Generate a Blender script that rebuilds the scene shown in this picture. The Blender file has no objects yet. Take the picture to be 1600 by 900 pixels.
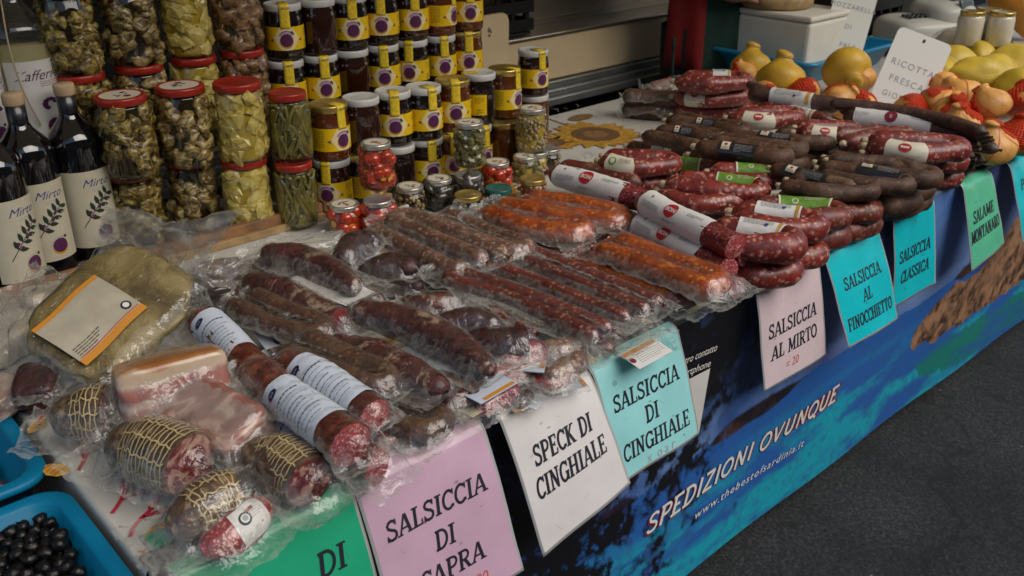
import bpy, bmesh, math, random
import numpy as np
from mathutils import Vector, Matrix, noise
R = math.radians
random.seed(7)
scene = bpy.context.scene
COL = scene.collection
# ------------------------------------------------------------------ camera, sky, sun, exposure
ZT = 0.72            # table top above the road
HC = 0.76            # eye above the table top
FPX, HZ = 1470.0, -254.0
PITCH = math.atan((450 - HZ) / FPX)
AX = math.atan((2599 - 800) / math.hypot(FPX, 450 - HZ))
FW = Vector((math.cos(AX), math.sin(AX), 0)); RT = Vector((math.sin(AX), -math.cos(AX), 0))
EYE = Vector((0, 0, ZT + HC))
cd = bpy.data.cameras.new('camera'); cam = bpy.data.objects.new('camera', cd); COL.objects.link(cam)
cam.location = EYE
cam.rotation_euler = (FW * math.cos(PITCH) - Vector((0, 0, math.sin(PITCH)))).to_track_quat('-Z', 'Y').to_euler()
cd.lens = FPX / 1600 * 36; cd.sensor_width = 36
cd.clip_start = 0.02; cd.clip_end = 500
cd.dof.use_dof = True; cd.dof.focus_distance = 1.55; cd.dof.aperture_fstop = 8.0
scene.camera = cam
SUN_EL, SUN_AZ = R(42), R(-72)      # sun direction: azimuth measured from +X towards +Y
w = bpy.data.worlds.new('World'); scene.world = w; w.use_nodes = True
nt = w.node_tree; bg = nt.nodes['Background']
sky = nt.nodes.new('ShaderNodeTexSky'); sky.sky_type = 'NISHITA'; sky.sun_disc = False
sky.sun_elevation = SUN_EL; sky.sun_rotation = R(90) - SUN_AZ
nt.links.new(sky.outputs[0], bg.inputs[0]); bg.inputs[1].default_value = 0.065
sl = bpy.data.lights.new('sun', 'SUN'); so = bpy.data.objects.new('sun', sl); COL.objects.link(so)
sl.energy = 1.6; sl.angle = R(56); sl.color = (1.0, 0.93, 0.82)
so.rotation_euler = Vector((math.cos(SUN_EL) * math.cos(SUN_AZ), math.cos(SUN_EL) * math.sin(SUN_AZ), math.sin(SUN_EL))).to_track_quat('Z', 'Y').to_euler()
so.location = (3, -4, 8)
vs = scene.view_settings
vs.view_transform = 'Standard'; vs.look = 'None'; vs.exposure = 1.04; vs.gamma = 1.0; vs.use_curve_mapping = False
vs.use_white_balance = True; vs.white_balance_temperature = 6500
cy = scene.cycles
cy.max_bounces = 8; cy.diffuse_bounces = 3; cy.glossy_bounces = 3; cy.transparent_max_bounces = 24
cy.use_denoising = True; cy.caustics_reflective = False; cy.caustics_refractive = False; cy.sample_clamp_indirect = 4

# ------------------------------------------------------------------ points measured on the photograph
def ray(x, y):
    u = (x - 800) / FPX; v = (y - 450) / FPX
    f = math.cos(PITCH) - v * math.sin(PITCH); d = math.sin(PITCH) + v * math.cos(PITCH)
    return FW * f + RT * u - Vector((0, 0, d))
def P(x, y, z=0.0):
    r = ray(x, y); return EYE + r * ((HC - z) / -r.z)
def PY(x, y, Y):
    r = ray(x, y); return EYE + r * (Y / r.y)
def PX(x, y, X):
    r = ray(x, y); return EYE + r * (X / r.x)

# ------------------------------------------------------------------ mesh helpers
CH = {}
class MB:
    def __init__(s): s.v = []; s.f = []; s.m = []
    def add(s, vs, fs, m=0):
        b = len(s.v); s.v += [tuple(p) for p in vs]
        s.f += [tuple(b + i for i in f) for f in fs]; s.m += [m] * len(fs)
    def box(s, c, d, m=0, rot=0.0):
        x, y, z = d[0] / 2, d[1] / 2, d[2] / 2; co, si = math.cos(rot), math.sin(rot)
        vs = []
        for a, b, e in ((-1,-1,-1),(1,-1,-1),(1,1,-1),(-1,1,-1),(-1,-1,1),(1,-1,1),(1,1,1),(-1,1,1)):
            px, py = a * x, b * y
            vs.append((c[0] + px * co - py * si, c[1] + px * si + py * co, c[2] + e * z))
        s.add(vs, [(0,3,2,1),(4,5,6,7),(0,1,5,4),(1,2,6,5),(2,3,7,6),(3,0,4,7)], m)
    def lathe(s, prof, n=24, m=0, c=(0,0,0), flute=0.0):
        vs = []; fs = []
        for r, z in prof:
            for k in range(n):
                a = 2 * math.pi * k / n; vs.append((c[0] + r * math.cos(a), c[1] + r * math.sin(a), c[2] + z))
        for i in range(len(prof) - 1):
            for k in range(n):
                fs.append((i*n+k, i*n+(k+1) % n, (i+1)*n+(k+1) % n, (i+1)*n+k))
        if prof[0][0] > 1e-5: fs.append(tuple(reversed(range(n))))
        if prof[-1][0] > 1e-5: fs.append(tuple((len(prof)-1)*n + k for k in range(n)))
        s.add(vs, fs, m)
    def grid(s, pts, m=0):      # pts: rows of points
        nr, nc = len(pts), len(pts[0])
        s.add([p for r in pts for p in r], [(i*nc+j, i*nc+j+1, (i+1)*nc+j+1, (i+1)*nc+j) for i in range(nr-1) for j in range(nc-1)], m)

def build(name, mb, mats, parent=None, smooth=True, local=False, bevel=0.0, solid=0.0, sub=0):
    me = bpy.data.meshes.new(name)
    o0 = Vector((0,0,0)) if (parent is None or local) else parent_loc(parent)
    me.from_pydata([(p[0]-o0.x, p[1]-o0.y, p[2]-o0.z) for p in mb.v], [], mb.f)
    if not isinstance(mats, (list, tuple)): mats = [mats]
    for m in mats: me.materials.append(m)
    if len(mats) > 1: me.polygons.foreach_set('material_index', mb.m)
    me.polygons.foreach_set('use_smooth', [smooth] * len(mb.f))
    me.update()
    o = bpy.data.objects.new(name, me); COL.objects.link(o)
    if parent is not None:
        o.parent = parent; CH.setdefault(parent.name, []).append(o)
    if sub:
        md = o.modifiers.new('sub', 'SUBSURF'); md.levels = sub; md.render_levels = sub
    if bevel:
        md = o.modifiers.new('bevel', 'BEVEL'); md.width = bevel; md.segments = 2; md.limit_method = 'ANGLE'; md.angle_limit = R(40)
    if solid:
        md = o.modifiers.new('solid', 'SOLIDIFY'); md.thickness = solid; md.offset = 0
    return o
def parent_loc(p):
    l = Vector((0,0,0))
    while p is not None: l += p.location; p = p.parent
    return l
def tag(o, label=None, cat=None, group=None, kind=None):
    if label: o['label'] = label
    if cat: o['category'] = cat
    if group: o['group'] = group
    if kind: o['kind'] = kind
    return o
def thing(name, label, cat, loc=(0,0,0), group=None, rz=0.0):
    o = bpy.data.objects.new(name, None); o.empty_display_size = 0.02; COL.objects.link(o)
    o.location = loc; o.rotation_euler = (0, 0, rz)
    return tag(o, label, cat, group)
def copy_tree(o, parent=None):
    c = o.copy(); COL.objects.link(c); c.parent = parent
    for ch in CH.get(o.name, ()): copy_tree(ch, c)
    return c
def dup(root, loc, rz, label, group=None):
    c = copy_tree(root); c.location = loc; c.rotation_euler = (0, 0, rz); c['label'] = label
    if group: c['group'] = group
    return c

def catmull(pts, step):
    pts = [Vector(p) for p in pts]
    if len(pts) == 2: pts = [pts[0], (pts[0]+pts[1])/2, pts[1]]
    q = [2*pts[0]-pts[1]] + pts + [2*pts[-1]-pts[-2]]
    out = []; par = []
    for i in range(1, len(q)-2):
        p0, p1, p2, p3 = q[i-1:i+3]
        n = max(2, int((p2-p1).length / step))
        for k in range(n):
            t = k / n
            out.append(0.5*((2*p1) + (p2-p0)*t + (2*p0-5*p1+4*p2-p3)*t*t + (3*p1-p0-3*p2+p3)*t**3)); par.append((i-1+t))
    out.append(pts[-1].copy()); par.append(len(pts)-1)
    return out, par

class Tube:
    """centre line with frames; at(s, t) is the surface point s metres along and t metres round from the top"""
    def __init__(s, pts, r, step=None):
        rs = r if isinstance(r, (list, tuple)) else [r]*len(pts)
        r0 = max(rs); s.p, par = catmull(pts, step or r0*0.35)
        if len(pts) == 2: par = [x/2 for x in par]
        s.r = []
        for x in par:
            i = min(int(x), len(rs)-2); f = x-i; f = f*f*(3-2*f); s.r.append(rs[i]*(1-f)+rs[i+1]*f)
        s.frames()
    def frames(s):
        n = len(s.p); s.T = []; s.S = []; s.U = []; s.s = [0.0]
        for i in range(n):
            t = (s.p[min(i+1, n-1)]-s.p[max(i-1, 0)]).normalized()
            sd = t.cross(Vector((0,0,1)))
            if sd.length < 1e-4: sd = Vector((1,0,0))
            sd.normalize(); s.T.append(t); s.S.append(sd); s.U.append(sd.cross(t))
            if i: s.s.append(s.s[-1]+(s.p[i]-s.p[i-1]).length)
        s.L = s.s[-1]
    def at(s, d, t, off=0.0, scale=1.0):
        d = min(max(d, 0), s.L); import bisect
        i = min(max(bisect.bisect_right(s.s, d)-1, 0), len(s.p)-2); f = (d-s.s[i])/max(1e-9, s.s[i+1]-s.s[i])
        c = s.p[i].lerp(s.p[i+1], f); S = s.S[i].lerp(s.S[i+1], f); U = s.U[i].lerp(s.U[i+1], f)
        rr = (s.r[i]*(1-f)+s.r[i+1]*f)*scale+off; a = t/rr
        return c + (S*math.sin(a)+U*math.cos(a))*rr
    def mesh(s, mb, n=16, cap=('round','round'), amp=0.03, m=0, mcap=1, seed=0.0, wr=0.0):
        rings = []
        def ring(c, S, U, rr):
            out = []
            for k in range(n):
                a = 2*math.pi*k/n; d = S*math.sin(a)+U*math.cos(a)
                q = (c + d*rr)*22 + Vector((seed*3.1, seed, 0))
                e = 1 + amp*(noise.noise(q*0.6)*1.4+noise.noise(q*2)*0.8)
                if wr: e += wr*noise.noise((c+d*rr)*Vector((1,1,1)).length*60+Vector((seed,0,0)))
                out.append(c + d*rr*e)
            rings.append(out)
        c0, r0, T0 = s.p[0], s.r[0], s.T[0]; c1, r1, T1 = s.p[-1], s.r[-1], s.T[-1]
        ph = [75, 50, 25]
        if cap[0] == 'round':
            for a in ph: ring(c0 - T0*r0*math.sin(R(a)), s.S[0], s.U[0], r0*math.cos(R(a)))
        elif cap[0] == 'nip':
            for d, k in ((1.5,.30),(1.25,.2),(1.05,.22),(.8,.5),(.45,.8)): ring(c0 - T0*r0*d, s.S[0], s.U[0], r0*k)
        for i in range(len(s.p)): ring(s.p[i], s.S[i], s.U[i], s.r[i])
        if cap[1] == 'round':
            for a in reversed(ph): ring(c1 + T1*r1*math.sin(R(a)), s.S[-1], s.U[-1], r1*math.cos(R(a)))
        elif cap[1] == 'nip':
            for d, k in ((.45,.8),(.8,.5),(1.05,.22),(1.25,.2),(1.5,.30)): ring(c1 + T1*r1*d, s.S[-1], s.U[-1], r1*k)
        b = len(mb.v)
        mb.v += [tuple(p) for rg in rings for p in rg]
        for i in range(len(rings)-1):
            for k in range(n):
                mb.f.append((b+i*n+k, b+(i+1)*n+k, b+(i+1)*n+(k+1)%n, b+i*n+(k+1)%n)); mb.m.append(m)
        for e, rg in ((0, 0), (1, len(rings)-1)):
            fl = cap[e] == 'flat'
            if fl:      # separate flat face with a slightly rounded rim
                q = rings[rg]; c = sum(q, Vector((0,0,0)))/n; T = (-s.T[0] if e == 0 else s.T[-1])
                inner = [c + (p-c)*0.93 + T*0.0012 for p in q]
                bb = len(mb.v); mb.v += [tuple(p) for p in q+inner]
                for k in range(n):
                    f = (bb+k, bb+(k+1)%n, bb+n+(k+1)%n, bb+n+k); mb.f.append(f if e else tuple(reversed(f))); mb.m.append(m)
                f = tuple(bb+n+k for k in range(n)); mb.f.append(f if e else tuple(reversed(f))); mb.m.append(mcap)
            else:
                f = tuple(b+rg*n+k for k in range(n)); mb.f.append(f if e else tuple(reversed(f))); mb.m.append(m)

# 2-D ornament mapped on a surface: fn(x, y, layer) -> point
def ribbon(mb, pts, wd, fn, m=0, lay=0, maxl=None):
    if maxl:
        q = [pts[0]]
        for a, b in zip(pts, pts[1:]):
            n = max(1, int(math.hypot(b[0]-a[0], b[1]-a[1])/maxl))
            q += [(a[0]+(b[0]-a[0])*k/n, a[1]+(b[1]-a[1])*k/n) for k in range(1, n+1)]
        pts = q
    n = len(pts); L = []; Rr = []
    for i in range(n):
        a = pts[max(i-1, 0)]; b = pts[min(i+1, n-1)]
        dx, dy = b[0]-a[0], b[1]-a[1]; l = math.hypot(dx, dy) or 1; nx, ny = -dy/l*wd/2, dx/l*wd/2
        L.append(fn(pts[i][0]+nx, pts[i][1]+ny, lay)); Rr.append(fn(pts[i][0]-nx, pts[i][1]-ny, lay))
    mb.add(L+Rr, [(i, n+i, n+i+1, i+1) for i in range(n-1)], m)
def disc2(mb, cx, cy, r, fn, m=0, lay=0, n=20, a0=0, a1=360, ry=None):
    ry = ry or r; full = a1-a0 >= 360
    k = n if full else n+1
    ps = [(cx+r*math.cos(R(a0+(a1-a0)*i/n)), cy+ry*math.sin(R(a0+(a1-a0)*i/n))) for i in range(k)]
    rings = [[fn(cx+(x-cx)*q, cy+(y-cy)*q, lay) for x, y in ps] for q in (0.5, 1.0)]
    c = fn(cx, cy, lay)
    fs = [(0, 1+i, 1+(i+1) % k) for i in range(k if full else k-1)]
    fs += [(1+i, 1+k+i, 1+k+(i+1) % k, 1+(i+1) % k) for i in range(k if full else k-1)]
    mb.add([c]+rings[0]+rings[1], fs, m)
def rect2(mb, x0, y0, x1, y1, fn, m=0, lay=0, nx=4, ny=4):
    mb.grid([[fn(x0+(x1-x0)*j/nx, y0+(y1-y0)*i/ny, lay) for j in range(nx+1)] for i in range(ny+1)], m)
def poly2(mb, pts, fn, m=0, lay=0):
    mb.add([fn(x, y, lay) for x, y in pts], [tuple(range(len(pts)))], m)

# ------------------------------------------------------------------ slab-serif capitals as strokes
def arc(cx, cy, rx, ry, a0, a1, n=9): return [(cx+rx*math.cos(R(a0+(a1-a0)*i/n)), cy+ry*math.sin(R(a0+(a1-a0)*i/n))) for i in range(n+1)]
V, Hh, SR = .18, .10, .09
def serif(x, y, l=.19): return (SR, [(x-l, y), (x+l, y)])
G = {
 'A': (.86, [(.11, [(.12,.06),(.42,.98)]), (V, [(.44,.98),(.72,.06)]), (Hh, [(.2,.32),(.62,.32)]), serif(.1,.045,.16), serif(.74,.045,.18)]),
 'B': (.74, [(V, [(.2,0),(.2,1)]), (.13, [(.1,.95)]+arc(.38,.73,.22,.22,90,-90)+[(.2,.51)]), (.14, [(.2,.51)]+arc(.4,.27,.25,.22,90,-90)+[(.08,.05)])]),
 'C': (.76, [(.15, arc(.42,.5,.31,.45,42,318,16)), (.08, [(.69,.68),(.69,.98)]), (.08, [(.69,.08),(.69,.24)])]),
 'D': (.82, [(V, [(.2,0),(.2,1)]), (.14, [(.05,.95)]+arc(.36,.5,.36,.45,90,-90,14)+[(.05,.05)])]),
 'E': (.72, [(V, [(.2,0),(.2,1)]), (Hh, [(.05,.95),(.64,.95)]), (Hh, [(.2,.51),(.5,.51)]), (Hh, [(.05,.05),(.66,.05)]), (.08, [(.62,.95),(.62,.74)]), (.08, [(.64,.05),(.64,.28)]), (.07, [(.5,.4),(.5,.62)])]),
 'F': (.68, [(V, [(.2,0),(.2,1)]), (Hh, [(.05,.95),(.62,.95)]), (Hh, [(.2,.5),(.5,.5)]), (.08, [(.6,.95),(.6,.72)]), (.07, [(.5,.39),(.5,.61)]), serif(.2,.045)]),
 'G': (.82, [(.15, arc(.42,.5,.31,.45,42,325,16)), (.08, [(.69,.68),(.69,.98)]), (V, [(.68,.02),(.68,.42)]), (SR, [(.5,.44),(.82,.44)])]),
 'H': (.9, [(V, [(.2,0),(.2,1)]), (V, [(.7,0),(.7,1)]), (Hh, [(.2,.5),(.7,.5)]), serif(.2,.045), serif(.2,.955), serif(.7,.045), serif(.7,.955)]),
 'I': (.44, [(V, [(.22,0),(.22,1)]), serif(.22,.045), serif(.22,.955)]),
 'K': (.86, [(V, [(.2,0),(.2,1)]), (.11, [(.24,.45),(.64,.95)]), (V, [(.36,.55),(.7,.05)]), serif(.2,.045), serif(.2,.955), serif(.66,.955,.16), serif(.72,.045,.16)]),
 'L': (.68, [(V, [(.2,0),(.2,1)]), (Hh, [(.03,.05),(.62,.05)]), (.08, [(.6,.05),(.6,.3)]), serif(.2,.955)]),
 'M': (1.06, [(.12, [(.18,0),(.18,1)]), (V, [(.2,.97),(.52,.12)]), (.11, [(.52,.12),(.82,.97)]), (V, [(.85,0),(.85,1)]), serif(.18,.045,.16), serif(.85,.045), serif(.14,.955,.14), serif(.9,.955,.14)]),
 'N': (.9, [(.12, [(.2,0),(.2,1)]), (V, [(.2,.97),(.7,.04)]), (.12, [(.7,0),(.7,1)]), serif(.2,.045,.17), serif(.14,.955,.14), serif(.7,.955,.17)]),
 'O': (.84, [(.16, arc(.42,.5,.32,.44,90,450,22))]),
 'P': (.74, [(V, [(.2,0),(.2,1)]), (.13, [(.05,.95)]+arc(.4,.71,.25,.24,90,-90)+[(.2,.47)]), serif(.2,.045)]),
 'Q': (.86, [(.16, arc(.42,.5,.32,.44,90,450,22)), (.13, [(.42,.2),(.8,-.12)])]),
 'R': (.84, [(V, [(.2,0),(.2,1)]), (.13, [(.05,.95)]+arc(.4,.72,.25,.23,90,-90)+[(.2,.49)]), (V, [(.42,.48),(.68,.05)]), serif(.2,.045), serif(.72,.045,.14)]),
 'S': (.7, [(.15, [(.58,.78),(.52,.9),(.36,.95),(.2,.91),(.12,.78),(.16,.64),(.32,.54),(.48,.46),(.59,.34),(.59,.19),(.5,.08),(.34,.05),(.18,.09),(.1,.22)]), (.07, [(.59,.7),(.59,.98)]), (.07, [(.09,.02),(.09,.32)])]),
 'T': (.78, [(V, [(.39,0),(.39,1)]), (Hh, [(.06,.95),(.72,.95)]), (.08, [(.07,.97),(.07,.72)]), (.08, [(.71,.97),(.71,.72)]), serif(.39,.045)]),
 'U': (.88, [(V, [(.2,1),(.2,.4)]+arc(.44,.34,.24,.29,180,360)+[(.68,1)]), serif(.2,.955), serif(.68,.955)]),
 'V': (.84, [(V, [(.12,.97),(.42,.04)]), (.12, [(.42,.04),(.72,.97)])]),
 'Z': (.7, [(Hh, [(.08,.95),(.62,.95)]), (.16, [(.6,.95),(.1,.05)]), (Hh, [(.06,.05),(.64,.05)])]),
 ' ': (.4, []),
}
def slab_text(mb, txt, cx, cy, h, fn, m=0, lay=1, shear=.16, wscale=1.0, maxw=None, sans=0.0):
    W = sum(G[c][0] for c in txt)*h*wscale
    if maxw and W > maxw: wscale *= maxw/W; W = maxw
    x = cx - W/2; k = 0
    for c in txt:
        gw, st = G[c]
        for sw, pts in st:
            k = (k+1) % 6
            if sans:
                if sw < .095: continue
                sw = max(sw, .15)*sans
            q = [(x+(px*wscale+py*shear-shear/2)*h, cy+(py-.5)*h) for px, py in pts]
            ribbon(mb, q, sw*h, fn, m, lay+k*0.05)
        x += gw*h*wscale
def font_text(mb, txt, h, fn, m=0, lay=1, cx=0, cy=0, shear=0.0, bold=0.0, align='CENTER', space=1.0, wscale=1.0, rot=0.0):
    cu = bpy.data.curves.new('t', 'FONT'); cu.body = txt; cu.size = 1; cu.align_x = align; cu.shear = shear; cu.offset = bold; cu.space_character = space; cu.resolution_u = 3
    o = bpy.data.objects.new('t', cu); COL.objects.link(o)
    dg = bpy.context.evaluated_depsgraph_get(); me = o.evaluated_get(dg).to_mesh()
    co, si = math.cos(rot), math.sin(rot); k = h/0.72
    def tr(v):
        x, y = v.co.x*k*wscale, (v.co.y-.36)*k
        return fn(cx+x*co-y*si, cy+x*si+y*co, lay)
    mb.add([tr(v) for v in me.vertices], [tuple(p.vertices) for p in me.polygons], m)
    o.evaluated_get(dg).to_mesh_clear(); bpy.data.objects.remove(o); bpy.data.curves.remove(cu)
# ------------------------------------------------------------------ materials
M = {}
def new(name):
    m = bpy.data.materials.new(name); m.use_nodes = True; nt = m.node_tree
    b = nt.nodes['Principled BSDF']; M[name] = m; return m, nt, b
def lin(c): return (c[0], c[1], c[2], 1)
def plain(name, col, rough=.5, metal=0.0, spec=.5, coat=0.0, var=0.0, vs=30, bump=0.0, bs=200, trans=0.0):
    m, nt, b = new(name); b.inputs['Base Color'].default_value = lin(col); b.inputs['Roughness'].default_value = rough
    b.inputs['Metallic'].default_value = metal; b.inputs['Specular IOR Level'].default_value = spec
    b.inputs['Coat Weight'].default_value = coat; b.inputs['Coat Roughness'].default_value = .04
    N = nt.nodes.new; Lk = nt.links.new
    if var or bump: vec = coords(nt)
    if var:
        n = N('ShaderNodeTexNoise'); n.inputs['Scale'].default_value = vs; n.inputs['Detail'].default_value = 6; Lk(vec, n.inputs[0])
        mr = N('ShaderNodeMapRange'); mr.inputs[3].default_value = 1-var; mr.inputs[4].default_value = 1+var*.6; mr.inputs[1].default_value = .3; mr.inputs[2].default_value = .7
        mx = N('ShaderNodeMix'); mx.data_type = 'RGBA'; mx.blend_type = 'MULTIPLY'; mx.inputs[0].default_value = 1; mx.inputs[6].default_value = lin(col)
        Lk(n.outputs[0], mr.inputs[0]); Lk(mr.outputs[0], mx.inputs[7]); Lk(mx.outputs[2], b.inputs['Base Color'])
    if bump:
        n = N('ShaderNodeTexNoise'); n.inputs['Scale'].default_value = bs; n.inputs['Detail'].default_value = 4; Lk(vec, n.inputs[0])
        bp = N('ShaderNodeBump'); bp.inputs['Strength'].default_value = bump; bp.inputs['Distance'].default_value = .002
        Lk(n.outputs[0], bp.inputs['Height']); Lk(bp.outputs[0], b.inputs['Normal'])
    return m
def coords(nt):
    tc = nt.nodes.new('ShaderNodeTexCoord'); oi = nt.nodes.new('ShaderNodeObjectInfo')
    mu = nt.nodes.new('ShaderNodeMath'); mu.operation = 'MULTIPLY'; mu.inputs[1].default_value = 7.0
    nt.links.new(oi.outputs['Random'], mu.inputs[0])
    ad = nt.nodes.new('ShaderNodeVectorMath'); ad.operation = 'ADD'
    nt.links.new(tc.outputs['Object'], ad.inputs[0]); nt.links.new(mu.outputs[0], ad.inputs[1])
    return ad.outputs[0]
def nz(nt, vec, scale, detail=4, rough=.55, dist=0.0):
    n = nt.nodes.new('ShaderNodeTexNoise'); n.inputs['Scale'].default_value = scale; n.inputs['Detail'].default_value = detail
    n.inputs['Roughness'].default_value = rough; n.inputs['Distortion'].default_value = dist; nt.links.new(vec, n.inputs[0]); return n.outputs[0]
def ramp(nt, fac, stops):
    r = nt.nodes.new('ShaderNodeValToRGB'); e = r.color_ramp.elements
    while len(e) < len(stops): e.new(0.5)
    for k, (p, c) in enumerate(stops): e[k].position = p; e[k].color = lin(c) if not isinstance(c, (int, float)) else (c, c, c, 1)
    nt.links.new(fac, r.inputs[0]); return r.outputs[0]
def mix(nt, fac, a, b, mode='MIX'):
    mx = nt.nodes.new('ShaderNodeMix'); mx.data_type = 'RGBA'; mx.blend_type = mode
    for sock, v in ((mx.inputs[0], fac), (mx.inputs[6], a), (mx.inputs[7], b)):
        if hasattr(v, 'is_linked'): nt.links.new(v, sock)
        elif isinstance(v, (int, float)): sock.default_value = v
        else: sock.default_value = lin(v)
    return mx.outputs[2]
def bumpn(nt, b, h, s, d=.002):
    bp = nt.nodes.new('ShaderNodeBump'); bp.inputs['Strength'].default_value = s; bp.inputs['Distance'].default_value = d
    nt.links.new(h, bp.inputs['Height']); nt.links.new(bp.outputs[0], b.inputs['Normal'])
def scaled(nt, vec, sc):
    v = nt.nodes.new('ShaderNodeVectorMath'); v.operation = 'MULTIPLY'; v.inputs[1].default_value = sc; nt.links.new(vec, v.inputs[0]); return v.outputs[0]

def sausage(name, ca, cb, fat, fsize=90, fth=.6, fsoft=.1, bloom=None, bth=.55, rough=.38, coat=.2, bump=.35, wrinkle=0.0, grain=.85):
    m, nt, b = new(name); v = coords(nt)
    base = mix(nt, ramp(nt, nz(nt, v, 28, 5), [(.35, 0), (.65, 1)]), ca, cb)
    vo = nt.nodes.new('ShaderNodeTexVoronoi'); vo.inputs['Scale'].default_value = fsize
    ds = nt.nodes.new('ShaderNodeVectorMath'); ds.operation = 'ADD'
    nn = nt.nodes.new('ShaderNodeTexNoise'); nn.inputs['Scale'].default_value = fsize*1.2; nt.links.new(v, nn.inputs[0])
    sc = nt.nodes.new('ShaderNodeVectorMath'); sc.operation = 'SCALE'; sc.inputs['Scale'].default_value = .9/fsize; nt.links.new(nn.outputs['Color'], sc.inputs[0])
    nt.links.new(v, ds.inputs[0]); nt.links.new(sc.outputs[0], ds.inputs[1]); nt.links.new(ds.outputs[0], vo.inputs[0])
    sep = nt.nodes.new('ShaderNodeSeparateColor'); nt.links.new(vo.outputs['Color'], sep.inputs[0])
    pick = ramp(nt, sep.outputs[0], [(fth, 0), (fth+.06, 1)])
    near = ramp(nt, vo.outputs['Distance'], [(.25, 1), (.25+fsoft+.2, 0)])
    mu = nt.nodes.new('ShaderNodeMath'); mu.operation = 'MULTIPLY'; nt.links.new(pick, mu.inputs[0]); nt.links.new(near, mu.inputs[1])
    col = mix(nt, mu.outputs[0], base, fat)
    if bloom:
        f = ramp(nt, nz(nt, v, 16, 8, .68), [(bth, 0), (bth+.16, .85)])
        col = mix(nt, f, col, bloom)
    gr = ramp(nt, nz(nt, v, 120, 7, .72, .8), [(.34, .42), (.5, .95), (.66, 1.55)])
    col = mix(nt, grain, col, mix(nt, 1.0, col, gr, 'MULTIPLY'))
    nt.links.new(col, b.inputs['Base Color']); b.inputs['Roughness'].default_value = rough
    b.inputs['Coat Weight'].default_value = coat; b.inputs['Coat Roughness'].default_value = .18
    h = nz(nt, v, 95, 5, .6)
    if wrinkle:
        h2 = nz(nt, scaled(nt, v, (1, 1, 1)), 260, 3, .6, 1.5)
        h = mix(nt, wrinkle, h, h2)
    bumpn(nt, b, h, bump); return m
sausage('red_sausage', (.25,.030,.021), (.13,.016,.012), (.50,.22,.16), 112, .58, .14, (.22,.07,.05), .58, rough=.40, coat=.2, bump=.6, wrinkle=.35)
sausage('dull_red_sausage', (.18,.028,.017), (.085,.016,.010), (.36,.16,.10), 115, .6, .14, (.17,.085,.055), .54, rough=.45, coat=.12, bump=.7, wrinkle=.4)
sausage('brown_sausage', (.098,.036,.014), (.038,.015,.007), (.16,.08,.045), 150, .74, .15, (.16,.095,.05), .52, rough=.6, coat=.0, bump=.8, wrinkle=.5)
sausage('dark_stick', (.095,.040,.026), (.045,.021,.015), (.15,.08,.05), 110, .75, .15, (.17,.11,.075), .56, rough=.5, coat=.05)
sausage('paprika_sausage', (.44,.068,.003), (.21,.028,.002), (.58,.18,.02), 150, .72, .2, (.55,.19,.02), .57, rough=.28, coat=.4, wrinkle=.6)
sausage('goat_sausage', (.21,.092,.060), (.095,.042,.030), (.34,.22,.15), 130, .55, .2, (.30,.21,.145), .54, rough=.45, coat=.15, wrinkle=.7)
sausage('boar_sausage', (.16,.024,.017), (.085,.015,.012), (.33,.15,.10), 140, .66, .15, (.17,.08,.05), .64, rough=.35, coat=.25)
sausage('salami_red', (.19,.018,.020), (.125,.012,.014), (.40,.16,.15), 260, .62, .2, None, rough=.3, coat=.4)
sausage('salami_cut', (.34,.05,.05), (.26,.035,.04), (.55,.28,.25), 320, .5, .2, None, rough=.4, coat=.2)
sausage('smoked_salami', (.13,.026,.014), (.08,.015,.010), (.20,.06,.03), 60, .7, .3, (.17,.05,.025), .6, rough=.22, coat=.5)
def loin_mat(name, dark, mid, mould, lo=.50):
    m, nt, b = new(name); v = coords(nt)
    n1 = nz(nt, v, 19, 10, .78, 1.0); n2 = nz(nt, v, 48, 8, .7, 1.6); n3 = nz(nt, v, 140, 5, .7, .6)
    c = mix(nt, ramp(nt, n2, [(.38, 0), (.60, 1)]), dark, mid)
    c = mix(nt, ramp(nt, n1, [(lo, 0), (lo+.03, .6), (lo+.12, 1)]), c, mould)
    c = mix(nt, 1.0, c, ramp(nt, n3, [(.35, .4), (.5, 1.0), (.66, 1.6)]), 'MULTIPLY')
    nt.links.new(c, b.inputs['Base Color']); b.inputs['Roughness'].default_value = .38; b.inputs['Coat Weight'].default_value = .3; b.inputs['Coat Roughness'].default_value = .15
    bumpn(nt, b, mix(nt, .6, n1, n2), 1.8, .003)
loin_mat('cured_loin', (.024,.006,.006), (.10,.016,.012), (.36,.25,.17), .54)
loin_mat('dark_cured_meat', (.014,.004,.004), (.06,.010,.010), (.20,.12,.08), .62)
sausage('cut_red_meat', (.27,.018,.020), (.16,.010,.012), (.38,.10,.09), 30, .85, .3, None, rough=.25, coat=.5)
sausage('coppa_skin', (.13,.075,.036), (.05,.026,.015), (.26,.18,.10), 90, .6, .3, (.075,.032,.018), .5, rough=.45, coat=.2, bump=1.0)
def marbled():
    m, nt, b = new('marbled_cut'); v = coords(nt)
    n = nz(nt, v, 26, 5, .6, 2.2)
    c = ramp(nt, n, [(.40, (.10,.010,.012)), (.50, (.17,.020,.020)), (.55, (.34,.17,.13)), (.68, (.46,.31,.24))])
    nt.links.new(c, b.inputs['Base Color']); b.inputs['Roughness'].default_value = .25; b.inputs['Coat Weight'].default_value = .4
marbled()
def ham():
    m, nt, b = new('ham_rind'); v = coords(nt)
    c = ramp(nt, nz(nt, v, 12, 8, .65, .6), [(.36, (.05,.030,.008)), (.46, (.15,.105,.030)), (.55, (.26,.19,.065)), (.66, (.38,.29,.13))])
    nt.links.new(c, b.inputs['Base Color']); b.inputs['Roughness'].default_value = .35; b.inputs['Coat Weight'].default_value = .3
    bumpn(nt, b, nz(nt, v, 26, 7, .7, 1.0), 1.3, .006)
ham()
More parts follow.
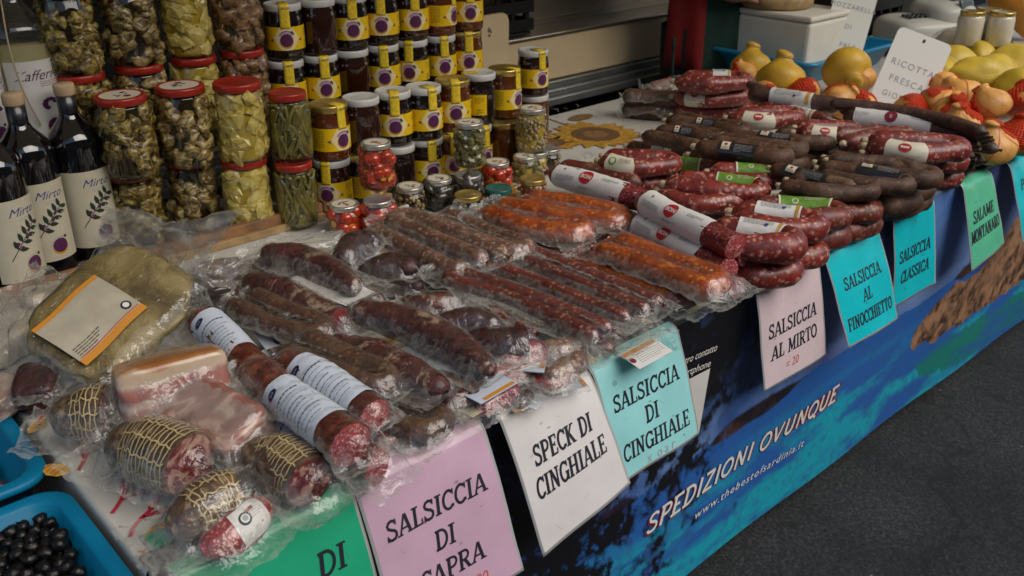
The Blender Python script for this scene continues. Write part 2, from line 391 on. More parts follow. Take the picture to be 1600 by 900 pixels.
def bacon():
    m, nt, b = new('pancetta'); tc = nt.nodes.new('ShaderNodeTexCoord'); sx = nt.nodes.new('ShaderNodeSeparateXYZ')
    nt.links.new(tc.outputs['UV'], sx.inputs[0]); v = coords(nt)
    n = nz(nt, v, 22, 4)
    ad = nt.nodes.new('ShaderNodeMath'); ad.operation = 'MULTIPLY_ADD'; ad.inputs[1].default_value = .34; nt.links.new(n, ad.inputs[0])
    sb = nt.nodes.new('ShaderNodeMath'); sb.operation = 'SUBTRACT'; sb.inputs[1].default_value = .17; nt.links.new(ad.outputs[0], sb.inputs[0]); nt.links.new(sx.outputs[1], ad.inputs[2])
    c = ramp(nt, sb.outputs[0], [(0, (.27,.10,.09)), (.26, (.33,.135,.12)), (.33, (.50,.37,.29)), (.38, (.50,.37,.29)), (.44, (.30,.115,.10)), (.62, (.35,.15,.125)), (.70, (.52,.40,.31)), (.86, (.46,.34,.22)), (.93, (.30,.12,.035)), (1, (.24,.09,.025))])
    nt.links.new(c, b.inputs['Base Color']); b.inputs['Roughness'].default_value = .28; b.inputs['Coat Weight'].default_value = .4
    bumpn(nt, b, nz(nt, v, 60, 4), .35)
bacon()
def pink():
    m, nt, b = new('bacon_pink'); v = coords(nt); c = ramp(nt, nz(nt, scaled(nt, v, (1, 1.6, 2.6)), 16, 4, .5, .5), [(.36, (.20,.075,.06)), (.5, (.30,.14,.11)), (.57, (.46,.32,.25)), (.68, (.27,.11,.085))])
    nt.links.new(c, b.inputs['Base Color']); b.inputs['Roughness'].default_value = .3; b.inputs['Coat Weight'].default_value = .4; bumpn(nt, b, nz(nt, v, 60, 4), .4)
pink()
def film(name, milky=.10, tint=(.93,.93,.91), rough=.12, gl=.55, col=(.75,.74,.70), edge=.4, crk=.30, f0=.034):
    m, nt, b = new(name); nt.nodes.remove(b); out = nt.nodes['Material Output']; v = coords(nt)
    tr = nt.nodes.new('ShaderNodeBsdfTransparent'); tr.inputs[0].default_value = lin(tint)
    gb = nt.nodes.new('ShaderNodeBsdfGlossy'); gb.inputs['Roughness'].default_value = rough; gb.inputs[0].default_value = (.9,.9,.9,1)
    df = nt.nodes.new('ShaderNodeBsdfDiffuse'); df.inputs[0].default_value = lin(col)
    tl = nt.nodes.new('ShaderNodeBsdfTranslucent'); tl.inputs[0].default_value = lin(col)
    ms = nt.nodes.new('ShaderNodeMixShader'); ms.inputs[0].default_value = .45
    nt.links.new(df.outputs[0], ms.inputs[1]); nt.links.new(tl.outputs[0], ms.inputs[2])
    bp = nt.nodes.new('ShaderNodeBump'); bp.inputs['Strength'].default_value = crk; bp.inputs['Distance'].default_value = .0022
    def crease(sc, dist, p):
        n = nz(nt, v, sc, 3, .5, dist); a = nt.nodes.new('ShaderNodeMath'); a.operation = 'SUBTRACT'; a.inputs[1].default_value = .5; nt.links.new(n, a.inputs[0])
        c = nt.nodes.new('ShaderNodeMath'); c.operation = 'ABSOLUTE'; nt.links.new(a.outputs[0], c.inputs[0])
        e = nt.nodes.new('ShaderNodeMath'); e.operation = 'MULTIPLY_ADD'; e.inputs[1].default_value = -13.0; e.inputs[2].default_value = 1.0; e.use_clamp = True; nt.links.new(c.outputs[0], e.inputs[0])
        q = nt.nodes.new('ShaderNodeMath'); q.operation = 'MULTIPLY'; q.inputs[1].default_value = p; nt.links.new(e.outputs[0], q.inputs[0]); return q.outputs[0]
    sm = nt.nodes.new('ShaderNodeMath'); sm.operation = 'ADD'; nt.links.new(crease(22, 1.2, 1.0), sm.inputs[0]); nt.links.new(crease(60, .8, .45), sm.inputs[1])
    s2 = nt.nodes.new('ShaderNodeMath'); s2.operation = 'MULTIPLY_ADD'; s2.inputs[1].default_value = .8; nt.links.new(nz(nt, v, 90, 3), s2.inputs[0]); nt.links.new(sm.outputs[0], s2.inputs[2])
    nt.links.new(s2.outputs[0], bp.inputs['Height']); nt.links.new(bp.outputs[0], gb.inputs['Normal'])
    lw = nt.nodes.new('ShaderNodeLayerWeight'); lw.inputs[0].default_value = .5
    pw = nt.nodes.new('ShaderNodeMath'); pw.operation = 'POWER'; pw.inputs[1].default_value = 2.5; nt.links.new(lw.outputs['Facing'], pw.inputs[0])
    mf = nt.nodes.new('ShaderNodeMapRange'); mf.inputs[3].default_value = milky; mf.inputs[4].default_value = edge; nt.links.new(pw.outputs[0], mf.inputs[0])
    wf = nt.nodes.new('ShaderNodeMath'); wf.operation = 'MULTIPLY'; nt.links.new(mf.outputs[0], wf.inputs[0])
    kf = nt.nodes.new('ShaderNodeMath'); kf.operation = 'MULTIPLY_ADD'; kf.inputs[1].default_value = 1.7 if milky < .2 else .35; kf.inputs[2].default_value = .55 if milky < .2 else .85; nt.links.new(sm.outputs[0], kf.inputs[0]); nt.links.new(kf.outputs[0], wf.inputs[1])
    m1 = nt.nodes.new('ShaderNodeMixShader'); nt.links.new(wf.outputs[0], m1.inputs[0]); nt.links.new(tr.outputs[0], m1.inputs[1]); nt.links.new(ms.outputs[0], m1.inputs[2])
    l2 = nt.nodes.new('ShaderNodeLayerWeight'); l2.inputs[0].default_value = .5; nt.links.new(bp.outputs[0], l2.inputs['Normal'])
    p2 = nt.nodes.new('ShaderNodeMath'); p2.operation = 'POWER'; p2.inputs[1].default_value = 4.5; nt.links.new(l2.outputs['Facing'], p2.inputs[0])
    fm = nt.nodes.new('ShaderNodeMapRange'); fm.inputs[3].default_value = f0*gl*2; fm.inputs[4].default_value = gl; nt.links.new(p2.outputs[0], fm.inputs[0])
    m2 = nt.nodes.new('ShaderNodeMixShader'); nt.links.new(fm.outputs[0], m2.inputs[0]); nt.links.new(m1.outputs[0], m2.inputs[1]); nt.links.new(gb.outputs[0], m2.inputs[2])
    nt.links.new(m2.outputs[0], out.inputs[0]); return m
film('vacuum_film', .006, (.985,.985,.975), .09, .8, edge=.10)
film('flange_film', .09, (.97,.97,.95), .09, .8, edge=.38)
film('crisp_film', .46, (.95,.95,.93), .12, .8, edge=.75, crk=.10)
film('film_seal', .24, (.95,.95,.93), .14, .6, edge=.5)
film('loose_film', .22, (.95,.95,.93), .12, .8, edge=.55, crk=.14)
film('glass', 0.0, (.97,.98,.96), .02, .8, edge=0.0, crk=0.0, f0=.028)
film('glass_clear_bottle', .02, (.95,.96,.92), .02, .9, edge=.05, crk=0.0)
film('net_film', .62, (.95,.45,.35), .3, .3, (.85,.085,.012), edge=.85, crk=.3)
def strandy(name, stops, sc=34):
    m, nt, b = new(name); v = coords(nt); n = nz(nt, scaled(nt, v, (1, 1, 1.6)), sc, 7, .66, 2.2)
    nt.links.new(ramp(nt, n, stops), b.inputs['Base Color']); b.inputs['Roughness'].default_value = .3; b.inputs['Coat Weight'].default_value = .6
    bumpn(nt, b, n, .8, .003); return m
def awn():
    m, nt, b = new('awning'); tl = nt.nodes.new('ShaderNodeBsdfTranslucent'); tl.inputs[0].default_value = (.75, .68, .55, 1); ms = nt.nodes.new('ShaderNodeMixShader'); ms.inputs[0].default_value = .5
    b.inputs['Base Color'].default_value = (.55, .50, .41, 1); b.inputs['Roughness'].default_value = .8
    nt.links.new(b.outputs[0], ms.inputs[1]); nt.links.new(tl.outputs[0], ms.inputs[2]); nt.links.new(ms.outputs[0], nt.nodes['Material Output'].inputs[0])
# plain surfaces
def asphalt():
    m, nt, b = new('asphalt'); v = coords(nt)
    c = ramp(nt, nz(nt, v, 2.2, 7, .66), [(.32, (.010,.0115,.012)), (.5, (.020,.022,.023)), (.68, (.036,.037,.037))])
    g = ramp(nt, nz(nt, v, 120, 4, .75), [(.36, .28), (.52, .95), (.66, 2.3)])
    c = mix(nt, 1.0, c, g, 'MULTIPLY')
    st = ramp(nt, nz(nt, v, 5.5, 5, .6, .8), [(.60, 0), (.67, .75)]); c = mix(nt, st, c, (.006, .0065, .007))
    vo = nt.nodes.new('ShaderNodeTexVoronoi'); vo.feature = 'DISTANCE_TO_EDGE'; vo.inputs['Scale'].default_value = .8
    dv = nt.nodes.new('ShaderNodeTexNoise'); dv.inputs['Scale'].default_value = 4; dv.inputs['Detail'].default_value = 6; nt.links.new(v, dv.inputs[0])
    sc = nt.nodes.new('ShaderNodeVectorMath'); sc.operation = 'SCALE'; sc.inputs['Scale'].default_value = .5; nt.links.new(dv.outputs['Color'], sc.inputs[0])
    av = nt.nodes.new('ShaderNodeVectorMath'); av.operation = 'ADD'; nt.links.new(v, av.inputs[0]); nt.links.new(sc.outputs[0], av.inputs[1]); nt.links.new(av.outputs[0], vo.inputs[0])
    c = mix(nt, ramp(nt, vo.outputs['Distance'], [(0.0, .8), (.010, 0)]), c, (.005, .005, .006))
    v2 = nt.nodes.new('ShaderNodeTexVoronoi'); v2.inputs['Scale'].default_value = 16; nt.links.new(v, v2.inputs[0]); sp = nt.nodes.new('ShaderNodeSeparateColor'); nt.links.new(v2.outputs['Color'], sp.inputs[0])
    mm = nt.nodes.new('ShaderNodeMath'); mm.operation = 'MULTIPLY'; nt.links.new(ramp(nt, v2.outputs['Distance'], [(.055, 1), (.075, 0)]), mm.inputs[0]); nt.links.new(ramp(nt, sp.outputs[0], [(.80, 0), (.82, 1)]), mm.inputs[1])
    c = mix(nt, mm.outputs[0], c, (.16, .15, .13))
    nt.links.new(c, b.inputs['Base Color']); b.inputs['Roughness'].default_value = .85
    bumpn(nt, b, nz(nt, v, 105, 4, .7), 1.0, .005)
asphalt()
plain('cloth_white', (.55,.53,.48), .5, var=.10, vs=14)
plain('coral_red', (.50,.025,.05), .5); plain('fish_yellow', (.62,.36,.04), .5, var=.4, vs=60); plain('fish_orange', (.5,.17,.02), .5)
plain('facade', (.24,.17,.10), .9, var=.2, vs=2); plain('window_dark', (.02,.025,.03), .15); plain('sun_yellow', (.52,.28,.04), .5, var=.5, vs=60); plain('sun_heart', (.16,.085,.035), .6, var=.4, vs=90); plain('stem_brown', (.25,.14,.06), .6, var=.4, vs=60)
plain('print_grey', (.32,.32,.30), .6)
plain('wood', (.30,.145,.06), .6, var=.4, vs=25, bump=.4, bs=120); plain('wood_dark', (.10,.06,.032), .7, var=.4, vs=20, bump=.3)
plain('wood_pale', (.42,.27,.12), .55, var=.35, vs=30, bump=.3)
plain('lid_red', (.34,.018,.008), .3, coat=.3, var=.1); plain('lid_white', (.62,.61,.57), .35, coat=.2, var=.08, vs=50); plain('lid_gold', (.62,.44,.13), .28, metal=.8, var=.15)
plain('lid_silver', (.62,.60,.55), .28, metal=.8, var=.12); plain('lid_green', (.01,.10,.085), .3, coat=.3)
plain('label_yellow', (.84,.53,.004), .45, var=.06); plain('label_pale', (.84,.71,.36), .45); plain('label_purple', (.10,.018,.085), .5, var=.5, vs=420); plain('label_lilac', (.50,.30,.42), .5)
plain('label_gold', (.60,.30,.01), .45); plain('tape_yellow', (.82,.58,.03), .4, var=.25, vs=160)
plain('ink', (.012,.012,.022), .5); plain('ink_grey', (.16,.16,.17), .6); plain('ink_pale', (.33,.33,.34), .6); plain('ink_blue', (.03,.05,.20), .5); plain('ink_red', (.55,.07,.05), .6); plain('ink_maroon', (.20,.012,.025), .5)
plain('leaf_green', (.02,.09,.03), .5); plain('leaf_dark', (.012,.035,.022), .5); plain('twig', (.10,.03,.05), .5)
plain('paper_white', (.66,.64,.60), .6, var=.05, vs=40); plain('paper_cream', (.64,.58,.44), .55, var=.06, vs=40); plain('bottle_paper', (.56,.51,.38), .55, var=.06, vs=40); plain('paper_green', (.12,.26,.02), .5, var=.3, vs=80); plain('paper_black', (.012,.012,.013), .3, coat=.3)
plain('paper_red', (.40,.014,.022), .45); plain('paper_blue_white', (.55,.60,.68), .5, var=.06, vs=30); plain('navy', (.01,.012,.06), .4); plain('label_under_film', (.40,.36,.27), .5, var=.15, vs=30); plain('paper_orange', (.55,.22,.02), .5); plain('card_cream', (.60,.52,.34), .6, var=.2, vs=20)
plain('sign_green', (.015,.37,.19), .38, coat=.45, var=.10, vs=12, bump=.25, bs=25); plain('sign_pink', (.56,.36,.47), .38, coat=.45, var=.10, vs=12, bump=.25, bs=25); plain('sign_white', (.70,.66,.64), .38, coat=.45, var=.10, vs=12, bump=.25, bs=25)
plain('sign_aqua', (.30,.66,.66), .38, coat=.45, var=.10, vs=12, bump=.25, bs=25); plain('sign_rose', (.67,.53,.54), .38, coat=.45, var=.10, vs=12, bump=.25, bs=25); plain('sign_turquoise', (.0,.50,.56), .35, coat=.25, var=.06, vs=20); plain('sign_mint', (.10,.50,.29), .38, coat=.45, var=.10, vs=12, bump=.25, bs=25)
film('sign_stain', .16, (.9,.9,.88), .4, .05, (.25,.23,.2), edge=.16, crk=0.0); plain('laminate_rim', (.42,.43,.42), .3, coat=.4)
plain('honey_dark', (.028,.008,.004), .08, coat=1.0); plain('honey_black', (.012,.006,.005), .08, coat=1.0); plain('honey_amber', (.11,.026,.005), .08, coat=1.0); plain('honey_light', (.20,.06,.008), .08, coat=1.0)
plain('oil_dark', (.022,.014,.003), .1, coat=1.0); plain('oil_yellow', (.42,.29,.03), .1, coat=1.0); plain('brine_green', (.08,.075,.014), .1, coat=1.0); plain('brine_red', (.30,.030,.008), .1, coat=1.0)
strandy('artichoke_dark', [(.34,(.012,.006,.001)),(.45,(.095,.054,.009)),(.54,(.32,.22,.040)),(.66,(.58,.46,.15))]); strandy('mushroom', [(.34,(.014,.007,.002)),(.44,(.11,.062,.015)),(.54,(.36,.25,.075)),(.66,(.60,.48,.22))])
strandy('artichoke_yellow', [(.3,(.24,.16,.015)),(.42,(.48,.35,.055)),(.56,(.66,.52,.15)),(.72,(.72,.62,.26))], 22); plain('bean_green', (.17,.14,.028), .3, var=.5, vs=40, coat=.5); strandy('chanterelle', [(.34,(.04,.018,.008)),(.45,(.17,.085,.035)),(.57,(.36,.20,.09)),(.72,(.50,.33,.17))])
plain('pepper_red', (.46,.035,.008), .2, var=.3, vs=60, coat=.6); plain('cheese_disc', (.70,.36,.04), .3, coat=.5); plain('olive_cube', (.17,.15,.05), .3, var=.4, vs=60, coat=.5); plain('pate', (.42,.31,.15), .4, var=.6, vs=220, coat=.6); plain('truffle_dark', (.045,.035,.02), .3, var=.5, vs=80, coat=.5); plain('jam_orange', (.33,.10,.015), .2, coat=.8)
plain('liquor_black', (.004,.0035,.005), .06, coat=1.0); plain('foil_black', (.010,.010,.012), .3, coat=.4); plain('cork_cap', (.52,.36,.21), .6, var=.15, vs=60); plain('liquor_yellow', (.36,.31,.16), .1, coat=.6)
plain('tub_blue', (.0,.15,.29), .45, coat=.0, spec=.3); plain('tray_blue', (.005,.22,.42), .35, coat=.2, var=.06)
plain('olive_black', (.005,.0045,.0045), .35, coat=.0, spec=.35, var=.4, vs=60, bump=1.2, bs=130); plain('olive_purple', (.035,.022,.028), .25, coat=.4, var=.6, vs=30)
plain('scamorza', (.62,.37,.030), .5, coat=.05, var=.30, vs=16, bump=.4, bs=60); plain('caciotta', (.60,.42,.038), .5, coat=.05, var=.30, vs=14, bump=.4, bs=50); plain('net_cheese', (.74,.38,.09), .5, coat=.05, var=.28, vs=18, bump=.4, bs=60); plain('net_red', (.72,.055,.012), .5, var=.3, vs=60)
plain('foam_white', (.74,.70,.60), .6, var=.06, vs=16, bump=.2, bs=400); plain('card_white', (.80,.79,.72), .4, coat=.15)
plain('register_grey', (.55,.54,.48), .4, var=.05); plain('register_dark', (.03,.04,.04), .3); plain('screen_grey', (.10,.12,.12), .2); plain('rubber', (.012,.012,.012), .7)
plain('milk', (.66,.61,.49), .15, coat=.9); plain('bread_white', (.62,.54,.43), .4, coat=.5, var=.15, vs=25)
plain('panel_cream', (.80,.63,.38), .45, var=.10, vs=4); plain('steel', (.50,.45,.36), .3, metal=.85, var=.12, vs=5); plain('aluminium', (.40,.41,.40), .4, metal=.8, var=.25, vs=7)
plain('crate_black', (.004,.004,.0045), .5); plain('dark_gap', (.006,.006,.006), .9); awn(); plain('pole_grey', (.3,.3,.3), .4, metal=.8)
plain('apron_red', (.26,.012,.010), .85, var=.25, vs=20); plain('apron_green', (.006,.035,.024), .85, var=.3, vs=20); plain('trousers', (.012,.012,.015), .85); plain('skin', (.30,.15,.09), .5); plain('hair', (.02,.013,.01), .5); plain('shoe', (.02,.02,.02), .5); plain('shirt', (.05,.05,.055), .85)
plain('string', (.45,.36,.22), .7); plain('net_string', (.52,.40,.19), .5, coat=.3); plain('rind_edge', (.30,.19,.07), .4, var=.3, vs=50)
plain('grey_box', (.17,.18,.17), .6, var=.1)
def attr_mat(name, rough=.4, coat=.2, bump=.1):
    m, nt, b = new(name); a = nt.nodes.new('ShaderNodeAttribute'); a.attribute_name = 'Col'
    nt.links.new(a.outputs[0], b.inputs['Base Color']); b.inputs['Roughness'].default_value = rough; b.inputs['Coat Weight'].default_value = coat
    v = coords(nt); bumpn(nt, b, nz(nt, v, 9, 3), bump, .01); return m
attr_mat('banner_print', .42, .1, .15)
# ------------------------------------------------------------------ builders
def fakelines(mb, fn, x0, x1, y0, n, dy, m, lay=1, th=.0009, rnd=None):
    rg = random.Random(int(abs(x0*1e5))+n)
    for i in range(n):
        xe = x1 if i < n-1 else x0+(x1-x0)*rg.uniform(.4, .8)
        x = x0
        while x < xe-.001:
            l = min(rg.uniform(.003, .010), xe-x); ribbon(mb, [(x, y0-i*dy), (x+l, y0-i*dy)], th, fn, m, lay, .004); x += l+.0014

def st_bon(mb, fn, L, r):        # white salami label with a red disc
    c = r*.62
    disc2(mb, -.004, c*.25, r*.66, fn, 2, 1, 22)
    font_text(mb, 'BON', r*.36, fn, 1, 2.2, -.004, c*.25, bold=.03)
    fakelines(mb, fn, -L*.44, -L*.18, -r*.15, 5, .0028, 4); fakelines(mb, fn, L*.2, L*.42, r*.5, 3, .003, 4)
    disc2(mb, -L*.36, r*.45, .003, fn, 4, 1, 10); fakelines(mb, fn, -.016, .02, -r*.78, 2, .003, 3)
st_bon.m = ('paper_white', 'paper_white', 'paper_red', 'ink', 'ink_grey')
def st_creamred(mb, fn, L, r):
    disc2(mb, 0, 0, r*.46, fn, 2, 1, 18); rect2(mb, -r*.3, -r*.09, r*.3, r*.11, fn, 0, 2, 3, 1); fakelines(mb, fn, -L*.4, L*.4, r*.95, 2, .0025, 4)
    fakelines(mb, fn, -L*.35, L*.35, -r*.75, 2, .0025, 4)
st_creamred.m = ('paper_cream', 'paper_cream', 'paper_red', 'ink', 'ink_pale')
def st_green(mb, fn, L, r):
    rect2(mb, -L*.5, -r*1.3, -L*.46, r*1.3, fn, 2, 1, 1, 8); rect2(mb, L*.46, -r*1.3, L*.5, r*1.3, fn, 2, 1, 1, 8)
    disc2(mb, -L*.18, -r*.35, r*.30, fn, 2, 1, 16); disc2(mb, -L*.18, -r*.35, r*.2, fn, 0, 2, 12); fakelines(mb, fn, 0, L*.38, r*.3, 4, .0032, 2)
st_green.m = ('paper_green', 'paper_green', 'paper_cream')
def st_creamgreen(mb, fn, L, r):
    disc2(mb, -L*.2, -r*.1, r*.45, fn, 2, 1, 18); disc2(mb, -L*.2, -r*.1, r*.3, fn, 0, 2, 14); fakelines(mb, fn, L*.02, L*.4, r*.4, 5, .003, 3)
st_creamgreen.m = ('paper_cream', 'paper_cream', 'paper_green', 'ink_grey')
def st_black(mb, fn, L, r):
    rect2(mb, -L*.42, -r*.35, -L*.2, r*.75, fn, 1, 1, 2, 4); disc2(mb, -L*.31, r*.3, r*.2, fn, 2, 2, 10); fakelines(mb, fn, -L*.4, -L*.22, -r*.1, 3, .003, 0, 2); fakelines(mb, fn, -L*.08, L*.4, r*.4, 6, .0034, 3)
st_black.m = ('paper_black', 'paper_cream', 'paper_red', 'ink_pale')
def st_white(mb, fn, L, r):
    fakelines(mb, fn, -L*.4, L*.25, r*.7, 8, .0030, 4); rect2(mb, L*.36, -r*.9, L*.44, r*.9, fn, 2, 1, 2, 6); disc2(mb, L*.1, -r*.1, r*.16, fn, 3, 2, 10)
st_white.m = ('paper_white', 'paper_white', 'sun_yellow', 'ink_blue', 'ink_grey')
def st_maroon(mb, fn, L, r):
    disc2(mb, 0, -r*.10, r*.52, fn, 2, 1, 22); font_text(mb, 'B', r*.30, fn, 1, 2.2, 0, -r*.1); fakelines(mb, fn, -L*.45, -L*.28, 0, 4, .003, 4); fakelines(mb, fn, L*.25, L*.45, r*.3, 4, .003, 4)
st_maroon.m = ('paper_white', 'paper_white', 'ink_maroon', 'ink', 'ink_pale')
def st_roundel(mb, fn, L, r):
    disc2(mb, -L*.2, r*.2, r*.30, fn, 3, 1, 18); disc2(mb, -L*.2, r*.2, r*.21, fn, 0, 2, 14); disc2(mb, -L*.2, r*.2, r*.14, fn, 4, 3, 12); fakelines(mb, fn, -L*.1, L*.4, r*.5, 5, .0032, 4)
st_roundel.m = ('paper_white', 'paper_white', 'paper_red', 'leaf_dark', 'ink_pale')
def st_navy(mb, fn, L, r):      # pale blue-white label with small print and an oval
    disc2(mb, -L*.36, -r*.15, .006, fn, 3, 1, 16, ry=.010); font_text(mb, 'Sarda', .0028, fn, 1, 2.2, -L*.36, -r*.15, rot=R(90))
    for k, x in enumerate((-.20,-.13,-.06,.02,.09,.16,.23,.30,.37)):
        n = random.Random(k).uniform(.5, 1.1)
        y = -r*n
        while y < r*n:
            ribbon(mb, [(L*x, y), (L*x, y+.005)], .0010 if k % 3 else .0022, fn, 4 if k % 4 else 2, 1, .003); y += .0064
st_navy.m = ('paper_blue_white', 'paper_blue_white', 'ink', 'navy', 'ink_grey')

def add_band(parent, tube, frac, L, style, tc=48, a0=-165, a1=165, k=1.035, name='label_band', sdir=None):
    sc = tube.L*frac; i = min(range(len(tube.p)), key=lambda j: abs(tube.s[j]-sc))
    view = (EYE-tube.p[i]); sg = 1.0 if tube.S[i].dot(view) > 0 else -1.0
    r = tube.r[i]
    mb = MB(); n = 26; m = max(4, int(L/.006))
    rows = []
    rg = random.Random(int(sc*1e4)+m)
    e0, e1 = rg.uniform(0, 6), rg.uniform(0, 6)
    for q in range(m+1):
        row = []
        for j in range(n+1):
            a = a0+(a1-a0)*j/n
            x = -L/2+L*q/m
            if q in (0, m): x += .0012*math.sin(a*.05+(e0 if q else e1))
            row.append(tube.at(sc+x, sg*R(a)*r*k, .0006+.0004*math.sin(a*.13+e0+x*200), k))
        rows.append(row)
    mb.grid(rows, 0)
    fn = lambda x, y, lay: tube.at(sc+sg*x, sg*(R(tc)*r*k-y), .0011+lay*.00035, k)
    style(mb, fn, L, r)
    return build(name, mb, [M[q] for q in style.m], parent)

SEED = [0]
def wpts(path, z):
    return [P(q[0], q[1], q[2] if len(q) > 2 else z) for q in path]
def sausage_thing(name, label, cat, path, z, r, mat, cap=('round', 'round'), bands=(), group=None, amp=.07, cutmat='salami_cut', nseg=16, wr=0.03, partname='casing', ties=False, vary=.09):
    pts = path if isinstance(path[0], Vector) else wpts(path, z); SEED[0] += 1
    if not isinstance(r, (list, tuple)) and vary:
        rv = random.Random(SEED[0]); r = [r*rv.uniform(1-vary, 1+vary) for _ in pts]
    rmax = max(r) if isinstance(r, (list, tuple)) else r
    zmin = min(p.z for p in pts)-rmax
    c = sum(pts, Vector((0,0,0)))/len(pts); c.z = zmin
    t = thing(name, label, cat, c, group)
    tb = Tube(pts, r); mb = MB(); tb.mesh(mb, nseg, cap, amp, seed=SEED[0], wr=wr)
    build(partname, mb, [M[mat], M[cutmat]], t)
    for b in bands:
        add_band(t, tb, b[0], b[1], b[2], **(b[3] if len(b) > 3 else {}))
    if ties:
        for e in (0, 1):
            if cap[e] == 'nip':
                mk = MB(); p = tb.p[0]-tb.T[0]*tb.r[0]*1.2 if e == 0 else tb.p[-1]+tb.T[-1]*tb.r[-1]*1.2
                T = tb.T[0] if e == 0 else tb.T[-1]
                k = Tube([p-T*.002, p+T*.002], tb.r[0]*.36); k.mesh(mk, 8, amp=.1)
                d = tb.S[0]*.012+Vector((0,0,-.004)); k = Tube([p, p+d*.6+T*.004, p+d], .0009, .004); k.mesh(mk, 5, amp=0)
                build('string_tie', mk, M['string'], t)
    t['_'] = 0; del t['_']
    return t, tb
def horseshoe(front, z, r, gap=2.1, back=None, seed=0):
    """front limb as traced on the photograph (open end first); the back limb lies tight behind it"""
    rv = random.Random(seed); f = wpts(front, z); d = (f[-1]-f[0]); d.z = 0; d.normalize(); n = Vector((-d.y, d.x, 0))
    if n.dot(f[0]-EYE) < 0: n = -n
    g = r*gap; e = f[-1]; c = e+n*g/2
    arc_ = [c+d*(g/2*math.sin(R(a)))*1.05-n*(g/2*math.cos(R(a))) for a in (45, 90, 135)]
    L = (f[-1]-f[0]).length; k = back or rv.uniform(.8, 1.05)
    bk = [e+n*g, e+n*g*rv.uniform(1.0, 1.06)-d*L*k*.5+Vector((0, 0, rv.uniform(-.003, .004))), e+n*g*rv.uniform(1.0, 1.18)-d*L*k]
    if len(f) == 2: f = [f[0], (f[0]+f[1])/2-n*r*rv.uniform(-.12, .2), f[1]]
    return f+arc_+bk
def tube_spheres(tb, step=2):
    return [(tb.p[i].x, tb.p[i].y, tb.p[i].z, tb.r[i]) for i in range(0, len(tb.p), step)]

def fbm_np(x, y, seed, octv=4, gain=.55):
    rg = np.random.RandomState(seed); T = rg.rand(64, 64); out = 0; amp = 1; tot = 0
    for o in range(octv):
        xi = np.floor(x).astype(int); yi = np.floor(y).astype(int); fx = x-xi; fy = y-yi
        fx = fx*fx*(3-2*fx); fy = fy*fy*(3-2*fy)
        a = T[xi % 64, yi % 64]; b = T[(xi+1) % 64, yi % 64]; c = T[xi % 64, (yi+1) % 64]; d = T[(xi+1) % 64, (yi+1) % 64]
        out = out+amp*((a*(1-fx)+b*fx)*(1-fy)+(c*(1-fx)+d*fx)*fy); tot += amp; amp *= gain; x = x*2.03+7.1; y = y*2.03+3.7
    return out/tot

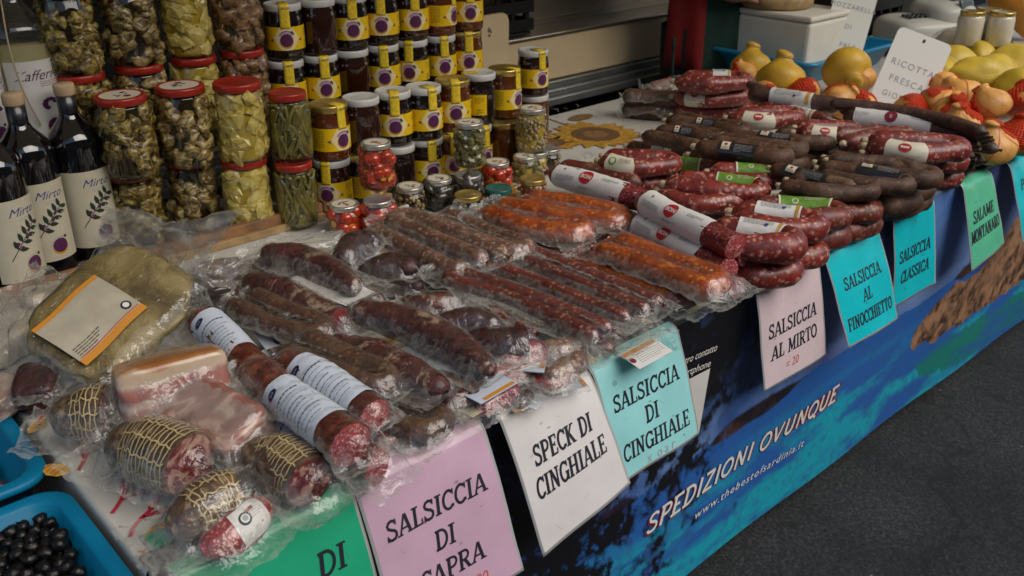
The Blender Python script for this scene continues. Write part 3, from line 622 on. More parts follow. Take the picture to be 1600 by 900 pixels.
def bag(parent, sph, mu=.03, mv=.018, seed=1, mat='vacuum_film', amp=.0028, flap=(0, 0), zb=None, ang=None, name='vacuum_bag', res=.0050, iters=11):
    S = np.array(sph); c = S[:, :2].mean(0); d = S[:, :2]-c
    if ang is None:
        cov = d.T @ d; wv, ev = np.linalg.eigh(cov); ax = ev[:, 1]
        if ax[0] < 0: ax = -ax
    else: ax = np.array([math.cos(ang), math.sin(ang)])
    ay = np.array([-ax[1], ax[0]]); u = d @ ax; v = d @ ay; r = S[:, 3]
    mu, mv = mu*.8, mv*.75; u0, u1 = (u-r).min()-mu, (u+r).max()+mu; v0, v1 = (v-r).min()-mv, (v+r).max()+mv
    nu = max(8, int((u1-u0)/res)); nv = max(8, int((v1-v0)/res))
    U, Vv = np.meshgrid(np.linspace(u0, u1, nu+1), np.linspace(v0, v1, nv+1), indexing='ij')
    eu = np.abs((U-(u0+u1)/2)/((u1-u0)/2)); ev_ = np.abs((Vv-(v0+v1)/2)/((v1-v0)/2))
    n1 = fbm_np(U*40+seed*3.3, Vv*40+seed, seed); n2 = fbm_np(U*40+9+seed, Vv*40+seed*2.1, seed+1)
    Ud = U+(n1-.5)*.022*eu**3; Vd = Vv+(n2-.5)*.018*ev_**3
    if flap == (0, 0): rf = random.Random(seed*5+1); flap = (rf.choice((0, .004, .012, .018)), rf.choice((0, .003, .010, .016)))
    if zb is None: zb = (S[:, 2]-S[:, 3]*.55).min()
    h0 = np.full(U.shape, zb)
    for k in range(len(S)):
        rr = (r[k]+.0016); q = rr*rr-(Ud-u[k])**2-(Vd-v[k])**2
        h0 = np.where(q > 0, np.maximum(h0, S[k, 2]+np.sqrt(np.maximum(q, 0))), h0)
    h = h0.copy()
    for _ in range(iters):
        p = np.pad(h, 1, mode='edge'); bl = (p[:-2, 1:-1]+p[2:, 1:-1]+p[1:-1, :-2]+p[1:-1, 2:])/4
        h = np.maximum(h0, bl-.0002)
    over = np.clip((h0-zb)/.006, 0, 1)
    wa = fbm_np(Ud*18, Vd*18, seed+7)*6; rd = 1-np.abs(fbm_np(Ud*38+seed+wa*.5, Vd*34+seed*1.7-wa*.4, seed+2, 3)*2-1); rd2 = 1-np.abs(fbm_np(Ud*95+seed-wa, Vd*80+3+wa, seed+3, 3)*2-1)
    h = h+amp*(rd**4*(2.0-1.8*over)+.5*rd2**4*(1-.75*over))
    h = h+amp*3.2*(n1-.5)*(eu**4+ev_**4)+flap[0]*np.clip((u0+mu-U)/mu, 0, 1)**1.5*(.4+1.2*n2)+flap[1]*np.clip((U-(u1-mu))/mu, 0, 1)**1.5*(.4+1.2*n1)
    X = c[0]+Ud*ax[0]+Vd*ay[0]; Y = c[1]+Ud*ax[1]+Vd*ay[1]
    rg = np.random.RandomState(seed); jx = (rg.rand(*X.shape)-.5)*res*.35; jy = (rg.rand(*X.shape)-.5)*res*.35
    mb = MB(); mb.grid([[(X[i, j]+jx[i, j], Y[i, j]+jy[i, j], h[i, j]) for j in range(nv+1)] for i in range(nu+1)])
    mb.m = [1 if (i < 1 or i >= nu-1 or j < 1 or j >= nv-1) else (2 if over[i, j] < .25 else 0) for i in range(nu) for j in range(nv)]
    return build(name, mb, [M[mat], M['film_seal'], M['flange_film']], parent)
def sheet(parent, q, mat='loose_film', amp=.012, seed=1, n=26, name='loose_film', bow=0.0, edge=.012):
    q = [P(*a) for a in q]; mb = MB(); rows = []
    nn = (q[1]-q[0]).cross(q[3]-q[0]).normalized()
    if nn.z < 0: nn = -nn
    for i in range(n+1):
        row = []
        for j in range(n+1):
            u, v = i/n, j/n
            p = q[0]*(1-u)*(1-v)+q[1]*u*(1-v)+q[2]*u*v+q[3]*(1-u)*v
            e = max(abs(u-.5), abs(v-.5))*2
            wx, wy = u+.12*noise.noise(Vector((u*3, v*3, seed+3))), v+.12*noise.noise(Vector((u*3, v*3, seed+8)))
            a = noise.noise(Vector((wx*2.4+seed, wy*2.0, seed*.7))); b = abs(noise.noise(Vector((wx*4.2+seed*2, wy*2.2+seed, 1.3)))); c = abs(noise.noise(Vector((wx*3+seed, wy*8+seed, 4.1)))); d = abs(noise.noise(Vector((wx*13, wy*11+seed, 7.7))))
            p = p+nn*(amp*(a*1.6+.9*(.5-b*1.9)+.55*(.4-c*1.6)+.22*(.4-d*1.5))+bow*(1-(2*u-1)**2)*(1-(2*v-1)**2))
            if e > .7:
                p = p+Vector((noise.noise(Vector((u*6, v*6, seed+5))), noise.noise(Vector((u*6, v*6, seed+9))), 0))*edge*(e-.7)/.3
            row.append(p)
        rows.append(row)
    mb.grid(rows); mb.m = [1 if (i < 1 or i >= n-1 or j < 1 or j >= n-1) else 0 for i in range(n) for j in range(n)]; return build(name, mb, [M[mat], M['film_seal']], parent)

def slab(mb, c, u, v, n, hd, ex=5.0, res=12, amp=.04, seed=0, m=0):
    """rounded block: cube grid pushed to a superellipsoid; returns uv list (along, through thickness)"""
    bm = bmesh.new(); bmesh.ops.create_cube(bm, size=2); bmesh.ops.subdivide_edges(bm, edges=bm.edges[:], cuts=res, use_grid_fill=True)
    uvs = []; vs = []
    for w_ in bm.verts:
        x, y, z = w_.co; k = (abs(x)**ex+abs(y)**ex+abs(z)**ex)**(1/ex); x, y, z = x/k, y/k, z/k
        f = 1+amp*noise.noise(Vector((x*2+seed, y*2, z*2+seed)))+amp*.4*noise.noise(Vector((x*6+seed, y*6, z*6)))
        vs.append(c+u*(x*hd[0]*f)+v*(y*hd[1]*f)+n*(z*hd[2]*f)); uvs.append((x*.5+.5, z*.5+.5))
    mb.add(vs, [tuple(q.index for q in f.verts) for f in bm.faces], m); bm.free(); return uvs
def set_uv(o, uvs):
    l = o.data.uv_layers.new(name='UVMap')
    for lp in o.data.loops: l.data[lp.index].uv = uvs[lp.vertex_index]
def slab_spheres(c, u, v, n, hd, k=7):
    r = hd[2]*.8; out = []
    for i in range(k):
        for j in range(k):
            a = -1+2*i/(k-1); b = -1+2*j/(k-1)
            p = c+u*(a*(hd[0]-r))+v*(b*(hd[1]-r))+n*(hd[2]-r); out.append((p.x, p.y, p.z, r))
    return out
def netting(parent, tb, spacing=.0068, w=.0016, zig=.0022, name='netting', off=.0012):
    mb = MB(); fn = lambda x, y, lay: tb.at(x, y, off+lay*.0003)
    rr = max(tb.r)
    d = spacing*.5
    while d < tb.L:
        n = 36; pts = []
        for k in range(n+1):
            t = -math.pi*rr+2*math.pi*rr*k/n; pts.append((d+zig*math.sin(k*1.5+d*300)*.5, t))
        ribbon(mb, [(x, y*tb.r[min(len(tb.r)-1, int(d/tb.L*len(tb.r)))]/rr) for x, y in pts], w, fn, 0, 0); d += spacing
    for k in range(12):
        a = 2*math.pi*k/12
        ribbon(mb, [(tb.L*i/20, 0) for i in range(21)], w*1.3, lambda x, y, lay: tb.at(x, a*tb.r[min(len(tb.r)-1, int(x/tb.L*(len(tb.r)-1)))]+y+.0016*math.sin(x*420+a*5), off+.0004), 0, 1)
    return build(name, mb, M['net_string'], parent)

# ---- jars (built round the origin, z up)
def ico(mb, c, s, sub=2, amp=.15, seed=0, m=0, rotz=0.0, faceted=False):
    bm = bmesh.new(); bmesh.ops.create_icosphere(bm, subdivisions=sub, radius=1)
    rm = Matrix.Rotation(rotz, 3, 'Z') @ Matrix.Rotation(seed*1.7, 3, 'X')
    vs = []
    for q in bm.verts:
        d = q.co.normalized(); f = 1+amp*noise.noise(d*1.6+Vector((seed*2.3, seed, 0)))*2
        vs.append(Vector(c)+rm @ Vector((d.x*s[0]*f, d.y*s[1]*f, d.z*s[2]*f)))
    mb.add(vs, [tuple(v.index for v in f.verts) for f in bm.faces], m); bm.free()
def glass_jar_prof(r, h, neck, lidh, bulge=0.0):
    b = h-lidh
    return [(r*.86, .001), (r*.97, .005), (r, .014), (r*(1+bulge), b*.45), (r, b*.78), (r*.96, b*.86), (neck*1.01, b*.95), (neck*.97, b), (neck*.97, b+lidh*.5)]
def lid_prof(r, h, z):
    return [(r*.98, z), (r, z+.001), (r, z+h*.8), (r*.97, z+h*.97), (r*.90, z+h), (r*.86, z+h-.0012), (r*.3, z+h-.0014), (0, z+h-.0014)]
def pieces(kind, r, z0, z1, n, seed):
    rg = random.Random(seed); mb = MB()
    for k in range(n):
        z = z0+(z1-z0)*(k+rg.random())/n; a = rg.uniform(0, 6.283); q = r*rg.uniform(.80, .90)
        c = (q*math.cos(a), q*math.sin(a), z)
        if kind == 'lump': s = [rg.uniform(.012, .024) for _ in range(3)]; s[0] *= .6; ico(mb, (c[0]*.90, c[1]*.90, z), s, 2, .42, rg.uniform(0, 50), rotz=a)
        elif kind == 'wedge': ico(mb, (c[0]*.92, c[1]*.92, z), (.008, rg.uniform(.015, .025), rg.uniform(.013, .023)), 1, .38, rg.uniform(0, 50), rotz=a)
        elif kind == 'bean':
            t = Vector((-math.sin(a), math.cos(a), 0)); d = (t*rg.uniform(-.6, .6)+Vector((0, 0, 1))*rg.choice((-1, 1))).normalized(); l = rg.uniform(.016, .035)
            p = Vector(c); e0 = p-d*l; e1 = p+d*l
            e0.z = min(max(e0.z, z0), z1); e1.z = min(max(e1.z, z0), z1)
            Tube([e0, p*1.03+Vector((0,0,0)), e1], rg.uniform(.0035, .005), .006).mesh(mb, 7, amp=.08)
        elif kind == 'ball': ico(mb, (c[0]*.86, c[1]*.86, z), (.0150, .0150, .0150), 2, .06, rg.uniform(0, 50))
        elif kind == 'cube': ico(mb, (c[0]*.92, c[1]*.92, z), (.008, .008, .011), 1, .3, rg.uniform(0, 50), rotz=a)
        elif kind == 'small': ico(mb, (c[0]*.97, c[1]*.97, z), (.005, .006, .006), 1, .2, rg.uniform(0, 50))
    return mb
def pickle_jar(name, label, cat, r, h, pk, pmat, lmat, lidmat, n=70, seed=1, neck=None, lidh=.015, sticker=None, bulge=.02, group=None, strip=False):
    t = thing(name, label, cat, (0,0,0), group); neck = neck or r*.84
    g = MB(); g.lathe(glass_jar_prof(r, h, neck, lidh, bulge), 32); build('glass', g, M['glass'], t)
    l = MB(); b = h-lidh
    lr = .90 if pk == 'ball' else .80
    l.lathe([(r*(lr-.02), .004), (r*lr, .012), (r*lr, b*.84), (neck*.9, b*.95), (neck*.88, b*.99), (0, b*.99)], 24); build('oil', l, M[lmat], t)
    build('pickled_pieces', pieces(pk, r, .012, b*.93, n, seed), M[pmat], t, smooth=pk not in ('wedge', 'cube'))
    if pk == 'ball':
        mb = MB(); rg = random.Random(seed+3)
        nd = 9 if h < .09 else 14
        for k in range(nd):
            a = 2.4*k+rg.uniform(-.3, .3); z = .014+(b*.84-.014)*((k*.618) % 1); q = r*.985
            disc2(mb, 0, 0, rg.uniform(.0065, .0095), lambda x, y, lay: (q*math.cos(a+x/q), q*math.sin(a+x/q), z+y), 0, 0, 12)
        build('cheese_filling', mb, M['cheese_disc'], t)
    ld = MB(); ld.lathe(lid_prof(neck*1.06, lidh, b+.001), 32); lo = build('lid', ld, M[lidmat], t)
    if sticker:
        mb = MB(); z = h+.0004; fn = lambda x, y, lay: (x, y, z+lay*.0004)
        disc2(mb, 0, 0, neck*.84, fn, 0, 0, 28)
        rg = random.Random(seed)
        for k in range(7): disc2(mb, rg.uniform(-.35, .35)*neck, rg.uniform(-.2, .3)*neck, neck*rg.uniform(.06, .16), fn, 1, 1, 9, ry=neck*.08)
        disc2(mb, .02*neck, -.42*neck, neck*.16, fn, 2, 1, 12)
        build('lid_sticker', mb, [M[sticker[0]], M[sticker[1]], M[sticker[2]]], lo)
    if strip:
        seal_strip(t, neck*1.06, r, h, lidh, 'paper_white', .014, R(200))
    return t
def seal_strip(t, rl, rb, h, lidh, mat, wd, ang, down=.055, ink=None):
    """paper strip from the middle of the lid over its rim and down the glass"""
    prof = [(0, h+.0008), (rl*.5, h+.0008), (rl*.93, h+.0009), (rl+.0012, h-.002), (rl+.0012, h-lidh), (rb*.97+.0012, h-lidh-.014), (rb+.0016, h-lidh-.03), (rb+.0016, h-lidh-down)]
    mb = MB(); rows = []
    for q, z in prof:
        row = []
        for j in range(5):
            x = -wd/2+wd*j/4
            a = math.asin(max(-1, min(1, x/max(q, wd))))
            row.append((math.cos(ang)*q*math.cos(a)-math.sin(ang)*x, math.sin(ang)*q*math.cos(a)+math.cos(ang)*x, z))
        rows.append(row)
    mb.grid(rows); o = build('seal_strip', mb, M[mat], t, solid=.0003)
    if ink:
        mk = MB(); q = rl+.0020; z = h-lidh*.45
        fn = lambda x, y, lay: (math.cos(ang+x/q)*q, math.sin(ang+x/q)*q, z+y)
        font_text(mk, ink, .0055, fn, 0, 0, 0, 0); build('handwriting', mk, M['ink'], o)
    return o
def honey_jar(label, honey, lid, lab=True, lrot=0.0, tape=True, group=None, back=False, name='honey_jar', h=.121, r=.0425):
    t = thing(name, label, 'honey jar', (0,0,0), group); lidh = .0155; b = h-lidh
    g = MB(); g.lathe([(r*.88, .001), (r*.96, .003), (r*.985, .007), (r*.965, .010), (r*.99, .013), (r, .018), (r, b*.80), (r*.985, b*.85), (r*.955, b*.875), (r*.965, b*.9), (r*.94, b*.925), (r*.955, b*.95), (r*.90, b), (r*.88, b+.004), (0, b+.004)], 36)
    build('jar_body', g, M[honey], t)
    l = MB(); l.lathe(lid_prof(r*.97, lidh, b), 36); lo = build('lid', l, M[lid], t)
    if lab:
        q = r+.0006; z0, z1 = .024, .074
        fn = lambda x, y, lay: ((q+lay*.0003)*math.cos(lrot+x/q), (q+lay*.0003)*math.sin(lrot+x/q), (z0+z1)/2+y)
        mb = MB(); W = .074; Hh2 = (z1-z0)/2
        rect2(mb, -W, -Hh2, W, Hh2, fn, 0, 0, 36, 1)
        for sx in (-1, 1):      # pale lozenge in two halves, curved in steps
            for k in range(6):
                x0 = .030*k/6; x1 = .030*(k+1)/6
                f = lambda x: Hh2*(1 if x < .013 else max(0.02, 1-(x-.013)/.017))
                pts = [(sx*x0, -f(x0)), (sx*x1, -f(x1)), (sx*x1, f(x1)), (sx*x0, f(x0))]
                poly2(mb, pts, fn, 1, 1)
        disc2(mb, 0, .001, .0172, fn, 5, 2, 24, 20, 160); disc2(mb, 0, -.006, .0152, fn, 2, 2, 26); disc2(mb, 0, -.0035, .0140, fn, 3, 3, 26)
        for k in range(9): a = R(150-k*11); ribbon(mb, [(.0165*math.cos(a), .0165*math.sin(a)), (.0165*math.cos(a-.1), .0165*math.sin(a-.1))], .0014, fn, 4, 3)
        disc2(mb, .0125, .0135, .0030, fn, 6, 4, 8); disc2(mb, .0155, .0105, .0022, fn, 6, 4, 8)
        for sx in (-1, 1):      # little bee and small print either side
            bx = sx*.033
            disc2(mb, bx, -.004, .0032, fn, 4, 1, 8, ry=.0016); disc2(mb, bx+.002, -.001, .002, fn, 7, 1, 8); ribbon(mb, [(bx-.004, -.001), (bx+.004, -.007)], .0007, fn, 4, 2)
        fakelines(mb, fn, -.068, -.044, .020, 11, .0036, 4, 1, .0010); fakelines(mb, fn, .044, .068, .018, 4, .004, 4, 1, .0009)
        font_text(mb, 'MIELE', .0045, fn, 4, 1, .056, -.012); fakelines(mb, fn, .046, .066, -.018, 2, .0036, 4, 1, .0013)
        build('label', mb, [M[k] for k in ('label_yellow', 'label_pale', 'label_gold', 'label_purple', 'ink', 'label_lilac', 'leaf_green', 'ink_red')], t)
        if tape: seal_strip(t, r*.97, r, h, lidh, 'tape_yellow', .022, lrot, .035, 'L.06/05')
    return t

def sign(label, X0, X1, outs, drops, mat, lines, on=.06, scribble=None, slx=(0, 0), th=.028, ink='ink', wave=1.0, y0=.885):
    """laminated sheet lying on the table edge and hanging over it; outs/drops: (left, right)"""
    W = X1-X0; t = thing('price_sign', label, 'sign', (X0+W/2, y0, ZT), 'laminated name signs hanging from the table edge')
    def curve(f):
        o = outs[0]*(1-f)+outs[1]*f; d = drops[0]*(1-f)+drops[1]*f
        pts = [Vector((0, on, .0032)), Vector((0, .012, .0045)), Vector((0, -.014, -.001)), Vector((0, -.014-(o-.014)*.22, -d*.16)), Vector((0, -.014-(o-.014)*.6, -d*.55)), Vector((0, -o, -d))]
        q, _ = catmull(pts, .004); s = [-on]
        for a, b in zip(q, q[1:]): s.append(s[-1]+(b-a).length)
        return q, s
    cv = [curve(i/8) for i in range(9)]; HL = min(c[1][-1] for c in cv)
    def pos(f, s):
        k = min(int(max(f, 0)*8), 7); g = f*8-k
        def one(c):
            q, ss = c; s2 = s*ss[-1]/HL if s > 0 else s
            import bisect
            i = min(max(bisect.bisect_right(ss, s2)-1, 0), len(q)-2); e = (s2-ss[i])/max(1e-9, ss[i+1]-ss[i]); return q[i].lerp(q[i+1], e)
        p = one(cv[k]).lerp(one(cv[k+1]), g); sf = max(s, 0)/HL
        p = p + Vector((X0+W*f+(slx[0]*(1-f)+slx[1]*f)*sf, y0, ZT))
        wv = wave*(.0035*math.sin(f*5+X0*30)*sf+.003*noise.noise(Vector((f*2.5+X0*9, s*14, 1))))
        return p+Vector((0, -.8*wv, .4*wv))
    def fn(x, y, lay):
        f = x/W; s = -y
        p = pos(f, s)
        if lay:
            a = pos(f+.01, s)-pos(f-.01, s); b = pos(f, s+.002)-pos(f, s-.002)
            n = a.cross(b).normalized()
            if n.dot(EYE-p) < 0: n = -n
            p = p+n*(.0003*lay)
        return p
    mb = MB(); rect2(mb, -.0035, on, W+.0035, -HL, fn, 0, 0, 18, 44); build('lamination', mb, M['laminate_rim'], t, solid=.0009)
    ms_ = MB(); rect2(ms_, .001, on-.004, W-.001, -HL+.0045, fn, 0, 2.6, 18, 44)
    rs = random.Random(int(X0*977))
    for _ in range(5):
        sx, sy, sr = rs.uniform(.15, .85)*W, -rs.uniform(.12, .95)*HL, rs.uniform(.002, .007); disc2(ms_, sx, sy, sr, fn, 1, 3.2, 9, ry=sr*rs.uniform(.2, .8))
    for _ in range(4):
        sx, sy = rs.uniform(.1, .9)*W, -rs.uniform(.1, .95)*HL; ribbon(ms_, [(sx, sy), (sx+rs.uniform(-.012, .012), sy+rs.uniform(-.012, .012))], .0008, fn, 1, 3.3)
    pp = build('paper', ms_, [M[mat], M['sign_stain']], t)
    for txt, fr, wd in lines: mb = MB(); slab_text(mb, txt, W/2, -fr*HL, th, fn, 0, 4.2, maxw=W*wd); build('lettering', mb, M[ink], pp)
    if scribble:
        mb = MB(); txt, fx, fr, m = scribble
        font_text(mb, txt, .017, fn, 0, 4.4, W*fx, -fr*HL, shear=.25); build('handwriting', mb, M[m], pp)
    return t, fn, W, HL
# ================================================================== SETTING
def ptag(o, n): tag(o, kind='structure'); return o
mb = MB(); mb.grid([[(-60+130*j/2, -60+130*i/2, 0) for j in range(3)] for i in range(3)]); ptag(build('road', mb, M['asphalt']), 0)
TX0, TX1, TY0, TY1 = .252, 5.6, .885, 1.985
# table with cloth
tbl = thing('market_table', 'long market table under a printed white cloth, behind the sea banner', 'table', (2.9, 1.43, 0))
mb = MB(); mb.box((2.935, 1.437, ZT-.014), (5.31, 1.08, .026)); build('table_top', mb, M['wood_dark'], tbl, False)
for x in (.32, 1.95, 3.6, 5.45):
    for y in (.96, 1.9):
        mb = MB(); mb.lathe([(.016, 0), (.016, ZT-.028)], 12, c=(x, y, 0)); build('leg', mb, M['pole_grey'], tbl)
# tablecloth with its printed pattern
cl = MB()
rows = []
for i in range(31):
    y = .897+(TY1-.897)*i/30; row = []
    for j in range(91):
        x = TX0+(TX1-TX0)*j/90; row.append((x, y, ZT+.0022+.0012*noise.noise(Vector((x*3, y*3, 0)))))
    rows.append(row)
cl.grid(rows, 0)
rows = []
for i in range(31):      # the end that falls over the table's left side
    y = .897+(TY1-.897)*i/30; row = []
    for k, (dx, dz) in enumerate(((0, .0022), (-.004, .0005), (-.006, -.006), (-.006, -.05), (-.005, -.13), (-.004, -.26))):
        wv = -.006*math.sin(y*26)*min(1, -dz*6) if dz < 0 else 0
        zz = ZT+dz+(.0012*noise.noise(Vector((TX0*3, y*3, 0))) if k == 0 else 0)
        row.append((TX0+dx+abs(wv)*.3, y, zz))
    rows.append(row)
cl.grid(rows, 0)
rows = [[(TX0+(TX1-TX0)*j/40, TY1+dy, ZT+dz) for j in range(41)] for dy, dz in ((0, .0022), (.006, -.004), (.008, -.2))]
cl.grid(rows, 0)
def flat(z=.0045):
    return lambda x, y, lay: (x, y, ZT+z+lay*.0005)
FL = flat()
def sunflower(cx, cy, r, seed, stem=True):
    rg = random.Random(seed)
    if stem:
        a = rg.uniform(0, 6.28); ribbon(cl, [(cx+math.cos(a)*r*(.7+k*.25), cy+math.sin(a+.1*k)*r*(.7+k*.25)) for k in range(7)], .006, FL, 5, -1)
        for k in (1, 2):
            b = a+(-1)**k*.5; disc2(cl, cx+math.cos(b)*r*1.35, cy+math.sin(b)*r*1.35, r*.36, FL, 5, -1+.2*k, 10, ry=r*.2)
    for k in range(22):
        a = 6.283*k/22+rg.uniform(-.1, .1); l = r*rg.uniform(.85, 1.08); w_ = r*.15
        c, s = math.cos(a), math.sin(a)
        pts = [(cx+c*q-s*p, cy+s*q+c*p) for q, p in ((r*.4, -w_*.6), (l*.72, -w_), (l, 0), (l*.72, w_), (r*.4, w_*.6))]
        poly2(cl, pts, FL, 3, .2+.06*(k % 4))
    disc2(cl, cx, cy, r*.52, FL, 4, .6, 22); disc2(cl, cx, cy, r*.26, FL, 5, .8, 16)
def coral(cx, cy, a, l, seed, d=0, ln=None):
    rg = random.Random(seed); n = 5; pts = [(cx, cy)]
    for k in range(n):
        a += rg.uniform(-.22, .22); cx += math.cos(a)*l/n; cy += math.sin(a)*l/n; pts.append((cx, cy))
        if d < 2 and k in (1, 2, 4): coral(cx, cy, a+rg.choice((-1, 1))*rg.uniform(.5, .8), l*rg.uniform(.4, .62), seed*7+k, d+1)
    ribbon(cl, pts, .0052*(.72**d), FL, 1, .1+.1*d)
def fish(cx, cy, a, l, m=2):
    c, s = math.cos(a), math.sin(a); tr = lambda x, y: (cx+(c*x-s*y)*l, cy+(s*x+c*y)*l)
    poly2(cl, [tr(*q) for q in ((-.5, 0), (-.3, .2), (0, .27), (.3, .15), (.42, 0), (.3, -.15), (0, -.27), (-.3, -.2))], FL, m, .2)
    poly2(cl, [tr(*q) for q in ((.38, 0), (.62, .22), (.55, 0), (.62, -.22))], FL, m, .35)
    for k in range(4): ribbon(cl, [tr(-.2+.15*k, .18), tr(-.16+.15*k, 0), tr(-.2+.15*k, -.18)], .0016, FL, 6 if m == 2 else 2, .5)
p = P(930, 212); sunflower(p.x, p.y, .135, 3)
p = P(862, 225); sunflower(p.x, p.y, .075, 4)
p = P(940, 268); sunflower(p.x, p.y, .07, 5)
for k, (x, y) in enumerate(((760, 300), (1100, 300), (1300, 250), (640, 560), (460, 470))): q = P(x, y); sunflower(q.x, q.y, .09, 20+k)
for k, (x, y, a, l) in enumerate(((62, 662, .9, .04), (124, 738, .9, .06), (140, 712, 1.0, .045), (176, 806, .9, .06), (205, 842, .8, .06), (330, 730, 1.0, .07))): q = P(x, y); coral(q.x, q.y, a, l, 11+k)
for k, (x, y, a, l, m) in enumerate(((62, 668, .6, .045, 2), (86, 738, 2.0, .05, 2), (252, 832, .3, .05, 2), (229, 876, 1.4, .028, 7), (300, 780, .7, .05, 2), (640, 610, .4, .05, 2), (830, 630, .3, .05, 2))): q = P(x, y); fish(q.x, q.y, a, l, m)
rg = random.Random(9)
for k in range(60):      # grey pencil drawing between the flowers
    q = P(rg.uniform(870, 1030), rg.uniform(168, 270)); a = rg.uniform(-.3, .6)+.6; l = rg.uniform(.015, .05)
    ribbon(cl, [(q.x+math.cos(a+i*.15)*l*i/4, q.y+math.sin(a+i*.15)*l*i/4) for i in range(5)], .0017, FL, 8, -.6+.01*k)
tc = build('tablecloth', cl, [M[k] for k in ('cloth_white', 'coral_red', 'fish_yellow', 'sun_yellow', 'sun_heart', 'stem_brown', 'coral_red', 'fish_orange', 'print_grey')])
tag(tc, 'white cloth printed with sunflowers, red coral and yellow fish, spread over the market table', 'tablecloth')

# banner along the front: a printed seascape
def inpoly(X, Z, poly):
    r = np.zeros(X.shape, bool); n = len(poly); j = n-1
    for i in range(n):
        (xi, zi), (xj, zj) = poly[i], poly[j]
        c = ((zi > Z) != (zj > Z)) & (X < (xj-xi)*(Z-zi)/(zj-zi+1e-12)+xi); r ^= c; j = i
    return r
def bxz(x, y): q = PY(x, y, .885); return (q.x, q.z-ZT)
NX, NZ = 1000, 160
xs = np.concatenate([np.linspace(.25, 3.2, 900), np.linspace(3.21, 5.6, NX+1-900)]); zs = np.linspace(0, -.642, NZ+1)
XX, ZZ = np.meshgrid(xs, zs, indexing='ij')
f1 = fbm_np(XX*7, ZZ*9+5, 3, 5); f2 = fbm_np(XX*26, ZZ*26, 5, 5, .6); f3 = fbm_np(XX*5+40, ZZ*22, 8, 5); f4 = fbm_np(XX*60, ZZ*60, 12, 3)
def L3(a, b, t): t = np.clip(t, 0, 1)[..., None]; return np.array(a)*(1-t)+np.array(b)*t if not hasattr(a, 'shape') or np.ndim(a) == 1 else a*(1-t)+np.array(b)*t
col = L3((.045,.12,.38), (.11,.23,.52), (f1-.35)*3)
hz = np.interp(XX, [.2, 1.2, 1.7, 2.2, 2.8, 5.6], [-.34, -.34, -.30, -.31, -.25, -.25])     # the sea's horizon
sea = ZZ < hz
seac = L3((.022,.120,.42), (.010,.38,.50), np.clip((f3-.42)*4.5, 0, 1)*np.clip((hz-ZZ-.05)*9, 0, 1))
seac = L3(seac, (.03,.11,.29), np.clip((f4-.5)*2, 0, .5))
col = np.where(sea[..., None], seac, L3(col, (.16,.26,.50), np.clip(1-np.abs(ZZ-hz-.03)*14, 0, 1)*np.clip((f1-.3)*3, 0, 1)))
coast = np.abs(ZZ-hz+.004+.02*(f1-.5))-(.022*np.clip((fbm_np(XX*4, XX*0+2, 31, 4)-.42)*5, 0, 1))
cm = np.clip(-coast*180, 0, 1)[..., None]; col = col*(1-cm)+cm*L3((.012,.010,.016), (.07,.035,.025), (f2-.4)*4)
leaf = np.clip(1.25-(XX-.9)*1.5-np.clip(-ZZ-.30, 0, 1)*2.2, 0, 1.0)
dark = np.clip((f2*.62+f1*.5+leaf*.42-.80)*11, 0, 1)
col = L3(col, (.0055,.0050,.0075), dark*(XX < 1.62))
col = L3(col, (.16,.10,.26), np.clip((fbm_np(XX*4+3, ZZ*5, 71, 4)-.52)*3, 0, .35)*(~sea))
bl = np.clip((f2-.62)*9, 0, 1)*np.clip((f4-.45)*5, 0, 1)*(leaf > .2); col = L3(col, (.05,.13,.45), bl*.7)
blk = np.clip(1.5-np.abs(XX-1.31)*5.5-np.clip(-ZZ-.13, 0, 1)*6+(f2-.5)*1.6, 0, 1); col = L3(col, (.006,.006,.008), blk)
blk = np.clip(1.1-np.abs(XX-1.88)*9-np.clip(-ZZ-.03, 0, 1)*6+(f2-.5)*2.4, 0, 1); col = L3(col, (.010,.008,.03), blk)
blk = np.clip(1.1-np.abs(XX-2.45)*9-np.clip(-ZZ-.03, 0, 1)*9+(f2-.5)*1.4, 0, 1); col = L3(col, (.02,.03,.13), blk)
rock = [bxz(*q) for q in ((1424, 548), (1432, 520), (1462, 478), (1492, 446), (1530, 425), (1560, 392), (1590, 340), (1660, 290), (1760, 260), (1800, 330), (1700, 400), (1600, 440), (1545, 478), (1490, 515), (1450, 540))]
dx_ = (f2-.5)*.05
rk = inpoly(XX+dx_, ZZ+dx_*.7, rock); st9 = fbm_np((XX+ZZ*.5)*5, (ZZ-XX*.55)*34, 61, 5); rc = L3((.055,.028,.017), (.40,.21,.11), (st9*.32+f2*.34+f4*.34-.36)*4.6+np.clip((ZZ+.33)*1.2, -.3, .4))
col = np.where(rk[..., None], rc, col)
gp = [bxz(*q) for q in ((1430, 560), (1500, 520), (1560, 480), (1640, 430), (1760, 360), (1760, 420), (1600, 500), (1500, 570), (1440, 590))]
gg = inpoly(XX-dx_, ZZ+dx_, gp) & ~rk; col = np.where(gg[..., None], L3(col, (.010,.19,.13), np.clip((f3-.25)*3, 0, .85)), col)
mb = MB(); extra = [(.921, .0072), (.897, .0074), (.888, .0050)]
def bannery(x, z): return .8835-.005*np.sin(x*2.1)*np.clip(-z*2, 0, 1)+.006*np.clip(-z, 0, 1)-.0030*np.sin(x*9+z*4)*np.clip(-z*3, 0, 1)
rows = []
for i in range(NX+1):
    rows.append([(xs[i], y, ZT+z) for y, z in extra]+[(xs[i], float(bannery(xs[i], zs[j])), ZT+zs[j]) for j in range(NZ+1)])
mb.grid(rows, 0)
bn = thing('front_banner', 'printed seascape banner with blue water and brown rocks hanging along the front of the table', 'banner', (2.9, .885, ZT))
bo = build('printed_sheet', mb, M['banner_print'], bn, solid=.0)
ca = bo.data.color_attributes.new('Col', 'FLOAT_COLOR', 'POINT')
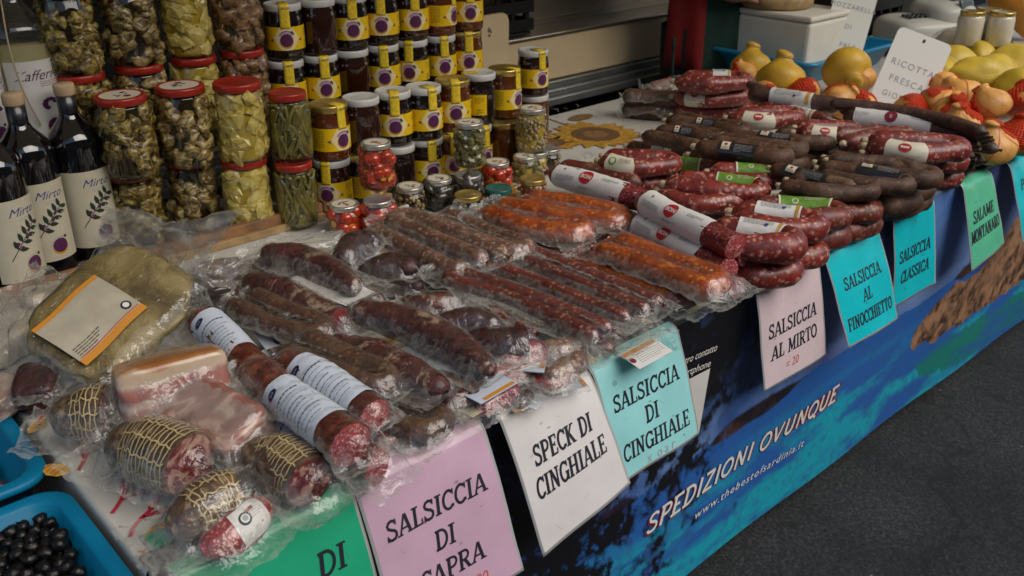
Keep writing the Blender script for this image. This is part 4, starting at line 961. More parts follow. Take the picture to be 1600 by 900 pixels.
top = np.where(rk[:, :1, None]*0 == 0, L3((.02,.02,.022), (.16,.17,.18), fbm_np(XX[:, :1]*9, ZZ[:, :1]+3, 44, 4)*2-.5), 0)
full = np.concatenate([np.repeat(top, 3, 1), col], 1); full[:, 3:6] = full[:, 3:6]*.4+.6*np.repeat(top, 3, 1)
buf = np.ones(full.shape[:2]+(4,), np.float32); buf[..., :3] = full
ca.data.foreach_set('color', buf.reshape(-1))
def bfn(a, b):      # text frame between two points of the banner seen in the photograph
    (x0, z0), (x1, z1) = bxz(*a), bxz(*b); l = math.hypot(x1-x0, z1-z0); ux, uz = (x1-x0)/l, (z1-z0)/l
    def fn(x, y, lay):
        X = x0+ux*x-uz*y; Z = z0+uz*x+ux*y; return (X, float(bannery(X, Z))-.0018-.0006*lay, ZT+Z)
    return fn, l
def fit_text(mbx, txt, fn, l, h, m, lay, shear, bold=0.0, dx=0, dy=0, space=1.0):
    cu = bpy.data.curves.new('t', 'FONT'); cu.body = txt; cu.size = 1; cu.offset = bold; cu.space_character = space; o = bpy.data.objects.new('t', cu); COL.objects.link(o)
    bpy.context.view_layer.update(); wd = o.dimensions.x; bpy.data.objects.remove(o); bpy.data.curves.remove(cu)
    font_text(mbx, txt, h, fn, m, lay, dx, h/2+dy, shear=shear, bold=bold, align='LEFT', space=space, wscale=l/(wd*h/.72))
mb = MB(); fn, l = bfn((1002, 837), (1310, 622))
slab_text(mb, 'SPEDIZIONI OVUNQUE', l/2+.003, .0195, .044, fn, 1, 0, .28, 1.0, None, 1.35); W0 = sum(G[c][0] for c in 'SPEDIZIONI OVUNQUE')*.044
mb = MB(); ws = l/W0; slab_text(mb, 'SPEDIZIONI OVUNQUE', l/2+.003, .0195, .044, fn, 1, 0, .28, ws, None, 1.4); slab_text(mb, 'SPEDIZIONI OVUNQUE', l/2, .0215, .043, fn, 0, 1, .28, ws, None, 1.05)
build('banner_lettering', mb, [M['card_white'], M['ink_maroon']], bn, False); mb = MB()
fn, l = bfn((1083, 812), (1254, 697)); fit_text(mb, 'www.thebestofsardinia.it', fn, l, .020, 0, 1, .22, .004, space=1.18)
build('web_address', mb, M['card_white'], bn, False); mb = MB()
fn, l = bfn((1052, 575), (1117, 547)); fit_text(mb, 'nostro contatto', fn, l, .016, 0, 1, .2)
fn, l = bfn((1052, 594), (1107, 572)); fit_text(mb, 'smartphone', fn, l, .016, 0, 1, .2)
build('small_lettering', mb, M['card_white'], bn, False)
mb = MB(); q = [bxz(*a) for a in ((1060, 600), (1109, 575), (1092, 678), (1050, 706))]
mb.add([(x, float(bannery(x, z))-.0012, ZT+z) for x, z in q], [(0, 1, 2, 3)]); build('white_panel', mb, M['paper_white'], bn, False)

# ---- wooden trays and riser under the jars
def tray(name, label, x0, x1, y0, y1, h, m):
    t = thing(name, label, 'tray', ((x0+x1)/2, y0, ZT+.003), 'wooden trays under the jars')
    mb = MB(); mb.box(((x0+x1)/2, (y0+y1)/2, ZT+.005), (x1-x0-.004, y1-y0-.004, .004)); build('tray_bottom', mb, M['wood_dark'], t, False)
    mb = MB(); mb.box(((x0+x1)/2, y0+.008, ZT+.003+h/2), (x1-x0, .016, h)); build('front_board', mb, M[m], t, False, bevel=.0018)
    mb = MB(); mb.box(((x0+x1)/2, y0-.006, ZT+.003+h*.22), (x1-x0-.002, .011, h*.44)); build('bottom_slat', mb, M['wood_pale'], t, False, bevel=.0015)
    for x in (x0+.007, x1-.007):
        mb = MB(); mb.box((x, (y0+y1)/2+.006, ZT+.003+h/2-.001), (.013, y1-y0-.022, h-.003)); build('side_board', mb, M['wood'], t, False, bevel=.0015)
tray('wooden_tray', 'orange brown wooden tray under the red-lidded pickle jars', .26, .992, 1.712, 1.853, .036, 'wood')
tray('wooden_tray', 'short wooden tray under the front honey jars, half hidden by the tomato jars', 1.0, 1.655, 1.722, 1.853, .034, 'wood')
t = thing('wooden_riser', 'dark wooden plank step raising the back rows of jars', 'shelf', (1.0, 1.92, ZT+.003))
mb = MB(); mb.box((.985, 1.922, ZT+.176), (1.29, .124, .022)); build('plank', mb, M['wood_dark'], t, False, bevel=.002)
for x in (.36, .98, 1.6):
    mb = MB(); mb.box((x, 1.922, ZT+.084), (.03, .11, .162)); build('support', mb, M['wood_dark'], t, False)

# ---- trailer behind
TRY = 2.4
tr = thing('market_trailer', 'cream market trailer with steel counter ledge and aluminium skirt behind the stall', 'trailer', (2.5, TRY, 0))
mb = MB(); mb.box((2.2, TRY+.02, ZT+.055), (8.0, .04, .155)); build('lower_panel', mb, M['panel_cream'], tr, False, bevel=.004)
mb = MB(); mb.box((2.2, TRY+.062, ZT+.138), (8.02, .15, .010)); build('counter_ledge', mb, M['steel'], tr, False, bevel=.003)
mb = MB(); mb.box((2.2, TRY+.142, ZT+.33), (8.0, .012, .372)); mb.box((2.2, TRY+.132, ZT+.165), (8.0, .010, .006)); build('backsplash', mb, M['steel'], tr, False)
mb = MB()
for yy, zz, d, hh in ((-.012, -.038, .05, .024), (-.022, -.062, .07, .022), (-.034, -.088, .085, .028)): mb.box((2.2, TRY+yy+.02, ZT+zz), (8.0, d, hh))
build('skirt_profile', mb, M['aluminium'], tr, False, bevel=.004)
mb = MB(); mb.box((2.2, TRY+.45, ZT-.36), (8.0, .05, .5)); mb.box((2.2, 3.4, ZT-.12), (8.0, 1.9, .03)); build('underbody', mb, M['dark_gap'], tr, False)
mb = MB(); mb.box((2.2, 4.3, ZT+.75), (8.0, .05, 1.7)); mb.box((2.2, 3.35, ZT+1.62), (8.0, 1.95, .05)); mb.box((-1.82, 3.35, ZT+.75), (.05, 1.9, 1.7)); mb.box((6.22, 3.35, ZT+.75), (.05, 1.9, 1.7)); build('box_body', mb, M['panel_cream'], tr, False)
mb = MB(); mb.box((2.2, 2.44, ZT+1.5), (8.0, .05, .19)); build('fascia', mb, M['panel_cream'], tr, False)
for x in (.2, 4.6):
    w_ = MB(); k = Tube([Vector((x, 2.85, .28)), Vector((x, 3.05, .28))], .28); k.mesh(w_, 28, ('flat', 'flat'), 0, mcap=0); build('wheel', w_, M['rubber'], tr)
t = thing('cream_board', 'cream board with a dark smudge propped before the black crate', 'board', (1.94, 2.385, ZT-.1))
mb = MB(); bm = [(1.55, -.12), (2.13, -.12), (2.135, .215), (2.128, .232), (2.112, .240), (1.55, .235)]
mb.add([(x, 2.372, ZT+z) for x, z in bm]+[(x, 2.388, ZT+z) for x, z in bm], [(0,1,2,3,4,5), (11,10,9,8,7,6)]+[(i, i+6, (i+1) % 6+6, (i+1) % 6) for i in range(6)]); build('panel', mb, M['panel_cream'], t, False)
mb = MB(); q = PY(766, 50, 2.37); rg = random.Random(3)
for k in range(9): disc2(mb, rg.uniform(-.007, .007), rg.uniform(-.012, .012), rg.uniform(.002, .006), lambda x, y, lay: (q.x+x, 2.3712-lay*.0003, q.z+y), 0, k*.1, 7)
build('smudge', mb, M['ink_grey'], t, False)
def crate(label, x, y, z, w_=.56, d=.36, h=.28):
    t = thing('plastic_crate', label, 'crate', (x, y, ZT+z), 'black plastic crates on the trailer ledge')
    mb = MB(); hx, hy = w_/2, d/2
    mb.box((x, y, ZT+z+.006), (w_-.01, d-.01, .010))
    for s in (-1, 1):
        for k in range(5): mb.box((x, y+s*hy, ZT+z+.018+k*h/5+.018), (w_, .012, h/5-.022)); mb.box((x+s*hx, y, ZT+z+.018+k*h/5+.018), (.012, d-.014, h/5-.022))
        for k in range(8): mb.box((x-hx+.02+k*(w_-.04)/7, y+s*(hy-.010), ZT+z+h/2), (.016, .007, h)); 
        for k in range(5): mb.box((x+s*(hx-.010), y-hy+.03+k*(d-.06)/4, ZT+z+h/2), (.007, .016, h))
    build('crate_body', mb, M['crate_black'], t, False)
    mb = MB()
    for s in (-1, 1): mb.box((x, y+s*(hy+.002), ZT+z+h-.004), (w_+.02, .020, .018)); mb.box((x+s*(hx+.002), y, ZT+z+h-.004), (.020, d-.02, .018))
    build('crate_rim', mb, M['crate_black'], t, False, bevel=.003)
    return t
crate('black slatted crate above the cream board, beside the steel ledge', 2.24-.02-.19, 2.62-.04, .146, .50, .34, .30)
for k, (x, z, l) in enumerate(((1.36, .147, 'added black crate, dark backing behind the white-lidded honey jars at the back'), (.78, .147, 'added black crate, dark backing behind the red-lidded jars on the plank step'), (.2, .147, 'added black crate, dark backing behind the dark liqueur bottles'))): crate(l, x, 2.56, z, .55, .36, .30)  # crates added as dark backing so the gaps between jars read black
for k, (x, l) in enumerate(((1.36, 'upper added black crate, dark backing behind the top honey jars'), (.78, 'upper added black crate, dark backing behind the topmost pickle jars'), (.2, 'upper added black crate, dark backing behind the clear bottles'))): crate(l, x, 2.56, .452, .55, .36, .30)
# low crates added between table and trailer, dark backing behind the jars
for k, (x, l) in enumerate(((1.32, 'added black crate on the ground, dark backing behind the honey jars'), (.72, 'added black crate on the ground, dark backing behind the pickle jars'), (.12, 'added black crate on the ground, dark backing behind the bottles'))):
    crate(l, x, 2.19, -.72, .55, .32, .34)

# ---- unseen awning, added to block and soften top light over the stall
t = thing('awning', 'unseen cream awning added over the whole market stall to shade it', 'awning', (2.2, 1.4, 0))
mb = MB(); mb.grid([[(-1.6+8*j/12, .60+1.95*i/6, 2.30+.26*i/6-.03*math.sin(j*1.57)**2) for j in range(13)] for i in range(7)]); build('canopy', mb, M['awning'], t, solid=.004)
for x in (-1.5, 6.3):
    mb = MB(); mb.lathe([(.022, 0), (.022, 2.29)], 12, c=(x, .65, 0)); build('pole', mb, M['pole_grey'], t)

# ---- unseen house across the street, added to cut low sky light and reflections
t = thing('street_building', 'unseen long two storey ochre house added across the street, facing the stall', 'building', (3, -8.5, 0))
mb = MB(); mb.box((3, -9.5, 3.1), (40, 2, 6.2)); build('wall', mb, M['facade'], t, False)
mb = MB(); mb.box((3, -9.4, 6.3), (40.6, 2.6, .2)); build('roof', mb, M['wood_dark'], t, False)
for k in range(9):
    for z in (1.6, 4.4): mb = MB(); mb.box((-13+k*4, -8.5, z), (1.2, .06, 1.7)); build('window', mb, M['window_dark'], t, False)
# ---- side table with the olive tubs
t = thing('side_table', 'low side table that carries the blue olive tubs', 'table', (-.12, 1.2, 0))
mb = MB(); mb.box((-.17, 1.25, ZT-.155), (.66, 1.1, .025)); build('table_top', mb, M['wood_dark'], t, False)
for x in (-.45, .1):
    for y in (.76, 1.74): mb = MB(); mb.lathe([(.016, 0), (.016, ZT-.168)], 10, c=(x, y, 0)); build('leg', mb, M['pole_grey'], t)
def rrect(x0, y0, x1, y1, r, n=6):
    out = []
    for cx, cy, a in ((x1-r, y1-r, 0), (x0+r, y1-r, 90), (x0+r, y0+r, 180), (x1-r, y0+r, 270)):
        for k in range(n+1): out.append((cx+r*math.cos(R(a+90*k/n)), cy+r*math.sin(R(a+90*k/n))))
    return out
def tub(label, x0, y0, x1, y1, z0, z1, mat='tub_blue', name='plastic_tub', group='blue plastic tubs', slope=.022, t=None):
    t = t or thing(name, label, 'tub', ((x0+x1)/2, (y0+y1)/2, ZT+z0), group); mb = MB(); R_ = .035
    loops = [(slope+.004, z0, .8), (slope+.001, z0+.002, 1), (.003, z1-.012, 1), (-.012, z1-.012, 1.2), (-.014, z1-.008, 1.25), (-.013, z1-.001, 1.25), (-.010, z1, 1.2), (.004, z1, 1), (.008, z1-.003, 1), (slope+.006, z0+.008, .9)]
    rr = [[(x, y, ZT+z) for x, y in rrect(x0+o, y0+o, x1-o, y1-o, R_*k)] for o, z, k in loops]
    n = len(rr[0]); vs = [p for r in rr for p in r]; fs = [(i*n+k, i*n+(k+1) % n, (i+1)*n+(k+1) % n, (i+1)*n+k) for i in range(len(rr)-1) for k in range(n)]
    fs += [tuple(reversed(range(n))), tuple((len(rr)-1)*n+k for k in range(n))]
    mb.add(vs, fs); build('tub_body', mb, M[mat], t); return t
def olives(t, x0, y0, x1, y1, zf, r, mat, label_kind, seed, wr, name):
    rg = random.Random(seed); mb = MB(); base = []
    bm = bmesh.new(); bmesh.ops.create_icosphere(bm, subdivisions=2, radius=1); V0 = [v.co.copy() for v in bm.verts]; F0 = [tuple(q.index for q in f.verts) for f in bm.faces]; bm.free()
    nx = int((x1-x0)/(r*1.75)); ny = int((y1-y0)/(r*1.75))
    for lay in range(2):
        for i in range(nx+1):
            for j in range(ny+1):
                x = x0+(x1-x0)*(i+(j % 2)*.5+lay*.3)/nx+rg.uniform(-.3, .3)*r; y = y0+(y1-y0)*(j+lay*.5)/ny+rg.uniform(-.3, .3)*r
                if x > x1 or y > y1: continue
                z = ZT+zf-r*1.3*(1-lay)+rg.uniform(-.35, .35)*r+.012*noise.noise(Vector((x*14, y*14, seed)))
                a = rg.uniform(0, 3.14); q = Matrix.Rotation(a, 3, 'Z') @ Matrix.Rotation(rg.uniform(-.6, .6), 3, 'X'); s = rg.uniform(.85, 1.1)
                mb.add([Vector((x, y, z))+q @ Vector((v.x*r*1.15*s, v.y*r*.92*s, v.z*r*.92*s))*(1+wr*noise.noise(v*2.2+Vector((i*3.3, j*1.7, lay)))) for v in V0], F0)
    o = build(name, mb, M[mat]); tag(o, label_kind, 'olives', kind='stuff'); return o
q1 = P(98, 752, -.006); q2 = P(78, 735, -.006)
X1 = q1.x-.014; Y1 = q1.y-.014
tub('blue plastic tub of wrinkled black olives in front, beside the cloth', X1-.46, Y1-.34, X1, Y1, -.142, -.006)
olives(None, X1-.43, Y1-.31, X1-.022, Y1-.022, -.024, .0092, 'olive_black', 'heap of wrinkled black olives filling the front blue tub', 5, .46, 'black_olives')
X2 = X1-.004; Y2 = Y1+.036
tub('blue plastic tub of purple brown olives, behind the black olive tub', X2-.46, Y2, X2, Y2+.36, -.142, .006)
olives(None, X2-.43, Y2+.03, X2-.03, Y2+.33, -.066, .0125, 'olive_purple', 'bed of purple brown olives under the top ones in the rear blue tub', 6, .04, 'purple_olives')
rg = random.Random(12); proto = None
for i in range(14):
    for j in range(12):
        x = X2-.035-i*.0225-(j % 2)*.011+rg.uniform(-.004, .004); y = Y2+.035+j*.0245+rg.uniform(-.004, .004)
        d = Vector((x, y, ZT-.04))-EYE; zc = d.dot(FW)*math.cos(PITCH)-d.z*math.sin(PITCH); px = 800+FPX*d.dot(RT)/zc
        if px < -12: continue
        if proto is None:
            mb = MB(); ico(mb, (0, 0, 0), (.0138, .0118, .0118), 3, .03, 3); proto = build('olive', mb, M['olive_purple'], None, local=True); o = proto
        else: o = proto.copy(); COL.objects.link(o)
        o.location = (x, y, ZT-.046+rg.uniform(-.004, .006)); o.rotation_euler = (rg.uniform(-.5, .5), rg.uniform(-.5, .5), rg.uniform(0, 6))
        tag(o, 'purple brown olive on top of the heap in the rear blue tub', 'olive', 'loose olives on top of the rear tub')
# ================================================================== JARS AND BOTTLES
def put(first, used, loc, rz, label, group):
    if not used[0]: used[0] = True; first.location = loc; first.rotation_euler = (0, 0, rz); first['label'] = label; first['group'] = group; return first
    return dup(first, loc, rz, label, group)
def on_z(x, y, z): q = P(x, y, z); return q.x, q.y
GP = 'red-lidded pickle jars'
BR, BH = .053, .158
def bigproto(pk, pm, om, n, seed, stick): return pickle_jar('pickle_jar', 'x', 'pickle jar', *((.0435, .142) if pk == 'bean' else (BR, BH)), pk, pm, om, 'lid_red', n, seed, sticker=('paper_cream', 'ink_grey', 'ink_maroon') if stick else None, group=GP)
pr = {}
for k, a in dict(art=('lump', 'artichoke_dark', 'oil_dark', 60), mus=('lump', 'mushroom', 'oil_dark', 62), yel=('wedge', 'artichoke_yellow', 'oil_yellow', 74), bean=('bean', 'bean_green', 'brine_green', 150), chan=('lump', 'chanterelle', 'oil_dark', 62)).items():
    for st in (0, 1):
        pr[k, st] = [bigproto(a[0], a[1], a[2], a[3], 3+len(pr), st), [False]]
def big(kind, st, px, py, zl, label, rz=0.0):
    x, y = on_z(px, py, zl); return put(pr[kind, st][0], pr[kind, st][1], (x, y, ZT+zl-(.142 if kind == 'bean' else BH)), rz, label, GP)
z1, z2 = .164, .323
big('art', 1, 187, 148, z2, 'red-lidded jar of dark artichokes, upper of the front stack beside the bottles', R(20))
big('mus', 1, 280, 133, z2, 'red-lidded jar of dark mushrooms with paper lid sticker, upper of its front stack', R(160))
big('yel', 0, 369, 127, z2, 'jar of pale yellow artichoke wedges with plain red lid, upper of its front stack', R(40))
big('bean', 0, 448, 143, .290, 'jar of green beans under a red lid, upper of the two bean jars', R(10))
big('art', 0, 203, 265, z1, 'red-lidded jar of dark artichokes at the bottom of the stack beside the bottles', R(100))
big('mus', 0, 293, 245, z1, 'red-lidded jar of dark mushrooms at the bottom of its front stack', R(70))
big('yel', 0, 380, 245, z1, 'jar of pale yellow artichoke wedges at the bottom of its front stack', R(200))
big('bean', 0, 458, 252, .147, 'jar of green beans under a red lid, lower of the two bean jars', R(120))
for kind, px, py, nm, up in (('art', 118, 88, 'dark artichokes, by the clear bottle', 'dark artichokes'), ('mus', 213, 77, 'dark mushrooms with a paper strip', 'dark mushrooms'), ('yel', 302, 90, 'yellow artichoke hearts', 'yellow artichoke wedges'), ('chan', 380, 94, 'brownish chanterelles', 'brownish chanterelles')):
    q = PY(px, py, 1.92); zl = .352
    j = put(pr[kind, 0][0], pr[kind, 0][1], (q.x, 1.922, ZT+.190), R(px), 'lower red-lidded jar of %s, on the plank step behind' % nm, GP)
    put(pr[kind, 0][0], pr[kind, 0][1], (q.x-.002, 1.924, ZT+.190+BH+.001), R(px*2), 'topmost red-lidded jar of %s, at the upper edge of the rear stack' % up, GP)
    if kind == 'mus':
        seal_strip(j, BR*.84*1.06, BR, BH, .015, 'paper_cream', .016, R(255)-R(px), .075)
def kill(o):
    for ch in CH.pop(o.name, ()): kill(ch)
    bpy.data.objects.remove(o)
for a in pr.values():
    if not a[1][0]: kill(a[0])
# honey
GH = 'honey jars'; HHt = .1215
hp = {}
def honey(px, py, zl, honeym, lid, lab, turn, label, y=None, tape=True):
    """turn: degrees the label faces away from the camera"""
    key = (honeym, lid, lab, tape)
    if y is None: x, yy = on_z(px, py, zl)
    else: q = PY(px, py, y); x, yy = q.x, y
    rz = math.atan2(-yy, -x)+R(turn+((px*7+py*3) % 9)-4)
    if key not in hp: hp[key] = [honey_jar('x', honeym, lid, lab, 0.0, tape, GH), [False]]
    return put(hp[key][0], hp[key][1], (x, yy, ZT+zl-.121), rz, label, GH)
D, K, A, Lg = 'honey_dark', 'honey_black', 'honey_amber', 'honey_light'
# front rows
u, l = .247, .125
honey(512, 160, u, A, 'lid_gold', 1, 38, 'honey jar with gold lid and turned yellow label, beside the upper green bean jar')
honey(563, 150, u, D, 'lid_white', 0, 0, 'plain unlabelled honey jar with white lid in the upper front row')
honey(613, 140, u, K, 'lid_white', 1, 4, 'dark white-lidded honey jar with centred label, straight above the tall tomato jar')
honey(661, 133, u, K, 'lid_white', 1, 30, 'dark white-lidded honey jar with label turned right, third label of the upper front row')
honey(707, 122, u, A, 'lid_gold', 1, 8, 'amber honey jar with gold lid and full label in the upper front row')
honey(748, 112, u, K, 'lid_white', 1, -70, 'dark white-lidded honey jar showing only the small print of its label')
honey(788, 105, u, A, 'lid_gold', 1, 52, 'amber honey jar with gold lid beside the tall end stack')
honey(517, 245, l, D, 'lid_white', 1, -24, 'lower honey jar with white lid and label turned left, between green beans and tomatoes')
honey(566, 236, l, K, 'lid_gold', 1, 40, 'lower honey jar almost hidden behind the tall jar of stuffed tomatoes')
honey(620, 224, l, K, 'lid_white', 0, 0, 'lower unlabelled dark honey jar with white lid, right of the tall tomato jar')
honey(664, 213, l, K, 'lid_white', 1, 22, 'lower dark honey jar with white lid and centred label, behind the small silver-lidded jars')
honey(700, 204, l, A, 'lid_gold', 1, 20, 'lower honey jar behind the jar of olive cubes')
honey(742, 194, l, K, 'lid_white', 1, 40, 'lower dark honey jar right of the jar of olive cubes')
honey(789, 187, l, A, 'lid_gold', 0, 0, 'lower reddish honey jar with gold lid under the last gold-lidded jar')
honey(833, 73, u, D, 'lid_white', 1, 40, 'topmost honey jar of the end stack, white lid against the cream trailer', 1.86)
honey(834, 150, l, A, 'lid_white', 0, 0, 'bottom honey jar of the end stack behind the mustard-coloured pate jar', 1.86)
# rear rows on the plank
b0 = .190+.121
for px, py, m, lid, lab, tn, nm in ((445, 95, K, 'lid_white', 1, 6, 'next to the chanterelle jar, partly hidden by green beans'), (499, 86, K, 'lid_white', 1, 10, 'with centred label and white lid'), (548, 79, D, 'lid_white', 0, 0, 'without label under a white lid'), (596, 69, K, 'lid_white', 1, 4, 'white lid, just right of the unlabelled one'), (642, 62, K, 'lid_white', 1, -6, 'with white lid above a white-lidded front jar'), (686, 55, D, 'lid_white', 1, 14, 'with brown honey and white lid near the end'), (728, 50, A, 'lid_gold', 1, 6, 'with gold lid at the end of the row')):
    honey(px, py, b0, m, lid, lab, tn, 'lower rear honey jar, '+nm, 1.922)
for px, py, m, lid, lab, tn, nm in ((440, 5, K, 'lid_white', 1, 0, 'first beside the chanterelles, white lid in view'), (494, 0, D, 'lid_white', 0, 0, 'unlabelled, brown honey with plain white lid'), (544, -6, K, 'lid_white', 1, 12, 'dark honey, just right of the unlabelled jar'), (593, -12, K, 'lid_white', 1, 2, 'dark honey in the middle of the row'), (641, -18, D, 'lid_white', 1, 12, 'brown honey, third from the row end'), (685, -24, A, 'lid_gold', 1, 58, 'amber honey with its label turned to the small print'), (728, -30, A, 'lid_gold', 1, 16, 'amber honey at the end of the row')):
    honey(px, py, b0+.1225, m, lid, lab, tn, 'top rear honey jar, '+nm, 1.924)
# small jars in front
GS = 'small jars of preserves'
def small(px, py, zl, r, h, pk, pm, om, lid, label, n=30, stick=None, bulge=.03, neck=None, strip=False, seed=1):
    t = pickle_jar('preserve_jar', label, 'preserve jar', r, h, pk, pm, om, lid, n, seed, neck=neck or r*.82, lidh=.011, sticker=stick, bulge=bulge, group=GS)
    x, y = on_z(px, py, zl); t.location = (x, y, ZT+zl-h)
    if strip: seal_strip(t, (neck or r*.82)*1.06, r, h, .011, 'paper_white', .013, math.atan2(-y, -x)+R(50), min(h*.7, .06))
    return t
ST = ('paper_cream', 'ink_maroon', 'ink_red'); SK = ('paper_cream', 'ink_grey', 'ink_maroon')
tz = .074
small(537, 318, .066, .0365, .062, 'ball', 'pepper_red', 'brine_red', 'lid_silver', 'low jar of stuffed red tomatoes standing in front of its stack, silver lid', 16, ST, seed=5)
small(590, 311, tz, .0350, .070, 'ball', 'pepper_red', 'brine_red', 'lid_silver', 'jar of stuffed red tomatoes at the bottom, under the taller tomato jar', 20, None, seed=6)
small(587, 222, tz+.103, .0365, .102, 'ball', 'pepper_red', 'brine_red', 'lid_silver', 'tall jar of stuffed red tomatoes with yellow cheese, stacked on another', 34, ST, .05, seed=7)
small(640, 290, .070, .0345, .066, 'small', 'mushroom', 'oil_dark', 'lid_silver', 'small silver-lidded jar of grey mushroom cream beside the tomato jars', 60, SK, seed=8)
small(685, 278, .072, .0345, .068, 'lump', 'truffle_dark', 'oil_dark', 'lid_silver', 'small silver-lidded jar of dark olive paste, below the white-lidded honey', 24, SK, seed=9)
small(731, 272, .070, .0345, .066, 'lump', 'truffle_dark', 'oil_dark', 'lid_silver', 'dark preserve jar carrying the jar of olive cubes', 24, None, strip=True, seed=10)
small(733, 190, .176, .0375, .105, 'cube', 'olive_cube', 'brine_green', 'lid_silver', 'bulging jar of green olive cubes with silver lid, stacked on a small jar', 90, SK, .07, seed=11)
small(776, 252, .072, .0345, .068, 'ball', 'pepper_red', 'brine_red', 'lid_silver', 'small jar of red peppers with paper strip, between olive cubes and dried pate', 18, ST, strip=True, seed=12)
small(731, 303, .052, .0345, .048, 'small', 'olive_cube', 'oil_dark', 'lid_gold', 'low jar with plain gold lid in front of the olive cubes', 30, None, seed=13)
small(779, 293, .056, .0345, .052, 'small', 'truffle_dark', 'oil_dark', 'lid_green', 'low dark jar with dark green lid beside the paprika sausages', 30, None, seed=14)
small(832, 278, .060, .0345, .056, 'small', 'jam_orange', 'jam_orange', 'lid_gold', 'low jar of orange spread with gold lid near the first salami', 30, None, seed=15)
small(820, 243, .066, .033, .062, 'cube', 'olive_cube', 'oil_yellow', 'lid_silver', 'small jar of yellow green vegetables behind the orange spread', 36, SK, seed=16)
small(857, 231, .066, .033, .062, 'small', 'mushroom', 'oil_dark', 'lid_silver', 'small jar with silver lid at the end, beside the printed sunflower', 36, None, seed=17)
small(831, 168, .172, .0385, .108, 'small', 'pate', 'oil_yellow', 'lid_silver', 'bulging jar of grainy mustard-coloured pate with a paper strip', 160, ST, .07, strip=True, seed=18)
small(838, 236, .064, .034, .060, 'small', 'pate', 'oil_yellow', 'lid_silver', 'small jar hidden under the mustard-coloured pate jar', 40, None, seed=19)

